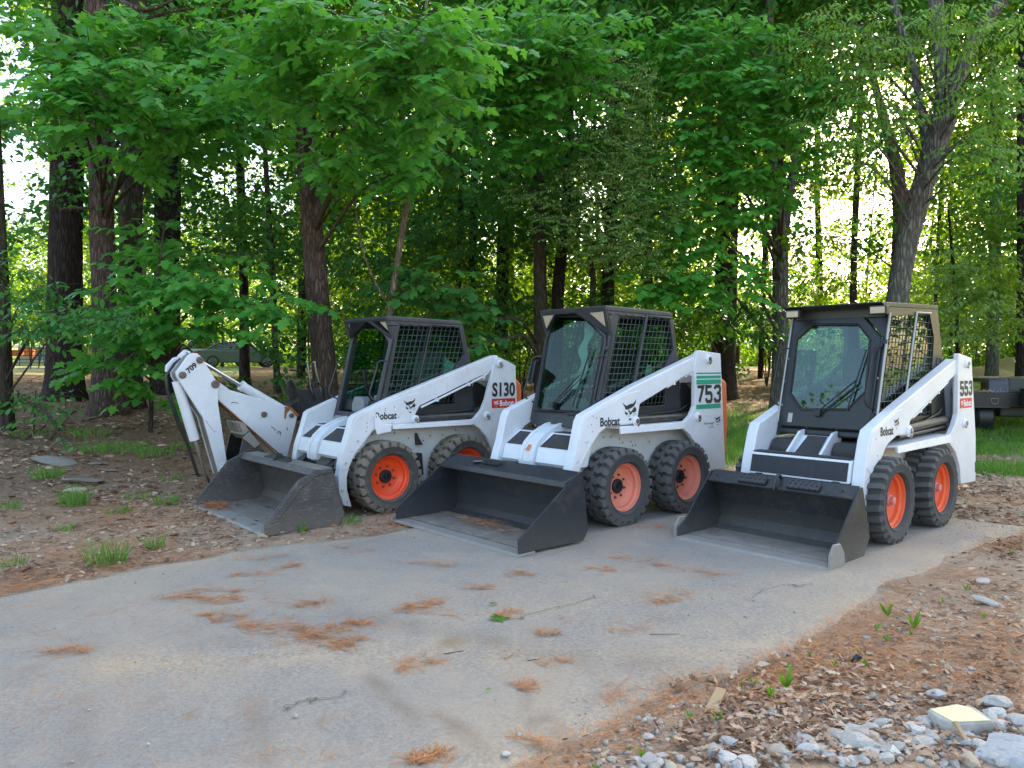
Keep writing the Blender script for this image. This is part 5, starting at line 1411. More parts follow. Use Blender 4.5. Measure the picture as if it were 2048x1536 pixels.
# sky openings of the photo: (px, py, rx, ry, how open)
GAPS0 = [(40, 135, 75, 80, .9), (45, 345, 90, 85, .88), (490, 330, 70, 70, .8), (545, 385, 40, 40, .75), (470, 20, 40, 25, .6), (960, 330, 50, 110, .7), (1140, 230, 95, 60, .85), (1185, 420, 60, 95, .75), (1000, 480, 45, 60, .65), (1600, 480, 220, 110, .86), (1740, 320, 130, 170, .86), (1850, 420, 80, 90, .75), (1900, 160, 90, 90, .6), (1700, 60, 80, 60, .75), (1960, 150, 70, 60, .6), (1440, 480, 90, 70, .7), (1990, 480, 80, 50, .5), (400, 300, 50, 40, .5), (1170, 560, 40, 60, .6), (1380, 300, 90, 100, .5), (770, 330, 40, 60, .3)]
GAPS = [(a, b, c, d, e * .90) for a, b, c, d, e in GAPS0]
CLEAR = [(330, 688, 505, 740, 44), (22, 686, 100, 772, 75), (1462, 700, 1545, 722, 50)]
def proj(p):
    x, y, z = p[:, 0], p[:, 1], p[:, 2] - CAM_H
    fw = y * math.cos(PITCH) - z * math.sin(PITCH); up = y * math.sin(PITCH) + z * math.cos(PITCH)
    return CX + FOC * x / fw, CY - FOC * up / fw
def openness(p, pad=0):
    px, py = proj(p); g = np.zeros(len(p))
    for cx, cyy, rx, ry, a in GAPS:
        q = ((px - cx) / rx) ** 2 + ((py - cyy) / ry) ** 2
        g = np.maximum(g, a * np.clip(1.6 - q * .9, 0, 1))
    for x0, y0, x1, y1, Ym in CLEAR:
        g[(px > x0 - pad) & (px < x1 + pad) & (py > y0 - pad) & (py < y1 + pad) & (p[:, 1] < Ym)] = 2
    return g
def leafcloud(name, parent, cl, per, L, mat, o, rad):
    n = len(cl) * per
    c = np.repeat(cl, per, axis=0)
    P, M3, sz = clump(np.zeros(3), np.ones(3), n, L)
    P = P * (np.array([1, 1, .62]) * rad) + c
    keep = openness(P, 4) < 1.5
    keep &= P[:, 2] > gz(P[:, 0], P[:, 1]) + .04
    V, Lp, nf = leaf_arrays((P - o)[keep], M3[keep], sz[keep], SIMPLE)
    return link_mesh(name, np_mesh(name, V, np.full(nf, 3), Lp, M[mat]), parent, kind='stuff')
LEAF_ME = {}
def leaf_object_mesh(style, mat):
    if (style, mat) not in LEAF_ME:
        V, T = STY[style][0]; LEAF_ME[style, mat] = np_mesh('leaf', V, np.full(len(T), 3), T, M[mat])
    return LEAF_ME[style, mat]
def tree(name, label, cat, pts, Y, bk, blobs=(), mat='maple', group=None, top=None, flare=.5, limbs=(), near_leaves=0, canopy=0, seg=14, rough=.05, canz=9.6, canr=3.0):
    """pts: (px, py, width px) along the trunk at distance Y from the camera; blobs: (px, py, rx, ry, Y, style, cover)"""
    W = [at(a, b, Y) for a, b, c in pts]; rad = [c * Y / FOC / 2 for a, b, c in pts]
    g = float(gz(W[0][0], W[0][1])); W[0][2] = g - .12
    root = empty(name, (W[0][0], W[0][1], g)); tag(root, label, cat, group)
    o = np.array([W[0][0], W[0][1], g])
    if top:
        d = (W[-1] - W[-2]); d /= max(d[2], .05)
        k = top - W[-1][2]; W.append(W[-1] + d * k * .9 + np.array([0, 0, k * .1])); rad.append(rad[-1] * .35)
    limb('trunk', W, rad, M[bk], root, seg=seg, flare=flare, origin=o, rough=rough)
    for lp in limbs:
        Yl = lp[0]; LW = [at(a, b, Yl + e) for a, b, c, e in lp[1]]; lr = [c * Yl / FOC / 2 for a, b, c, e in lp[1]]
        limb('branch', LW, lr, M[bk], root, seg=9, step=.25, origin=o)
    chunks = []; tws = []; allp = []
    zW = np.array(W)
    for (px, py, rx, ry, Yb, sty, cov) in blobs:
        c = at(px, py, Yb); r = np.array([rx * Yb / FOC, 0, ry * Yb / FOC]); r[1] = max(.35, min(1.1, .6 * (r[0] + r[2]) / 2 + .2))
        L = STY[sty][1]; apx = .26 * (L * FOC / Yb) ** 2
        n = int((1.75 if sty == 'oak' else 1.3) * cov * math.pi * rx * ry / apx)
        P, M3, sz, tm, tw = spray(c, r, n, sty)
        allp.append((P - o, M3, sz, tm, sty)); tws.append(tw)
        # limb from the trunk into the foliage
        zt = c[2] - .35 * abs(c[0] - np.interp(c[2], zW[:, 2], zW[:, 0])) - .2
        zt = max(zt, g + .4)
        s0 = np.array([np.interp(zt, zW[:, 2], zW[:, i]) for i in range(3)])
        dist = np.linalg.norm(c - s0)
        rl = .016 if name == 'sapling' else .045
        if dist > .5 and dist < 6:
            mid = (s0 + c) / 2 + np.array([0, 0, .12 * dist])
            limb('branch', [s0, mid, c, c + (c - mid) * .5], [min(rl, .008 + .008 * dist), .6 * min(rl, .008 + .008 * dist), .008, .003], M['twig' if sty != 'oak' else bk], root, seg=6, step=.2, origin=o)
    crown = None
    if allp:
        P = np.concatenate([a[0] for a in allp]); M3 = np.concatenate([a[1] for a in allp]); sz = np.concatenate([a[2] for a in allp])
        keep = openness(P + o, 2) < 1.5
        if near_leaves:
            dist = np.linalg.norm(P + o - np.array([0, 0, CAM_H]), axis=1)
            w_ = P + o; fw = w_[:, 1]; inview = (np.abs(w_[:, 0] / fw) < .68) & ((w_[:, 2] - CAM_H) / fw < .50)
            order = np.argsort(np.where(inview & keep, dist, 1e9))[:near_leaves]
            keep[order] = False
        st_ids = np.concatenate([np.full(len(a[0]), i) for i, a in enumerate(allp)])
        for i, a in enumerate(allp):
            k = keep[st_ids == i]
            if k.any(): chunks.append(leaf_arrays(a[0][k], a[1][k], a[2][k], a[3]))
        me = leaf_mesh('crown', chunks, M[mat])
        crown = link_mesh('crown', me, root, kind='stuff')
        st = np.concatenate([t[0] for t in tws]) - o; d = np.concatenate([t[1] for t in tws]); ln = np.concatenate([t[2] for t in tws])
        V, L, nf = leaf_arrays(st, frames(d, rng.random(len(d)) * 3, len(d)), ln, NEEDLE, np.full(len(d), .007))
        link_mesh('twig', np_mesh('twig', V, np.full(nf, 3), L, M['twig']), root, kind='stuff')
        if near_leaves:
            for i in order:
                sty = allp[st_ids[i]][4]
                ob = bpy.data.objects.new('leaf', leaf_object_mesh(sty, mat)); ob.parent = crown
                mm = np.eye(4); mm[:3, :3] = M3[i] * sz[i]; mm[:3, 3] = P[i]
                ob.matrix_local = Matrix(mm.tolist()); COL.objects.link(ob)
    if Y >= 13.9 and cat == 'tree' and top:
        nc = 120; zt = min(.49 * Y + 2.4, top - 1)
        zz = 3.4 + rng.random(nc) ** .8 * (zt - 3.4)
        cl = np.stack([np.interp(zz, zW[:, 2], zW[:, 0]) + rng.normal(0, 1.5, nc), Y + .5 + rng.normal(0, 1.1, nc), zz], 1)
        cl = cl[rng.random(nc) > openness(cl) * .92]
        if len(cl): leafcloud('inner_crown', root, cl, 70, .155, 'maple_shaded' if Y < 18 else 'far', o, .75)
    if canopy:  # dense leaves added above the frame to block sun and sky
        tp = np.array([np.interp(canz + 2, zW[:, 2], zW[:, 0]), np.interp(canz + 2, zW[:, 2], zW[:, 1])])
        n = canopy
        cz = max(canz, .475 * Y + 1.3)
        pos = np.stack([tp[0] + rng.normal(0, canr * .6, n), tp[1] + 2.6 + rng.normal(0, canr * .6, n), cz + rng.gamma(2.0, 1.3, n)], 1)
        tip = rng.normal(size=(n, 3)) * np.array([1, 1, .3]); 
        V, L, nf = leaf_arrays(pos - o, frames(tip, rng.normal(0, .5, n), n), .30 * rng.uniform(.7, 1.3, n), SIMPLE)
        link_mesh('added_shade_crown', np_mesh('added_shade_crown', V, np.full(nf, 3), L, M['far']), root, kind='stuff')
    return root

mp, sm, ok, el, mm_ = 'maple', 'small', 'oak', 'elm', 'midmaple'
BIG = 'big trees at the edge of the woods'
tree('pine_tree', 'thickest near-black trunk at the left, standing straight behind the others', 'tree', [(130, 800, 66), (130, 500, 62), (132, 250, 58), (136, 0, 52), (138, -150, 48)], 14, 'bark_dark', [], group=BIG, top=15, canopy=2600, canr=3.6)
tree('pine_tree', 'reddish brown straight trunk with a flared base, just right of the thickest trunk', 'tree', [(218, 815, 62), (210, 640, 46), (206, 450, 44), (200, 270, 42), (192, 0, 40)], 12.6, 'bark_brown',
     [(180, 95, 140, 70, 10, mp, 2.1), (105, 175, 75, 55, 9.6, mp, 1.8), (250, 165, 140, 60, 9.8, mp, 2.2), (330, 225, 140, 52, 10, mp, 2.2), (190, 235, 100, 42, 9.6, mp, 2.0), (420, 205, 90, 55, 10.6, mp, 2.0), (300, 300, 110, 40, 11, mp, 1.6), (40, 30, 70, 45, 10.5, mp, 1.4), (330, 60, 150, 60, 11, mp, 2.2), (450, 110, 90, 60, 11, mp, 2.0), (30, 230, 45, 50, 11, mp, 1.0), (480, 250, 80, 50, 11.5, mp, 1.6)],
     'maple', group=BIG, top=15, near_leaves=240, limbs=[(10.5, [(200, -40, 12, 1), (245, 5, 11, 0), (290, 37, 9, 0), (318, 22, 7, 0), (345, 0, 5, 0)]), (10.6, [(290, 37, 6, 0), (330, 20, 6, 0), (410, 14, 4, 0), (480, 20, 3, 0)]), (12.4, [(186, 415, 5, 0), (150, 413, 5, 0), (120, 418, 4, 0)])])
tree('pine_tree', 'forked brown trunk standing third from the left', 'tree', [(258, 800, 50), (258, 600, 42), (262, 400, 42), (268, 300, 40), (272, 180, 36)], 13.4, 'bark_mid', [(262, 470, 60, 40, 13, mp, .8)], 'maple_shaded', group=BIG, top=14, canopy=2600, canr=3.6,
     limbs=[(13.4, [(264, 260, 26, 0), (290, 215, 20, 0), (320, 160, 16, 0), (335, 60, 12, 0)]), (13.2, [(228, 530, 3, 0), (270, 440, 4, 0), (290, 385, 4, 0), (300, 360, 3, 0)])])
tree('pine_tree', 'dark trunk standing fourth from the left, above the parked cars', 'tree', [(335, 780, 52), (335, 500, 48), (335, 330, 48), (332, 100, 44), (330, -80, 42)], 16, 'bark_dark', [], group=BIG, top=16, canopy=2600)
tree('sapling', 'greenish slim trunk at the left edge with broad elm leaves around it', 'tree', [(16, 862, 22), (8, 760, 26), (10, 700, 24), (4, 560, 24), (-4, 380, 20)], 10.6, 'bark_mid',
     [(150, 625, 108, 36, 9, el, 2.4), (60, 592, 70, 36, 9.5, el, 2.2), (28, 648, 56, 34, 9.6, el, 2.0), (105, 655, 70, 20, 9.2, el, 2.0), (215, 640, 50, 26, 9.0, el, 1.8), (20, 530, 60, 40, 10.5, el, 1.0), (40, 470, 50, 35, 11, el, .8)], 'elm', top=9, near_leaves=150, flare=.25)
tree('sapling', 'low leafy sapling in front of the left trunks, beside the backhoe', 'tree', [(300, 812, 9), (304, 700, 8), (312, 600, 7), (322, 500, 5), (330, 440, 3)], 11, 'bark_mid',
     [(310, 560, 115, 52, 10.5, mp, 1.72), (410, 595, 110, 44, 10.2, mp, 1.72), (520, 605, 85, 36, 10, mp, 1.56), (330, 640, 95, 44, 10.2, mp, 1.72), (300, 700, 68, 46, 10.5, mp, 1.56), (255, 640, 80, 44, 10.6, mp, 1.40), (205, 700, 66, 40, 11, mp, 1.40), (262, 762, 56, 24, 10.3, mp, 1.25), (450, 555, 95, 36, 11, mp, 1.40), (360, 500, 85, 44, 11.5, mp, 1.25), (300, 470, 60, 40, 11.8, mp, 1.09), (320, 770, 40, 40, 10.8, mp, 1.25), (560, 590, 40, 40, 10.2, mp, 1.09), (440, 655, 60, 18, 10.4, mp, 1.09)], 'maple', near_leaves=200, flare=.2, seg=8)
tree('sapling', 'knee-high leafy seedling bush below the elm leaves at the left edge', 'tree', [(66, 862, 4), (68, 820, 3), (72, 780, 2)], 10.2, 'bark_mid', [(66, 795, 60, 26, 10.2, el, 1.9), (22, 785, 36, 24, 10.4, el, 1.5), (100, 840, 26, 18, 9.6, el, 1.3), (118, 868, 24, 14, 9.2, el, 1.0)], 'elm', flare=0, seg=6)
tree('maple_tree', 'slim dark trunk beside the parked sedan', 'tree', [(490, 765, 20), (488, 600, 18), (484, 450, 17), (479, 290, 16), (474, 40, 14)], 19, 'bark_dark', [(500, 480, 70, 40, 18, mm_, .8)], 'maple_shaded', group=BIG, top=13)
tree('maple_tree', 'thin pole-like trunk between the sedan and the brown trunk', 'tree', [(555, 770, 13), (548, 620, 12), (542, 500, 11), (532, 340, 10), (524, 120, 8)], 17, 'bark_mid', [(560, 470, 60, 50, 16, mm_, .9)], 'maple_shaded', group=BIG, top=12)
tree('maple_tree', 'brown ridged trunk rising directly behind the backhoe controls', 'tree', [(656, 800, 54), (650, 740, 47), (640, 640, 45), (624, 460, 42), (611, 310, 38), (600, 120, 34), (594, -60, 32)], 11.6, 'bark_brown',
     [(600, 110, 125, 85, 9, mp, 2.2), (690, 40, 165, 58, 8.4, mp, 2.4), (800, 85, 125, 85, 8.1, mp, 2.4), (850, 185, 85, 75, 8.3, mp, 2.2), (700, 205, 105, 75, 9, mp, 2.0), (760, 285, 120, 62, 9.5, mp, 1.8), (650, 300, 60, 50, 10, mp, 1.4), (835, 325, 58, 46, 9.5, mp, 1.6), (560, 40, 105, 58, 9.1, mp, 2.2), (900, 60, 58, 66, 8.4, mp, 2.0), (540, 185, 85, 62, 10, mp, 1.8), (740, 360, 90, 36, 10.5, mp, 1.2), (640, 350, 40, 30, 10.6, mp, 1.2)],
     'maple', group=BIG, top=15, near_leaves=290)
tree('maple_tree', 'pale leaning sapling trunk rising behind the open cab loader', 'tree', [(764, 760, 15), (777, 640, 14), (792, 540, 13), (808, 440, 12), (826, 335, 10), (838, 240, 8), (850, 60, 6)], 11, 'bark_tan', [(870, 250, 80, 60, 10.8, mp, 1.4), (900, 330, 60, 50, 11, mp, 1.2), (860, 560, 100, 50, 11.5, mp, 1.8), (935, 610, 60, 46, 11.3, mp, 1.6), (900, 665, 70, 40, 11.2, mp, 1.5)], 'maple_shaded', top=9, flare=.2,
     limbs=[(11, [(770, 600, 5, 0), (735, 540, 4, 0), (715, 470, 4, 0), (708, 390, 3, 0)])])
tree('maple_tree', 'dark trunk rising left of the middle cab with a slim partner beside it', 'tree', [(944, 770, 17), (945, 560, 16), (948, 400, 15), (951, 250, 14), (953, 20, 12)], 17, 'bark_dark', [(850, 470, 105, 62, 14, mm_, 1.6), (960, 500, 60, 40, 15, mm_, 1.0)], 'maple_shaded', group=BIG, top=13)
tree('maple_tree', 'slim partner trunk just left of that dark trunk, straight as a pole', 'tree', [(914, 770, 12), (918, 520, 11), (925, 320, 10), (931, 120, 8)], 18, 'bark_dark', [(700, 520, 70, 66, 14, mm_, 1.5), (760, 600, 60, 40, 14, mm_, 1.2)], 'maple_shaded', group=BIG, top=12)
tree('maple_tree', 'dark trunk right of the open cab roof, half lost in the leaves', 'tree', [(1003, 765, 24), (1007, 500, 22), (1010, 350, 20), (1006, 120, 18)], 20, 'bark_dark', [(1000, 610, 60, 60, 15, mm_, 1.2)], 'maple_shaded', group=BIG, top=14, canopy=1800)
tree('maple_tree', 'dark trunk directly behind the left corner of the middle cab', 'tree', [(1084, 770, 30), (1080, 560, 26), (1076, 300, 24), (1071, 20, 22), (1068, -100, 20)], 14, 'bark_mid',
     [(1080, 75, 135, 90, 11, mp, 2.0), (1000, 170, 115, 75, 11.5, mp, 1.8), (1045, 250, 110, 52, 12, mp, 1.6), (1120, 170, 100, 62, 11.5, mp, 1.6), (960, 95, 80, 85, 11, mp, 1.8), (1110, 290, 60, 36, 12, mp, 1.1), (975, 300, 55, 50, 12, mp, 1.1), (1180, 60, 80, 60, 11.2, mp, 1.5)], 'maple', group=BIG, top=15, near_leaves=120)
tree('maple_tree', 'slightly curved dark trunk behind the middle of the 753 loader roof', 'tree', [(1108, 760, 28), (1116, 570, 24), (1132, 430, 20), (1140, 250, 17), (1138, 20, 15)], 15, 'bark_dark', [(960, 690, 46, 36, 10.5, mp, 1.6), (940, 640, 40, 30, 11, mp, 1.2)], 'maple_shaded', group=BIG, top=13)
tree('birch_tree', 'airy tree with tiny pale green leaves in front of the sky gaps', 'tree', [(1216, 760, 30), (1214, 620, 28), (1222, 460, 24), (1230, 240, 18)], 15, 'bark_dark',
     [(1250, 190, 85, 75, 12, sm, 1.2), (1228, 300, 85, 70, 12, sm, 1.2), (1250, 400, 85, 62, 12, sm, 1.1), (1220, 480, 85, 52, 12, sm, 1.1), (1120, 440, 56, 46, 12, sm, .9), (1165, 360, 56, 56, 12, sm, .9), (1060, 390, 52, 34, 12, sm, .8), (1285, 510, 75, 46, 12.5, sm, 1.0), (1310, 300, 60, 75, 12.5, sm, 1.0), (1200, 130, 60, 50, 12, sm, .9), (1340, 420, 50, 50, 12.5, sm, .8)], 'small', top=11)
tree('dead_snag', 'bent bare reddish trunk left of the airy tree', 'tree', [(1180, 760, 16), (1184, 600, 14), (1190, 545, 12), (1178, 505, 8), (1170, 480, 5)], 17, 'bark_brown', [])
tree('maple_tree', 'straight dark trunk standing between the middle and right cabs, nearer the middle', 'tree', [(1300, 765, 21), (1297, 600, 19), (1295, 430, 17), (1290, 200, 14)], 20, 'bark_dark', [(1300, 640, 60, 40, 16, mm_, 1.0)], 'maple_shaded', group=BIG, top=13, canopy=4500, canr=4.2)
tree('pine_tree', 'broad dark trunk behind the upright of the 753 loader', 'tree', [(1442, 748, 50), (1450, 620, 44), (1455, 420, 42), (1456, 200, 38), (1456, -30, 34)], 19, 'bark_dark', [(1450, 640, 95, 44, 15, mm_, 1.6), (1350, 640, 85, 36, 15, mm_, 1.5), (1520, 640, 60, 50, 15, mm_, 1.3)], 'maple_shaded', group=BIG, top=16, canopy=4500, canr=4.2)
tree('maple_tree', 'grey trunk with a steep fork just left of the right cab', 'tree', [(1560, 742, 36), (1562, 600, 31), (1561, 470, 30), (1556, 400, 24), (1546, 260, 20), (1540, 60, 16)], 16, 'bark_grey',
     [(1420, 130, 115, 65, 12.5, mp, 1.8), (1500, 180, 125, 56, 12.3, mp, 1.9), (1580, 250, 85, 55, 12.5, mp, 1.6), (1450, 255, 105, 62, 12.5, mp, 1.8), (1400, 335, 95, 62, 12.6, mp, 1.7), (1545, 345, 95, 50, 12.6, mp, 1.6), (1480, 425, 85, 44, 12.8, mp, 1.4), (1570, 405, 60, 34, 12.8, mp, 1.1), (1600, 180, 75, 52, 12.2, mp, 1.5), (1350, 65, 95, 65, 12.5, mp, 1.5), (1380, 470, 85, 60, 13, mp, 1.5), (1350, 560, 100, 60, 13, mp, 1.7), (1440, 555, 85, 52, 13, mp, 1.6), (1480, 60, 90, 50, 12.6, mp, 1.4)], 'maple', group=BIG, top=14, near_leaves=60, canopy=4500, canr=4.2,
     limbs=[(16, [(1566, 470, 22, 0), (1578, 400, 18, 0), (1590, 310, 14, 0), (1606, 240, 12, 0), (1625, 190, 8, 0)])])
tree('maple_tree', 'thin pale trunk in the bright gap right of the grey forked trunk', 'tree', [(1704, 745, 15), (1708, 500, 13), (1716, 320, 12), (1724, 120, 9)], 24, 'bark_mid', [(1690, 560, 70, 40, 18, mm_, .9), (1620, 600, 60, 40, 18, mm_, 1.0)], 'far', top=12, canopy=4500, canr=4.2)
tree('oak_tree', 'big leaning grey oak rising behind the right cab and forking high up', 'tree', [(1776, 800, 46), (1790, 620, 40), (1804, 530, 39), (1822, 450, 40), (1848, 365, 42), (1872, 290, 45), (1888, 235, 47)], 13, 'bark_grey',
     [(1700, 150, 95, 52, 11.6, ok, 1.3), (1650, 85, 85, 52, 11.8, ok, 1.3), (1765, 205, 85, 42, 11.5, ok, 1.2), (1690, 250, 105, 44, 11.6, ok, 1.2), (1790, 260, 50, 34, 13.6, ok, .9), (1770, 345, 46, 30, 13.6, ok, .8), (1760, 110, 66, 44, 11.6, ok, 1.1), (1925, 80, 56, 36, 11.3, ok, 1.2), (1980, 180, 75, 55, 11.2, ok, 1.3), (1950, 300, 85, 32, 11.3, ok, 1.0), (2010, 255, 60, 55, 11.2, ok, 1.2), (1995, 340, 75, 26, 11.3, ok, .9), (1850, 150, 40, 30, 13.8, ok, .7), (2025, 60, 56, 56, 11.2, ok, 1.3), (1660, 190, 60, 40, 11.8, ok, 1.0), (1720, 320, 60, 26, 11.7, ok, .8), (1830, 60, 70, 50, 11.8, ok, 1.2), (1900, 30, 80, 36, 11.2, ok, 1.3), (1930, 180, 50, 40, 12.2, ok, 1.0), (1700, 40, 90, 50, 12, ok, 1.3), (2030, 160, 40, 60, 11.3, ok, 1.2)], 'oak', top=None, near_leaves=100, flare=.3,
     limbs=[(13, [(1886, 245, 38, 0), (1890, 190, 32, 0), (1880, 90, 29, 0), (1868, -40, 27, .2), (1850, -250, 24, .5)]), (13, [(1888, 240, 34, 0), (1912, 170, 25, -.1), (1935, 105, 24, -.2), (1978, 30, 22, -.4), (2030, -30, 22, -.6)]), (13.4, [(1858, 335, 16, 0), (1838, 200, 15, .3), (1826, 120, 15, .5), (1790, 20, 14, .7), (1775, -60, 12, .8)]), (13, [(1850, 360, 12, 0), (1900, 285, 9, -.2), (1960, 265, 6, -.4), (2040, 225, 4, -.6)]), (13.2, [(1845, 90, 14, .5), (1790, 70, 12, .6), (1735, 95, 10, .7), (1722, 60, 6, .8)])])
tree('maple_tree', 'reddish trunk half hidden behind the leaning oak', 'tree', [(1796, 745, 38), (1800, 560, 34), (1803, 420, 32), (1790, 320, 24), (1765, 230, 18), (1745, 150, 12)], 17, 'bark_brown', [(1660, 480, 50, 40, 17, mm_, .6)], 'far', group=BIG, top=12, canopy=4500, canr=4.2)
tree('maple_tree', 'grey-green trunk at the far right above the trailer', 'tree', [(1984, 735, 24), (1988, 600, 22), (1991, 400, 20), (1986, 180, 16)], 21, 'bark_grey', [(1940, 450, 95, 50, 16, mm_, 1.1), (2010, 440, 66, 46, 16, mm_, 1.0)], 'far', group=BIG, top=13, canopy=4500, canr=4.2)
tree('maple_tree', 'dark trunk cut by the right edge of the view', 'tree', [(2046, 735, 28), (2048, 560, 25), (2047, 300, 23), (2050, 20, 20)], 16, 'bark_dark', [(1995, 560, 85, 56, 15, mm_, 1.6), (2030, 640, 60, 36, 15, mm_, 1.3)], 'far', group=BIG, top=13, canopy=4500, canr=4.2)
tree('sapling', 'wispy sapling with flat bright leaf layers right of the black cab', 'tree', [(1922, 725, 9), (1913, 640, 8), (1906, 520, 6), (1897, 420, 4)], 16, 'bark_dark', [(1905, 560, 85, 52, 15.5, mm_, 1.5), (1960, 650, 90, 42, 15.5, mm_, 1.5), (1885, 645, 62, 34, 15.5, mm_, 1.3), (1920, 500, 70, 40, 16, mm_, 1.1), (1950, 600, 80, 30, 15, mm_, 1.2)], 'small', flare=.1, seg=8)

# the woods behind: slender trees one can tell apart by their trunks
xs = []
FAR_GROUP = 'slender trees deep in the woods'
kk = 0
while kk < 46:
    Y = rng.uniform(20, 54); px = rng.uniform(-120, 2170); X = (px - CX) / FOC * Y
    if any(abs(px - q) < 26 and abs(Y - r_) < 9 for q, r_ in xs): continue
    if Y < 46 and (345 < px < 500): continue
    if 15 < px < 105: continue
    xs.append((px, Y)); kk += 1
    g = float(gz(X, Y)); o = np.array([X, Y, g])
    root = empty('forest_tree', tuple(o)); hgt = rng.uniform(12, 19); r0 = rng.uniform(.06, .19)
    tag(root, ['dark', 'brown', 'grey', 'dark'][kk % 4] + [' pole-thin', ' slender', ' sturdy'][int((r0 - .06) / .0434)] + ' trunk ' + ('deep in the woods' if Y > 36 else 'in the middle of the woods') + (' on the left' if px < 600 else ' behind the loaders' if px < 1500 else ' on the right'), 'tree', FAR_GROUP); ln = rng.normal(0, .5, 2)
    limb('trunk', [o + (0, 0, -.1), o + (ln[0] * .2, 0, hgt * .3), o + (ln[0] * .6, ln[1] * .3, hgt * .65), o + (ln[0], ln[1], hgt)], [r0, r0 * .85, r0 * .6, r0 * .15], M[['bark_dark', 'bark_mid', 'bark_grey', 'bark_dark'][kk % 4]], root, seg=8, step=.8, origin=o)
    nc = 420
    cl = np.stack([X + rng.normal(0, 1.9, nc), Y + rng.normal(0, 1.8, nc), g + 1.6 + rng.random(nc) ** .85 * (min(hgt, .49 * Y + 3.0) - 1.2)], 1)
    keep = rng.random(nc) > openness(cl) * .94
    cl = cl[keep]
    if len(cl) > 3: leafcloud('crown', root, cl, 36, .120 + .0015 * Y, 'far', o, .60)
# leafy undergrowth between the trunks
kk = 0
while kk < 58:
    Y = rng.uniform(14.5, 46); px = rng.uniform(-80, 2130); X = (px - CX) / FOC * Y
    if px > 1380 and Y < 22: continue
    if 300 < px < 540 and Y < 46: continue
    if Y < 17 and px < 420: continue
    g = float(gz(X, Y)); o = np.array([X, Y, g]); kk += 1
    root = empty('shrub', tuple(o)); tag(root, ('yellow-green' if kk % 3 else 'dark green') + ' shrub between the trunks ' + ('far back' if Y > 32 else 'midway' if Y > 22 else 'near the front') + (' at the left' if px < 600 else ' in the centre' if px < 1400 else ' at the right'), 'shrub', 'shrubs between the trunks')
    m = MB()
    for _ in range(4):
        a = rng.random() * 6.28; h = rng.uniform(1.0, 2.4); m.tube([(0, 0, 0), (.1 * math.cos(a), .1 * math.sin(a), h * .5), (.4 * math.cos(a), .4 * math.sin(a), h)], [.02, .014, .006], 5)
    m.build('stem', M['bark_mid'], root)
    nc = 16
    cl = np.stack([X + rng.normal(0, .95, nc), Y + rng.normal(0, .7, nc), g + .25 + rng.random(nc) * rng.uniform(1.6, 3.4)], 1)
    cl = cl[openness(cl, 12) < .9]
    if len(cl): leafcloud('foliage', root, cl, 85, .12 + .001 * Y, 'far' if kk % 3 else 'maple_shaded', o, .5)
# far edge of the woods: one mass
n = 3000
cl = np.stack([rng.uniform(-54, 54, n), rng.uniform(57, 82, n), 1.2 + rng.random(n) ** 1.5 * 12], 1)
cl = cl[rng.random(len(cl)) > openness(cl, 6)]
wo_ = leafcloud('far_woods', None, cl, 62, .36, 'far', np.zeros(3), 1.15)
tag(wo_, 'bright green leaf mass closing the view at the far side of the woods', 'woods')
# ------------------------------------------------------------------ ground and driveway
DV = np.array([.7235, .6903])                       # along the driveway
NV = np.array([-.6903, .7235])                      # towards the woods
P0 = gpt(0, 1190)[:2]
def ts(x, y): return (x - P0[0]) * DV[0] + (y - P0[1]) * DV[1], (x - P0[0]) * NV[0] + (y - P0[1]) * NV[1]
def xy(t, s): return P0[0] + t * DV[0] + s * NV[0], P0[1] + t * DV[1] + s * NV[1]
FARE = sorted(ts(*gpt(a, b)[:2]) for a, b in [(0, 1190), (150, 1160), (300, 1128), (450, 1098), (620, 1083), (760, 1066), (830, 1048)])
NEAR = sorted(ts(*gpt(a, b)[:2]) for a, b in [(1075, 1536), (1180, 1495), (1300, 1432), (1420, 1372), (1540, 1318), (1640, 1268), (1740, 1212), (1800, 1165), (1880, 1130), (1985, 1092), (2060, 1068)])
ft = np.array(FARE); nr_ = np.array(NEAR)
def vn(x, y, f, seed=0):
    """cheap smooth value noise"""
    x = np.asarray(x) * f + seed * 17.3; y = np.asarray(y) * f - seed * 9.1
    xi = np.floor(x).astype(int); yi = np.floor(y).astype(int); u = x - xi; v = y - yi; u = u * u * (3 - 2 * u); v = v * v * (3 - 2 * v)
    def h(a, b): 
        q = np.sin(a * 127.1 + b * 311.7 + seed) * 43758.5453; return q - np.floor(q)
    return (h(xi, yi) * (1 - u) + h(xi + 1, yi) * u) * (1 - v) + (h(xi, yi + 1) * (1 - u) + h(xi + 1, yi + 1) * u) * v
def s_far(t): 
    t = np.asarray(t); b = np.interp(t, ft[:, 0], ft[:, 1], left=ft[0, 1], right=ft[-1, 1])
    b = np.where(t > ft[-1, 0], ft[-1, 1] + np.minimum(.8, .5 * (t - ft[-1, 0])), b)
    return b + .10 * (vn(t, 0 * t, 1.3, 1) - .5) + .05 * (vn(t, 0 * t, 6, 2) - .5)
def s_near(t):
    t = np.asarray(t); return np.interp(t, nr_[:, 0], nr_[:, 1]) + .14 * (vn(t, 0 * t + 5, 1.7, 3) - .5) + .07 * (vn(t, 0 * t + 5, 7, 4) - .5)
T_END = ts(*gpt(1985, 1052)[:2])[0]
def on_drive(x, y, pad=0.0):
    t, s = ts(x, y); return (s < s_far(t) + pad) & (s > s_near(t) - pad) & (t < T_END + pad + .5 * (vn(s, t * 0, 2.5, 9) - .5))
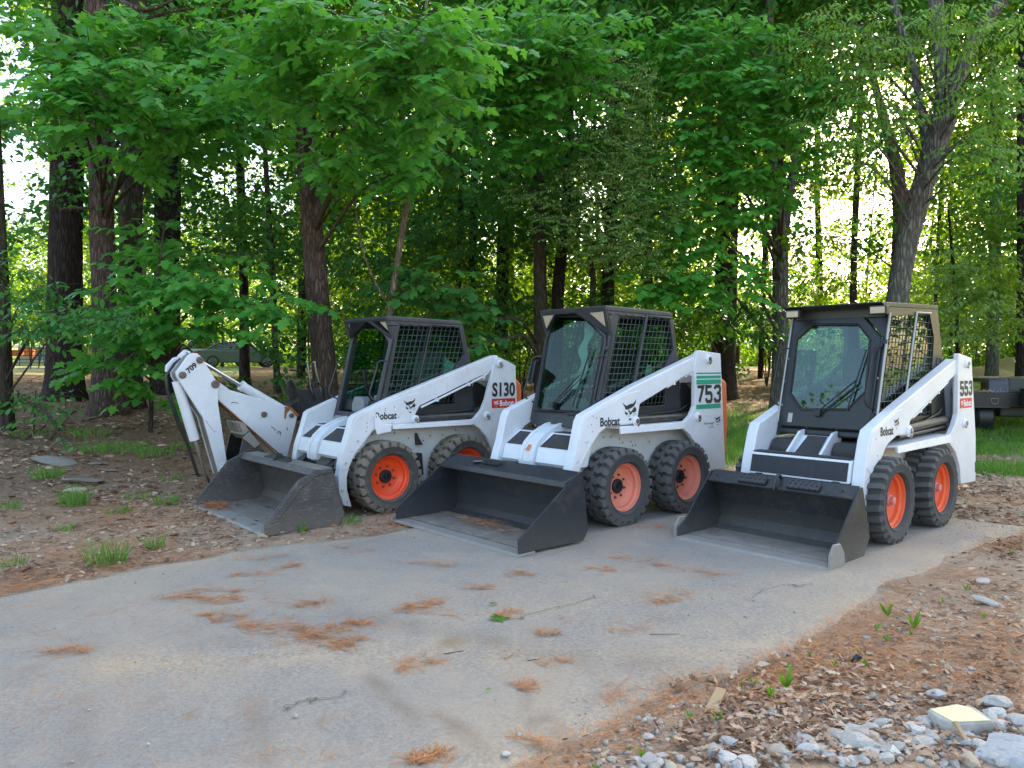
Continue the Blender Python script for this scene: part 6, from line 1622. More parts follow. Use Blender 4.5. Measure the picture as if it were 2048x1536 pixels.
def lawn(x, y):
    a = smooth(10.0, 11.6, y) * (1 - smooth(15, 18, y)) * smooth(1.6, 2.6, x) * (1 - smooth(6.0, 6.8, x))
    b = smooth(11.3, 12.6, y) * (1 - smooth(27, 33, y)) * smooth(.50 * y, .55 * y, x)
    c = smooth(9.2, 9.9, y) * (1 - smooth(10.4, 11, y)) * smooth(.58 * y, .62 * y, x) * .8
    return np.clip(np.maximum(np.maximum(a, b), c), 0, 1)
def cover_attr(me, cols):
    at_ = me.color_attributes.new('cover', 'FLOAT_COLOR', 'POINT')
    at_.data.foreach_set('color', np.concatenate([cols, np.ones((len(cols), 1))], 1).astype(np.float32).ravel())
def grid_mesh(name, X, Y, Z, mat):
    r, c = X.shape; V = np.stack([X, Y, Z], -1).reshape(-1, 3)
    i = np.arange(r - 1)[:, None] * c; j = np.arange(c - 1)[None]
    L = np.stack([i + j, i + j + 1, i + c + j + 1, i + c + j], -1).reshape(-1)
    return np_mesh(name, V, np.full((r - 1) * (c - 1), 4), L, mat, True)
gx = np.r_[-220, -150, -100, -70, -50, -40, np.arange(-32, 32.01, .2), 40, 50, 70, 100, 150, 220]
gy = np.r_[-40, -20, -8, np.arange(-1, 40.01, .2), 44, 50, 60, 75, 100, 150, 260]
X, Y = np.meshgrid(gx, gy)
Z = gz(X, Y)
drv = on_drive(X, Y, .25)
rough = .05 * (vn(X, Y, 1.1, 5) - .5) + .03 * (vn(X, Y, 3.2, 6) - .5)
keepflat = np.minimum(1, np.maximum(0, (np.hypot(X - 1, Y - 6.5) - 0) * 0 + 1))
Z = Z + np.where(drv, -.012, rough * np.where(edge_s(X, Y) > -1, smooth(2.4, 3.6, edge_s(X, Y)), 1) * np.where(Y < 45, 1, 0))
# the stony bank at the near right corner rises a little
t_, s_ = ts(X, Y)
bank = np.where((s_ < s_near(t_)) & (X > 0) & (Y < 14), np.clip((s_near(t_) - s_ - .1) / 1.2, 0, 1), 0)
Z = Z + .012 * bank
def ground_z(x, y):
    """height of the finished ground mesh"""
    x = np.atleast_1d(np.asarray(x, float)); y = np.atleast_1d(np.asarray(y, float))
    i = np.clip(np.searchsorted(gx, x) - 1, 0, len(gx) - 2); j = np.clip(np.searchsorted(gy, y) - 1, 0, len(gy) - 2)
    u = (x - gx[i]) / (gx[i + 1] - gx[i]); v = (y - gy[j]) / (gy[j + 1] - gy[j])
    return (Z[j, i] * (1 - u) + Z[j, i + 1] * u) * (1 - v) + (Z[j + 1, i] * (1 - u) + Z[j + 1, i + 1] * u) * v
me = grid_mesh('ground', X, Y, Z, M['ground'])
forest = np.clip(smooth(1.6, 4.2, edge_s(X, Y)) * (1 - lawn(X, Y)), 0, 1) * np.where(Y > 55, .3, 1)
fieldl = smooth(22, 26, Y) * (X < -.35 * Y)            # open lawn beyond the left trees
gr = np.maximum(lawn(X, Y), .75 * fieldl)
gr = np.maximum(gr, smooth(46, 55, Y) * .8)
pth = (Y > 27) & (Y < 34) & (X < -.4 * Y)
gr = np.where(pth, 0, gr)
cover_attr(me, np.stack([(forest * np.where(fieldl > .2, 0, 1)).ravel(), gr.ravel(), np.zeros(X.size)], 1))
o = link_mesh('ground', me, None, kind='structure')
# asphalt sheet
tt = np.arange(-8, T_END + .5, .06); k = np.linspace(0, 1, 64)
Tm, Km = np.meshgrid(tt, k, indexing='ij')
Sf, Sn = s_far(Tm), s_near(Tm)
Sm = Sn + (Sf - Sn) * Km
endt = T_END + .35 * (vn(Sm, 0 * Sm, 2.5, 9) - .5)
Tm2 = np.minimum(Tm, endt)
Xa, Ya = xy(Tm2, Sm)
Za = gz(Xa, Ya) + .004 + .004 * (vn(Xa, Ya, .8, 7) - .5)
Za = np.where((Km < .02) | (Km > .98), Za - .02, Za)
me = grid_mesh('driveway', Xa, Ya, Za, M['asphalt'])
dist = np.minimum(Sm - Sn, Sf - Sm)
sand = np.exp(-dist / .22) + .5 * np.clip(vn(Xa, Ya, .9, 11) * 1.6 - .75, 0, 1) + .9 * np.exp(-np.maximum(0, T_END - Tm2) / .5)
G = np.zeros_like(Xa); B = np.zeros_like(Xa)
BANDS = [([(250, 1330), (700, 1310), (1050, 1310), (1330, 1330), (1560, 1240)], .26, .75), ([(900, 1240), (1300, 1200), (1700, 1150)], .22, .5), ([(0, 1400), (300, 1390)], .2, .4)]
def seg_d(p, a, b):
    d = b - a; t = np.clip(((p[0] - a[0]) * d[0] + (p[1] - a[1]) * d[1]) / (d @ d), 0, 1)
    return np.hypot(p[0] - a[0] - t * d[0], p[1] - a[1] - t * d[1])
for pts, wd, am in BANDS:
    Pw = [gpt(a, b)[:2] for a, b in pts]
    for a, b in zip(Pw[:-1], Pw[1:]): sand = np.maximum(sand, am * np.exp(-(seg_d((Xa, Ya), a, b) / wd) ** 2) * (.45 + .9 * vn(Xa, Ya, 3, 17)))
for pts, wd, am in [([(505, 1395), (530, 1536)], .05, .34), ([(165, 1395), (150, 1500), (130, 1560)], .05, .22), ([(735, 1355), (840, 1450)], .035, .5), ([(870, 1430), (985, 1510)], .035, .45), ([(1050, 1385), (1066, 1460)], .02, .4), ([(1090, 1430), (1140, 1500)], .03, .4), ([(60, 1340), (160, 1300)], .04, .3), ([(700, 1230), (1000, 1285)], .10, .3), ([(1010, 1300), (1450, 1350)], .16, .25)]:
    Pw = [gpt(a, b)[:2] for a, b in pts]
    for a, b in zip(Pw[:-1], Pw[1:]):
        dd = seg_d((Xa, Ya), a, b); G = np.maximum(G, np.minimum(1, 1.3 * am) * np.exp(-(dd / wd) ** 2) * (.25 + 1.0 * vn(Xa, Ya, 9, 13)))
for a, b, rx, ry in [(901, 1286, 27, 11), (372, 1431, 13, 7), (866, 1328, 22, 7), (640, 1447, 8, 4)]:
    c0 = gpt(a, b); ex = gpt(a + rx, b) - c0; ey = gpt(a, b + ry) - c0
    q = ((Xa - c0[0]) / ex[0]) ** 2 + ((Ya - c0[1]) / ey[1]) ** 2
    B = np.maximum(B, .85 * np.clip(1.25 - q + .5 * (vn(Xa, Ya, 30, 15) - .5), 0, 1))
cover_attr(me, np.stack([np.clip(sand, 0, 1).ravel(), G.ravel(), B.ravel()], 1))
link_mesh('driveway', me, None, kind='structure')

drv_o = bpy.data.objects['driveway']
for ci, pts in enumerate([[(1010, 1246), (1060, 1232), (1120, 1216), (1180, 1199)], [(560, 1420), (600, 1412), (640, 1400), (690, 1392)], [(1500, 1190), (1560, 1176), (1620, 1170)]]):
    P_ = np.array([gpt(a, b)[:2] for a, b in pts]); tq = np.linspace(0, len(P_) - 1, 46); Q = np.stack([np.interp(tq, range(len(P_)), P_[:, i]) for i in range(2)], 1)
    Q += rng.normal(0, .010, Q.shape) + np.stack([.03 * np.sin(tq * 5 + ci), .03 * np.cos(tq * 4.1 + ci)], 1); dn = np.gradient(Q, axis=0); dn = np.stack([-dn[:, 1], dn[:, 0]], 1); dn /= np.linalg.norm(dn, axis=1, keepdims=True)
    wq = (.0012 + .0022 * vn(tq, tq * 0, 1.7, ci + 80))[:, None]; za = gz(Q[:, 0], Q[:, 1]) + .0105
    V = np.concatenate([np.c_[Q + dn * wq, za], np.c_[Q - dn * wq, za]]); nq = len(Q); m = MB(); m.add(V, [(i, i + nq, i + nq + 1, i + 1) for i in range(nq - 1)]); m.build('crack', M['crack'], drv_o)
def surf(x, y):
    z = ground_z(x, y); return np.where(on_drive(x, y), np.maximum(z, gz(x, y) + .007), z)
def scatter_px(n, x0, x1, y0, y1):
    """random ground points filling a part of the view evenly"""
    px = rng.uniform(x0, x1, n); py = rng.uniform(y0, y1, n)
    d = np.stack([(px - CX) / FOC, math.cos(PITCH) + (CY - py) / FOC * math.sin(PITCH), (CY - py) / FOC * math.cos(PITCH) - math.sin(PITCH)], 1)
    t = np.full(n, 1.0); p = None
    z = np.zeros(n)
    for _ in range(30):
        t = (z - CAM_H) / np.minimum(d[:, 2], -.008); p = np.array([0, 0, CAM_H]) + d * t[:, None]; z = .5 * z + .5 * np.minimum(gz(p[:, 0], p[:, 1]), 1.3)
    return p[:, 0], p[:, 1]
# ------------------------------------------------------------------ dead leaves, needles, gravel
def litter_mesh(x, y, size, lift, name, mat, tmpl=ELM, curl=.45):
    n = len(x); az = rng.random(n) * 6.283
    tip = np.stack([np.cos(az), np.sin(az), rng.normal(0, .22, n)], 1)
    pos = np.stack([x, y, surf(x, y) + lift * rng.random(n) + .004], 1); F3 = frames(tip, rng.normal(0, curl, n), n); q = rng.random(n) < .45
    return leaf_mesh(name, [leaf_arrays(pos[q], F3[q], size[q] * 1.25, OAK), leaf_arrays(pos[~q], F3[~q], size[~q], tmpl, size[~q] * rng.uniform(.5, 1.3, (~q).sum()))], M[mat])
xs_, ys_ = [], []
for n, a in ((5200, (0, 480, 830, 1160)), (5200, (0, 1100, 760, 860)), (1300, (380, 900, 960, 1090)), (8200, (1350, 2048, 1080, 1536)), (1900, (1400, 2048, 740, 860)), (3800, (1900, 2048, 850, 1120)), (1400, (1050, 1700, 1180, 1536))):
    x, y = scatter_px(n, *a); xs_.append(x); ys_.append(y)
x = np.concatenate(xs_); y = np.concatenate(ys_)
t, s = ts(x, y)
k = ~on_drive(x, y, -.02) & (y < 32) & (rng.random(len(x)) > .9 * lawn(x, y)) & (rng.random(len(x)) < .25 + 1.1 * vn(x, y, 1.4, 21))
nb = (s < s_near(t)) & (s > s_near(t) - .18); k &= ~(nb & (rng.random(len(x)) < .6))
x, y = x[k], y[k]
lo = link_mesh('leaf_litter', litter_mesh(x, y, (.016 + rng.gamma(2.0, .014, len(x)).clip(0, .055)) * np.clip(y / 6, .8, 1.7), .02, 'leaf_litter', 'litter'), kind='stuff')
tag(lo, 'brown dead leaves and bark chips strewn over the dirt', 'leaf litter')
def needle_mesh(name, x, y, ln, az, lift=.012, wd=.0022):
    n = len(x); tip = np.stack([np.cos(az), np.sin(az), rng.normal(0, .035, n)], 1)
    V, L, nf = leaf_arrays(np.stack([x, y, surf(x, y) + .003 + lift * rng.random(n)], 1), frames(tip, rng.normal(0, .3, n), n), ln, NEEDLE, wd * rng.uniform(.7, 1.3, n))
    return np_mesh(name, V, np.full(nf, 3), L, M['needles'])
# drifts along both edges of the asphalt
n = 15000; t = rng.uniform(-3.5, T_END + 1.2, n); side = rng.random(n) < .42
off = rng.gamma(1.3, .16, n) - .07
s = np.where(side, s_far(t) + off, s_near(t) - off)
x, y = xy(t, s); k = rng.random(n) < np.clip(vn(x, y, 2.2, 31) * 2.0 - .45, .06, 1); x, y = x[k], y[k]
dl = link_mesh('needle_drift', needle_mesh('needle_drift', x, y, rng.uniform(.05, .12, len(x)), rng.normal(.75, .9, len(x)), .02), kind='stuff')
tag(dl, 'rust brown pine needles drifted along both edges of the asphalt', 'pine needles')
x, y = scatter_px(5200, 0, 1990, 1040, 1536); k = on_drive(x, y) & (rng.random(len(x)) < np.clip(vn(x, y, 1.2, 33) * 1.5 - .45, 0, 1)); x, y = x[k], y[k]
dl = link_mesh('loose_needles', needle_mesh('loose_needles', x, y, rng.uniform(.03, .10, len(x)), rng.random(len(x)) * 6.28, .004, .0018), kind='stuff')
tag(dl, 'single pine needles scattered thinly over the asphalt', 'pine needles')
x, y = scatter_px(9000, 0, 460, 1000, 1190); x2, y2 = scatter_px(7000, 1500, 2048, 1090, 1420)
x = np.r_[x, x2]; y = np.r_[y, y2]; k = ~on_drive(x, y) & (rng.random(len(x)) < np.clip(vn(x, y, 1.5, 35) * 1.7 - .3, 0, 1)); x, y = x[k], y[k]
dl = link_mesh('needle_carpet', needle_mesh('needle_carpet', x, y, rng.uniform(.05, .11, len(x)), rng.random(len(x)) * 6.28, .012), kind='stuff')
tag(dl, 'thin carpet of brown pine needles lying on the dirt beside the asphalt', 'pine needles')
# needle patches lying on the asphalt, one thing each
PATCH = [(600, 1272, 95, 30, 900, 'largest mat of brown pine needles, at the middle of the left half of the asphalt'), (690, 1255, 40, 12, 220, 'right wing of needles trailing off the largest needle mat'), (400, 1190, 85, 14, 330, 'long needle streak on the asphalt in front of the left bucket'), (440, 1205, 40, 10, 170, 'needle streak lying just below the long one by the left bucket'), (446, 1237, 36, 12, 190, ''), (624, 1212, 36, 9, 150, ''), (850, 1212, 42, 14, 260, 'bushy needle clump in the middle of the asphalt'), (830, 1228, 50, 8, 90, ''), (140, 1306, 36, 11, 170, 'needle clump alone at the far left of the asphalt'), (576, 1138, 24, 8, 120, ''), (520, 1118, 60, 7, 110, ''), (490, 1152, 40, 8, 120, ''), (700, 1100, 40, 7, 90, ''), (880, 1133, 62, 6, 130, ''), (1046, 1151, 22, 8, 110, ''), (966, 1178, 22, 6, 90, ''), (1005, 1232, 26, 7, 110, 'small needle clump beside the green leaf'), (830, 1332, 45, 18, 150, ''), (1335, 1198, 42, 16, 200, 'needle patch in front of the right bucket, alone on bare asphalt'), (1285, 1126, 60, 14, 170, ''), (1212, 1141, 36, 7, 110, ''), (1400, 1150, 60, 10, 130, ''), (1100, 1272, 24, 8, 90, ''), (1050, 1378, 30, 10, 110, ''), (1240, 1400, 26, 22, 90, ''), (850, 1526, 42, 14, 220, 'needle clump at the bottom edge of the photo'), (1118, 1332, 32, 8, 70, ''), (1280, 1255, 60, 18, 80, ''), (1330, 1058, 50, 8, 130, ''), (750, 1050, 50, 6, 120, ''), (1065, 1490, 30, 12, 80, ''), (300, 1090, 60, 8, 150, '')]
def patch(px, py, rx, ry, n):
    c = gpt(px, py); ex = gpt(px + rx, py) - c; ey = gpt(px, py + ry) - c
    k = int(rng.integers(3, 8)); a0 = rng.random() * 6.28
    ctr = np.stack([np.linspace(-.75, .75, k) + rng.normal(0, .2, k), .55 * np.sin(np.linspace(0, 3.5, k) + a0) + rng.normal(0, .25, k)], 1)
    u = ctr[rng.integers(0, k, n)] + rng.normal(0, 1, (n, 2)) * rng.uniform(.10, .30, (n, 1))
    far_ = rng.random(n) < .22; u[far_] = rng.normal(0, .75, (far_.sum(), 2))
    return c[0] + ex[0] * u[:, 0] + ey[0] * u[:, 1], c[1] + ex[1] * u[:, 0] + ey[1] * u[:, 1], c
for px, py, rx, ry, n, lab in PATCH:
    n = int(n * .62); x, y, c = patch(px, py, rx, ry, n)
    me = needle_mesh('needle_patch', x, y, rng.uniform(.04, .095, n), rng.normal(rng.uniform(0, 3), .9, n), .009, .0026)
    o = link_mesh('needle_patch', me); tag(o, lab or ('small' if rx * ry < 400 else 'wider') + ' needle patch on the asphalt ' + ('left of the middle bucket' if px < 800 and py < 1170 else 'in front of the middle bucket' if px < 1150 and py < 1200 else 'before the right bucket' if py < 1210 else 'on the near half of the drive'), 'pine needles', 'needle patches on the asphalt')
# gravel and grit
xs_, ys_ = [], []
for n, a in ((1500, (1150, 2048, 1400, 1536)), (600, (1400, 2048, 1150, 1420)), (700, (0, 480, 880, 1170)), (400, (380, 900, 1010, 1100)), (700, (1880, 2048, 1010, 1090)), (260, (100, 1900, 1080, 1536))):
    x, y = scatter_px(n, *a); xs_.append(x); ys_.append(y)
x = np.concatenate(xs_); y = np.concatenate(ys_); n = len(x)
ico = bmesh.new(); bmesh.ops.create_icosphere(ico, subdivisions=1, radius=1.0)
IV = np.array([v.co[:] for v in ico.verts]); IF = np.array([[v.index for v in f.verts] for f in ico.faces]); ico.free()
od = on_drive(x, y)
kk_ = rng.random(n) < np.clip(vn(x, y, 3.0, 71) * 1.9 - .35, .05, 1); x, y, od = x[kk_], y[kk_], od[kk_]; n = len(x)
r = np.where(od, rng.gamma(2, .0016, n), rng.gamma(2.0, .0034, n) + .0025); r = np.minimum(r, .018)
sc = r[:, None] * rng.uniform(.6, 1.3, (n, 3)) * np.array([1, 1, .65])
V = IV[None] * (1 + rng.uniform(-.22, .22, (n, len(IV), 1))) * sc[:, None]
a = rng.random(n) * 6.28; ca, sa = np.cos(a)[:, None], np.sin(a)[:, None]
V = np.stack([V[..., 0] * ca - V[..., 1] * sa, V[..., 0] * sa + V[..., 1] * ca, V[..., 2]], -1) + np.stack([x, y, surf(x, y) + sc[:, 2] * .35], 1)[:, None]
L = (IF[None] + (np.arange(n) * len(IV))[:, None, None]).reshape(-1)
o = link_mesh('gravel', np_mesh('gravel', V.reshape(-1, 3), np.full(n * len(IF), 3), L, M['gravel']), kind='stuff'); tag(o, 'grey and tan gravel scattered over the dirt', 'gravel')
# ------------------------------------------------------------------ stones
def stone_mesh(seed, sub=2, flat_=.6, ang=.25):
    bm = bmesh.new(); bmesh.ops.create_icosphere(bm, subdivisions=sub, radius=1.0); rr = np.random.default_rng(seed)
    pl = rr.normal(size=(9, 3)); pl /= np.linalg.norm(pl, axis=1, keepdims=True); dd = rr.uniform(.55, .95, 9)
    for v in bm.verts:
        p = np.array(v.co[:])
        for q, d in zip(pl, dd):
            e = p @ q - d
            if e > 0: p = p - q * e * (1 - ang)
        p = p * (1 + .05 * math.sin(4 * p[0] + seed) + .05 * math.sin(5 * p[1] + 2 * seed)); p[2] *= flat_; v.co = p
    me = bpy.data.meshes.new('stone'); bm.to_mesh(me); bm.free()
    me.polygons.foreach_set('use_smooth', [True] * len(me.polygons)); me.set_sharp_from_angle(angle=R(22)); return me
SM = [stone_mesh(i, 2, .55 + .06 * (i % 4), .05 + .10 * (i % 4)) for i in range(9)]
for i, me in enumerate(SM): me.materials.append(M['stone_tan' if i in (2, 6) else 'stone'])
SG = 'stones along the near edge of the driveway'
def put_stone(px, py, rpx, i, label, asp=1.0, rz=None, group=SG, name='stone', lift=.25):
    p = ground_hit(px, py); Yd = p[1]; r = rpx * Yd / FOC
    z = float(surf(p[0], p[1])[0])
    o = bpy.data.objects.new(name, SM[i % len(SM)]); COL.objects.link(o)
    o.scale = (r, r * asp, r * .8); o.rotation_euler = (rng.normal(0, .15), rng.normal(0, .15), rng.random() * 6.28 if rz is None else rz)
    o.location = (p[0], p[1], z + r * lift); tag(o, label, 'stone', group); return o
SPECIAL = [(1995, 1424, 36, 0, 'smooth rounded grey boulder behind the yellow block'), (1712, 1503, 42, 1, 'wide brownish stone at the bottom edge among river stones'), (1672, 1485, 25, 3, 'blue-grey wedge stone in the row of river stones'), (1612, 1492, 24, 4, 'pale lumpy stone left of the wide brownish stone'), (1556, 1512, 24, 2, 'tan egg-shaped stone in the row of river stones'), (1872, 1405, 22, 7, 'angular grey stone above the yellow block'), (1840, 1500, 36, 5, 'long tilted blue-grey rock left of the big slab'), (1545, 1435, 20, 8, 'white angular chip standing alone on the dirt'), (1320, 1512, 20, 3, 'flat grey stone leaning beside the seedlings at the bottom'), (1295, 1471, 22, 1, 'flat pale stone fragment at the needle-covered edge'), (1779, 1418, 13, 0, 'small round white pebble on bare dirt'), (1765, 1458, 26, 4, 'long low grey stone on the dirt'), (1775, 1520, 30, 8, 'grey stone at the bottom left of the tilted rock'), (1920, 1475, 22, 7, 'grey stone wedged under the yellow block'), (110, 930, 44, 5, 'long flat slate slab on the left bank behind the grass'), (190, 932, 18, 1, 'pale flat stone beside the left slate slab'), (215, 945, 22, 8, 'small slate piece right of the left slab'), (165, 966, 40, 4, 'low slate slab below the left grass tuft'), (150, 985, 30, 3, 'light brown flat stone on the left dirt'), (430, 1092, 14, 6, 'small tan stone half sunk in the left dirt'), (1012, 1514, 11, 0, 'white stone lying alone on the asphalt at the bottom'), (1040, 1476, 8, 3, 'small white chip on the asphalt'), (1965, 1165, 22, 3, 'pale flat stone at the right edge of the asphalt'), (1975, 1208, 30, 4, 'flat grey stone half buried right of the asphalt')]
for px, py, r, i, lab in SPECIAL:
    o = put_stone(px, py, r, i, lab, asp=.62 if 'long' in lab or 'slab' in lab or 'flat' in lab else .85, rz=.25 if 'slab' in lab else None, group=SG if px > 1100 else 'loose stones', lift=.2)
    if 'flat' in lab or 'slab' in lab: o.scale[2] *= .45
    if px < 600:
        o.data = o.data.copy(); o.data.materials[0] = M['slate' if 'sl' in lab else 'stone_tan']; o.scale = (o.scale[0], o.scale[1] * .9, o.scale[2] * .8); o.location.z -= .35 * abs(o.scale[2])
kinds = [('pale grey river stone in the rubble at the bottom right', .9), ('dull grey broken stone in the rubble at the bottom right', .7), ('small tan stone in the rubble at the bottom right', .8)]
kk = 0
while kk < 170:
    px = rng.uniform(1240, 2060); py = rng.uniform(1410, 1545)
    lim = 1545 - (px - 1150) * .135
    if py < lim + rng.normal(0, 8): continue
    if 1870 < px < 1975 and 1415 < py < 1485: continue
    i = int(rng.integers(0, 9)); kind = 2 if i in (2, 6) else int(i % 2)
    r = min(27, 6 + rng.gamma(2.0, 4.6)); kk += 1
    put_stone(px, py, r, i, kinds[kind][0], asp=kinds[kind][1])
kk = 0
while kk < 40:
    px = rng.uniform(1500, 2040); py = rng.uniform(1180, 1420); x, y, _ = ground_hit(px, py)
    if on_drive(x, y, .1): continue
    kk += 1; put_stone(px, py, rng.uniform(3, 9), int(rng.integers(0, 9)), 'small stone scattered on the dirt right of the asphalt', group='small stones on the dirt')
p = ground_hit(1922, 1462); root = empty('painted_block', (p[0], p[1], float(surf(p[0], p[1])[0])), .25); tag(root, 'broken concrete block with a pale yellow painted top', 'concrete block')
m = MB(); r = p[1] / FOC; m.prism([(-48 * r, -30 * r), (40 * r, -44 * r), (52 * r, 18 * r), (30 * r, 40 * r), (-52 * r, 34 * r), (-58 * r, 0)], -.02, .050, 'z'); m.build('block', M['stone'], root, bevel=.008)
m = MB(); m.prism([(-46 * r, -28 * r), (30 * r, -40 * r), (36 * r, 18 * r), (22 * r, 34 * r), (-48 * r, 30 * r)], .0505, .0535, 'z'); m.build('painted_face', M['yellow_paint'], root)
p = ground_hit(2016, 1522); root = empty('stone_slab', (p[0], p[1], float(surf(p[0], p[1])[0])), -.35); tag(root, 'large flat blue-grey slab in the bottom right corner', 'stone slab')
r = p[1] / FOC; me = stone_mesh(77, 4, .30, .02); me.materials.append(M['slab']); o = link_mesh('slab', me, root); o.scale = (100 * r, 62 * r, .20); o.location = (.02, 0, .0)
# ------------------------------------------------------------------ sticks and scraps
def stick(pts, r, name, label, cat, mat='twig', group=None):
    W = []
    for a, b, h in pts:
        q = ground_hit(a, b); W.append((q[0], q[1], float(surf(q[0], q[1])[0]) + h))
    m = MB(); m.tube(W, [r, r * .8] + [r * .6] * (len(W) - 2) if len(W) > 2 else [r, r * .7], 6); o = m.build(name, M[mat], smooth=50); tag(o, label, cat, group); return o
stick([(100, 880, .01), (135, 850, .10), (128, 815, .22), (108, 796, .30)], .012, 'fallen_branch', 'thin bare branch rising from the ground among the left seedlings', 'branch')
stick([(66, 818, .25), (90, 835, .12), (112, 862, .02)], .008, 'fallen_branch', 'short forked twig leaning left of the bare branch', 'branch')
stick([(175, 842, .02), (220, 834, .05), (272, 826, .02)], .012, 'fallen_branch', 'dead branch lying at the foot of the flared brown trunk', 'branch')
stick([(0, 872, .03), (50, 880, .02), (90, 858, .06)], .018, 'fallen_branch', 'grey dead limb lying at the left edge', 'branch')
stick([(1448, 735, .03), (1490, 742, .04), (1540, 745, .03)], .03, 'fallen_branch', 'fallen limb on the leaf litter behind the middle loader', 'branch')
stick([(888, 1312, .004), (928, 1306, .004)], .0022, 'twig', 'straight twig lying on the asphalt below the round stain', 'twig')
stick([(1010, 1322, .006), (1026, 1310, .006)], .005, 'wood_chip', 'short wood chip lying on the bare asphalt', 'wood chip', 'wood')
stick([(1055, 1326, .004), (1080, 1322, .004)], .002, 'twig', 'short dark twig right of the wood chip', 'twig')
stick([(1300, 1273, .004), (1358, 1272, .004)], .0016, 'twig', 'long thin twig on the asphalt before the right bank', 'twig')
p = ground_hit(1430, 1405); root = MB(); root.box((0, 0, .012), (.045, .20, .016), Matrix.Rotation(.08, 3, 'X')); o = root.build('broken_board', M['wood'], bevel=.003, loc=(p[0], p[1], float(surf(p[0], p[1])[0]) + .004)); o.rotation_euler = (0.05, .1, -.5); tag(o, 'splintered tan board at the edge of the asphalt', 'board')
p = ground_hit(1832, 1492); m = MB(); m.box((0, 0, .02), (.02, .075, .012), Matrix.Rotation(.5, 3, 'X')); o = m.build('wood_chip', M['wood'], bevel=.002, loc=(p[0] + .16, p[1], float(surf(p[0], p[1])[0]) + .02)); o.rotation_euler = (.2, .1, .3); tag(o, 'tan wood splinter beside the big blue-grey slab', 'wood chip')
p = ground_hit(1711, 1324); m = MB(); m.prism([(-.022, 0), (.018, -.004), (.026, .038), (.006, .05), (-.02, .03)], -.012, .012, 'y'); o = m.build('plastic_scrap', M['black'], bevel=.004, loc=(p[0], p[1], float(surf(p[0], p[1])[0]) - .004)); o.rotation_euler = (.2, 0, .5); tag(o, 'black plastic scrap lying on the right bank', 'scrap')
# green leaves dropped on the asphalt
for px, py, s_, lab in ((1000, 1240, .11, 'fresh green maple leaf lying on the asphalt'), (985, 1211, .06, 'narrow green leaf just above the fallen maple leaf'), (978, 1385, .035, 'tiny green leaf near the bottom of the asphalt')):
    p = gpt(px, py, .008); o = bpy.data.objects.new('green_leaf', leaf_object_mesh('maple' if s_ > .1 else 'elm', 'weed')); COL.objects.link(o)
    o.location = (p[0] - s_ * .4, p[1], .022); o.scale = (s_,) * 3; o.rotation_euler = (.1, .05, rng.random()); tag(o, lab, 'leaf')
# bigger dead leaves one can pick out on the right bank
V, T = ELM
DL = [np_mesh('dead_leaf', V * np.array([1, 1.2, 1]) + np.array([0, 0, 1]) * (c_ * V[:, 1:2] ** 2), np.full(len(T), 3), T, M['litter']) for c_ in (1.2, 2.2, -1.0)]
kk = 0
while kk < 120:
    px = rng.uniform(1480, 2045); py = rng.uniform(1180, 1500); x, y, _ = ground_hit(px, py)
    if on_drive(x, y, .05) or rng.random() > vn(np.array([px / 100.]), np.array([py / 60.]), 1, 41)[0] * 1.3: continue
    o = bpy.data.objects.new('dead_leaf', DL[kk % 3]); COL.objects.link(o); s_ = rng.uniform(.03, .062)
    o.location = (x, y, float(surf(x, y)[0]) + .012); o.scale = (s_,) * 3; o.rotation_euler = (rng.normal(0, .4), rng.normal(0, .35), rng.random() * 6.28); tag(o, 'curled brown dead leaf on the right bank', 'leaf', 'dead leaves on the right bank'); kk += 1
# ------------------------------------------------------------------ seedlings and grass tufts
def blades(n, spread, h, wd):
    a = rng.random(n) * 6.28; r = spread * np.sqrt(rng.random(n)); b = np.stack([r * np.cos(a), r * np.sin(a), np.zeros(n)], 1)
    le = rng.normal(0, .32, (n, 2)) + b[:, :2] / max(spread, 1e-3) * .35; hh = h * rng.uniform(.45, 1.15, n); th = rng.random(n) * 6.28
    V = []; w_ = np.stack([np.cos(th), np.sin(th), 0 * th], 1) * wd
    p1 = b + np.stack([le[:, 0] * hh * .35, le[:, 1] * hh * .35, hh * .55], 1); p2 = b + np.stack([le[:, 0] * hh, le[:, 1] * hh, hh * .95], 1)
    V = np.stack([b - w_, b + w_, p1 + w_ * .8, p1 - w_ * .8, p2], 1).reshape(-1, 3); o = (np.arange(n) * 5)[:, None]
    L = np.concatenate([o + np.array([[0, 1, 2]]), o + np.array([[0, 2, 3]]), o + np.array([[3, 2, 4]])], 1).reshape(-1)
    return V, L, n * 3
TG = 'grass tufts on the left bank'
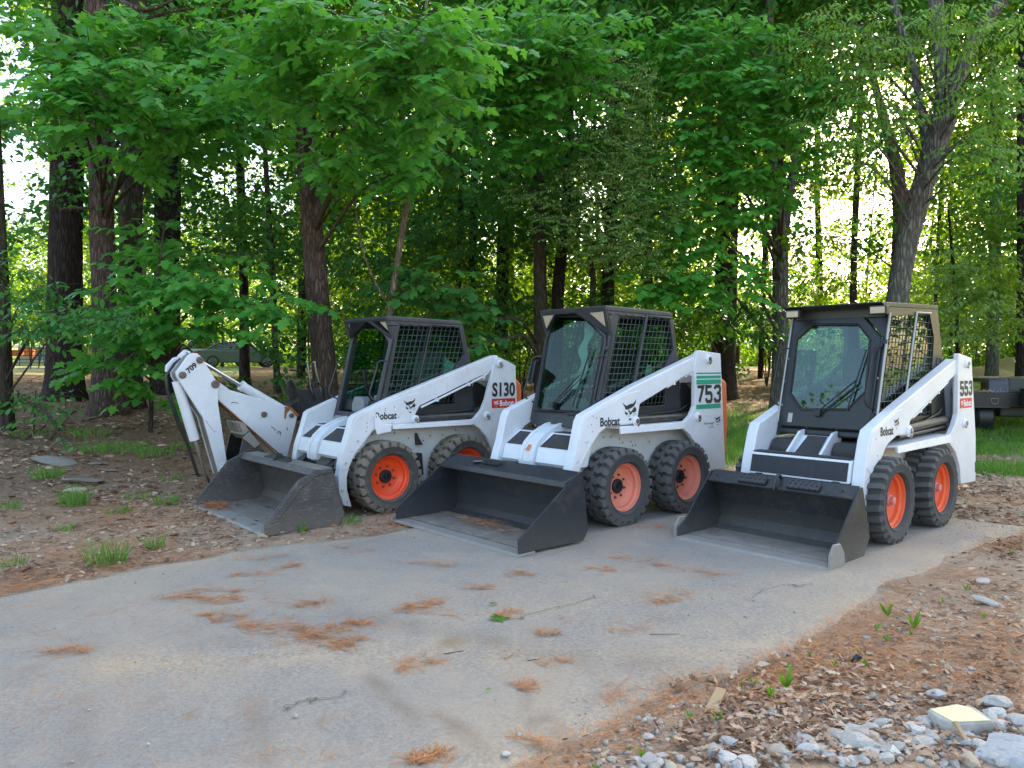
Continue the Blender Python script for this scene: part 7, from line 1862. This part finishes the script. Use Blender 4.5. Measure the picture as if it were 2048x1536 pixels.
for px, py, n, sp, h, lab in [(215, 1125, 130, .13, .20, 'bright grass tuft nearest the asphalt on the left bank'), (310, 1098, 50, .07, .14, 'small grass tuft right of the brightest tuft'), (150, 1010, 150, .13, .22, 'spiky grass tuft with a taller stem left of the backhoe'), (95, 955, 170, .16, .15, 'dense grass tuft in front of the long slate slab'), (250, 905, 220, .30, .16, ''), (310, 912, 160, .22, .14, ''), (200, 905, 120, .22, .15, ''), (370, 900, 100, .18, .12, ''), (335, 1008, 90, .14, .12, ''), (240, 1025, 70, .12, .08, ''), (20, 1015, 70, .13, .10, ''), (275, 995, 60, .16, .08, ''), (30, 1130, 40, .1, .10, ''), (130, 1060, 60, .12, .08, ''), (180, 870, 140, .30, .14, ''), (60, 870, 90, .3, .14, ''), (345, 960, 60, .14, .09, ''), (700, 1046, 60, .10, .09, 'little grass tuft under the front wheel of the left loader'), (605, 1064, 26, .03, .10, 'few grass blades at the corner of the left bucket')]:
    p = ground_hit(px, py); V, L, nf = blades(n, sp, h, .0032)
    o = link_mesh('grass_tuft', np_mesh('grass_tuft', V, np.full(nf, 3), L, M['grass']), loc=(p[0], p[1], float(surf(p[0], p[1])[0]) - .004)); tag(o, lab or 'low grass tuft on the left bank among dead leaves', 'grass', TG)
# lawn behind the loaders
x, y = scatter_px(60000, 1380, 2060, 735, 960); k = (rng.random(len(x)) < lawn(x, y) * np.clip(vn(x, y, 1.3, 51) * 1.9 - .2, 0, 1)) & (y < 34); x, y = x[k][:26000], y[k][:26000]
n = len(x); V, L, nf = blades(n, .001, .15, .006); V = V.reshape(n, 5, 3); V[:, :, :2] *= 1; V = V + np.stack([x, y, surf(x, y) - .005], 1)[:, None]
o = link_mesh('lawn_grass', np_mesh('lawn_grass', V.reshape(-1, 3), np.full(nf, 3), L, M['grass']), kind='stuff'); tag(o, 'green grass growing behind the middle and right loaders', 'grass')
SEED = [(1378, 1432, 30), (1434, 1440, 26), (1258, 1500, 22), (1284, 1512, 24), (1482, 1372, 26), (1505, 1370, 24), (1540, 1398, 40), (1572, 1380, 46), (1576, 1340, 30), (1620, 1310, 16), (1672, 1338, 22), (1718, 1306, 12), (1752, 1258, 26), (1775, 1230, 34), (1732, 1338, 24), (1828, 1258, 36), (1822, 1272, 24), (1886, 1205, 18), (1976, 1205, 16), (1968, 1235, 14), (1930, 1180, 22), (2025, 1112, 16), (2028, 1320, 14), (1772, 1284, 18), (1640, 1325, 14), (1190, 1536, 20), (1300, 1530, 10), (1520, 1450, 12), (1345, 1480, 14)]
SM2 = []
for v_ in range(4):
    pos, tip, sz = [], [], []
    for k in range(3 + v_):
        a = rng.random() * 6.28; pos.append((0, 0, .1 * k / 3)); tip.append((.35 * math.cos(a), .35 * math.sin(a), rng.uniform(.6, 1.1))); sz.append(rng.uniform(.6, 1.0))
    V, L, nf = leaf_arrays(np.array(pos), frames(np.array(tip), rng.random(len(pos)) * 6, len(pos)), np.array(sz), ELM, np.array(sz) * .55)
    SM2.append(np_mesh('seedling', V, np.full(nf, 3), L, M['weed']))
for i, (px, py, h) in enumerate(SEED):
    p = ground_hit(px, py); s_ = h * p[1] / FOC
    o = bpy.data.objects.new('seedling', SM2[i % 4]); COL.objects.link(o); o.location = (p[0], p[1], float(surf(p[0], p[1])[0]) - .003); o.scale = (s_,) * 3; o.rotation_euler = (0, 0, rng.random() * 6.28)
    tag(o, {6: 'taller seedling with one broad blade, right of the board', 7: 'tallest two-leaved seedling on the right bank'}.get(i, 'bright green seedling sprouting from the right bank'), 'seedling', 'seedlings on the right bank')
# needles and leaves lying in the buckets
def bucket_debris(S, name, label, x0, x1, y0, y1, n, z):
    yaw = R(S['yaw']); f = np.array([-math.sin(yaw), -math.cos(yaw)]); l = np.array([math.cos(yaw), -math.sin(yaw)])
    u = np.clip(rng.normal(0, .4, (n, 2)), -1, 1); lx = (x0 + x1) / 2 + (x1 - x0) / 2 * u[:, 0]; ly = (y0 + y1) / 2 + (y1 - y0) / 2 * u[:, 1]
    P = np.array(S['o'])[None] + lx[:, None] * f + ly[:, None] * l; az = rng.random(n) * 6.28
    tip = np.stack([np.cos(az), np.sin(az), rng.normal(0, .15, n)], 1)
    V, L, nf = leaf_arrays(np.stack([P[:, 0], P[:, 1], z + .03 * rng.random(n)], 1), frames(tip, rng.normal(0, .4, n), n), rng.uniform(.04, .11, n), NEEDLE, np.full(n, .003))
    o = link_mesh(name, np_mesh(name, V, np.full(nf, 3), L, M['needles'])); tag(o, label, 'pine needles')
bucket_debris(SPEC_753, 'needle_clump', 'dry needle clump lying in the middle bucket', .85, 1.15, -.65, .45, 330, .034)
bucket_debris(SPEC_S130, 'straw_clump', 'yellowish straw caught on the left corner of the worn bucket', 1.10, 1.32, -.85, -.40, 420, .030)
# ------------------------------------------------------------------ out-of-view woods beside the camera, the right ones added to block light
def side_mass(name, label, x0, x1, y0, y1, z1, n, seed):
    cl = np.stack([rng.uniform(x0, x1, n), rng.uniform(y0, y1, n), .4 + z1 * rng.random(n)], 1); cl = cl[rng.random(n) < .15 + .9 * vn(cl[:, 1], cl[:, 2], .3, seed)]
    P, M3, sz = clump(np.zeros(3), np.ones(3), len(cl) * 110, .21); P = P * np.array([1.2, 1.2, .8]) + np.repeat(cl, 110, axis=0)
    V, L, nf = leaf_arrays(P, M3, sz, SIMPLE); o = link_mesh(name, np_mesh(name, V, np.full(nf, 3), L, M['far']), kind='stuff'); tag(o, label, 'woods')
side_mass('opposite_woods', 'leafy trees on the far left of the driveway, outside the picture', -34, -15, -16, 8, 12, 260, 61)
side_mass('added_side_woods', 'leafy trees added out of view on the far right to cut side light', 15, 25, -3, 19, 8, 330, 62)  # unseen mass, added to cut the bright light from the right
side_mass('added_sun_screen', 'tall leafy trees added out of view on the right to block the sun', 17, 30, 13, 34, 15, 520, 63)  # unseen mass, added to keep direct sun off the right-hand ground
# ------------------------------------------------------------------ far background bits
def far_fence():
    a = at(-60, 700, 62); root = empty('fence', (a[0], a[1], float(gz(a[0], a[1])))); tag(root, 'black rail fence far away behind the left trees', 'fence')
    for k in range(9):
        m = MB(); m.b2((k * 1.0 - .03, -.03, 0), (k * 1.0 + .03, .03, 2.1)); m.build('post', M['black'], root)
    for z in (.25, .55, .85, 1.15, 2.05):
        m = MB(); m.b2((-.5, -.02, z - .03), (8.5, .02, z + .03)); m.build('rail', M['black'], root)
far_fence()
def tub(px, py, Y, w_, h, mat, label, name='play_tub'):
    p = at(px, py, Y); z0 = float(gz(p[0], p[1])); m = MB(); m.lathe([(.0005, 0), (w_ * .8, 0), (w_, h * .6), (w_ * 1.05, h), (w_ * .9, h), (w_ * .8, h * .5), (.0005, h * .4)], 'z', (0, 0, 0), 18); o = m.build(name, M[mat], loc=(p[0], p[1], p[2] if p[2] > z0 else z0), smooth=40); tag(o, label, 'tub', 'bright tubs behind the far fence'); return o
def shelf_unit(px0, px1, py0, py1, Y, mat, label, name):
    a = at(px0, py1, Y); b = at(px1, py0, Y); root = empty(name, (a[0], a[1], float(gz(a[0], a[1])))); tag(root, label, 'stall')
    h = b[2] - float(gz(a[0], a[1])); w_ = b[0] - a[0]
    m = MB(); m.b2((0, 0, 0), (w_, 1.2, .35)); m.b2((0, 1.1, .35), (w_, 1.2, h)); m.build('counter', M[mat], root, bevel=.03)
    m = MB(); m.prism([(-.2, h - .05), (1.2, h + .15), (1.2, h + .2), (-.2, h)], -.1, w_ + .1, 'x'); m.build('awning', M['mirror'], root)
shelf_unit(20, 110, 694, 735, 66, 'pale', 'pale stall with a grey awning behind the far left fence', 'stall')
tub(34, 712, 64, .5, .5, 'bright_orange', 'orange tub behind the far fence, left one'); tub(59, 713, 64, .4, .6, 'bright_orange', 'rounder orange tub behind the far fence, right one'); tub(88, 716, 64, .6, .35, 'blue', 'blue tub behind the far fence beside the dark trunk')
p = at(1500, 712, 46)
m = MB(); m.b2((-9, 0, 0), (9, .25, 3.2)); m.prism([(-.5, 3.2), (4, 5.6), (4.2, 5.5), (-.5, 3.0)], -9.3, 9.3, 'x')
q = at(1470, 700, 78); hroot = empty('house', (q[0], q[1], float(gz(q[0], q[1])))); tag(hroot, 'pale house wall glimpsed through the leaves behind the middle loader', 'house')
m = MB(); m.prism([(-6, 0), (6, 0), (6, 4.2), (0, 6.5), (-6, 4.2)], 0, .3, 'y', holes=[[(-3, 1.4), (-1.8, 1.4), (-1.8, 3), (-3, 3)], [(1.6, 1.4), (2.8, 1.4), (2.8, 3), (1.6, 3)]]); m.build('wall', M['pale'], hroot)
for x_ in (-2.4, 2.2):
    m = MB(); m.b2((x_ - .6, .12, 1.4), (x_ + .6, .16, 3.0)); m.build('window', M['car_glass'], hroot)
m = MB(); m.prism([(-6.5, 4.1), (0, 6.6), (6.5, 4.1), (6.5, 4.35), (0, 6.9), (-6.5, 4.35)], -.3, 7, 'y'); m.build('roof', M['cab_grey'], hroot)
# log and mulch heap at the right
p = ground_hit(2000, 728); root = empty('log', tuple(p)); tag(root, 'weathered fallen log at the back of the grass above the trailer', 'log')
limb('trunk', [p + (-1.1, 0, .18), p + (0, .1, .22), p + (1.2, .1, .16)], [.22, .24, .18], M['bark_grey'], root, seg=12, step=.2, origin=p, rough=.1)
m = MB(); m.lathe([(.0005, .02), (.2, .0)], 'x', (-1.12, 0, .18), 14); m.build('cut_end', M['wood'], root)
p = at(2010, 706, 26); n = 40
bm = bmesh.new(); bmesh.ops.create_grid(bm, x_segments=24, y_segments=24, size=1.0)
for v in bm.verts:
    r_ = math.hypot(v.co.x, v.co.y); v.co.z = max(0, (1 - r_ ** 1.5)) * (.85 + .25 * math.sin(7 * v.co.x + 3 * v.co.y)) ; 
me = bpy.data.meshes.new('mulch_heap'); bm.to_mesh(me); bm.free(); me.materials.append(M['path'])
o = link_mesh('mulch_heap', me, loc=(p[0], p[1], float(gz(p[0], p[1])) - .12)); o.scale = (2.6, 1.6, .9); tag(o, 'tan heap of mulch behind the log at the right', 'mulch heap')
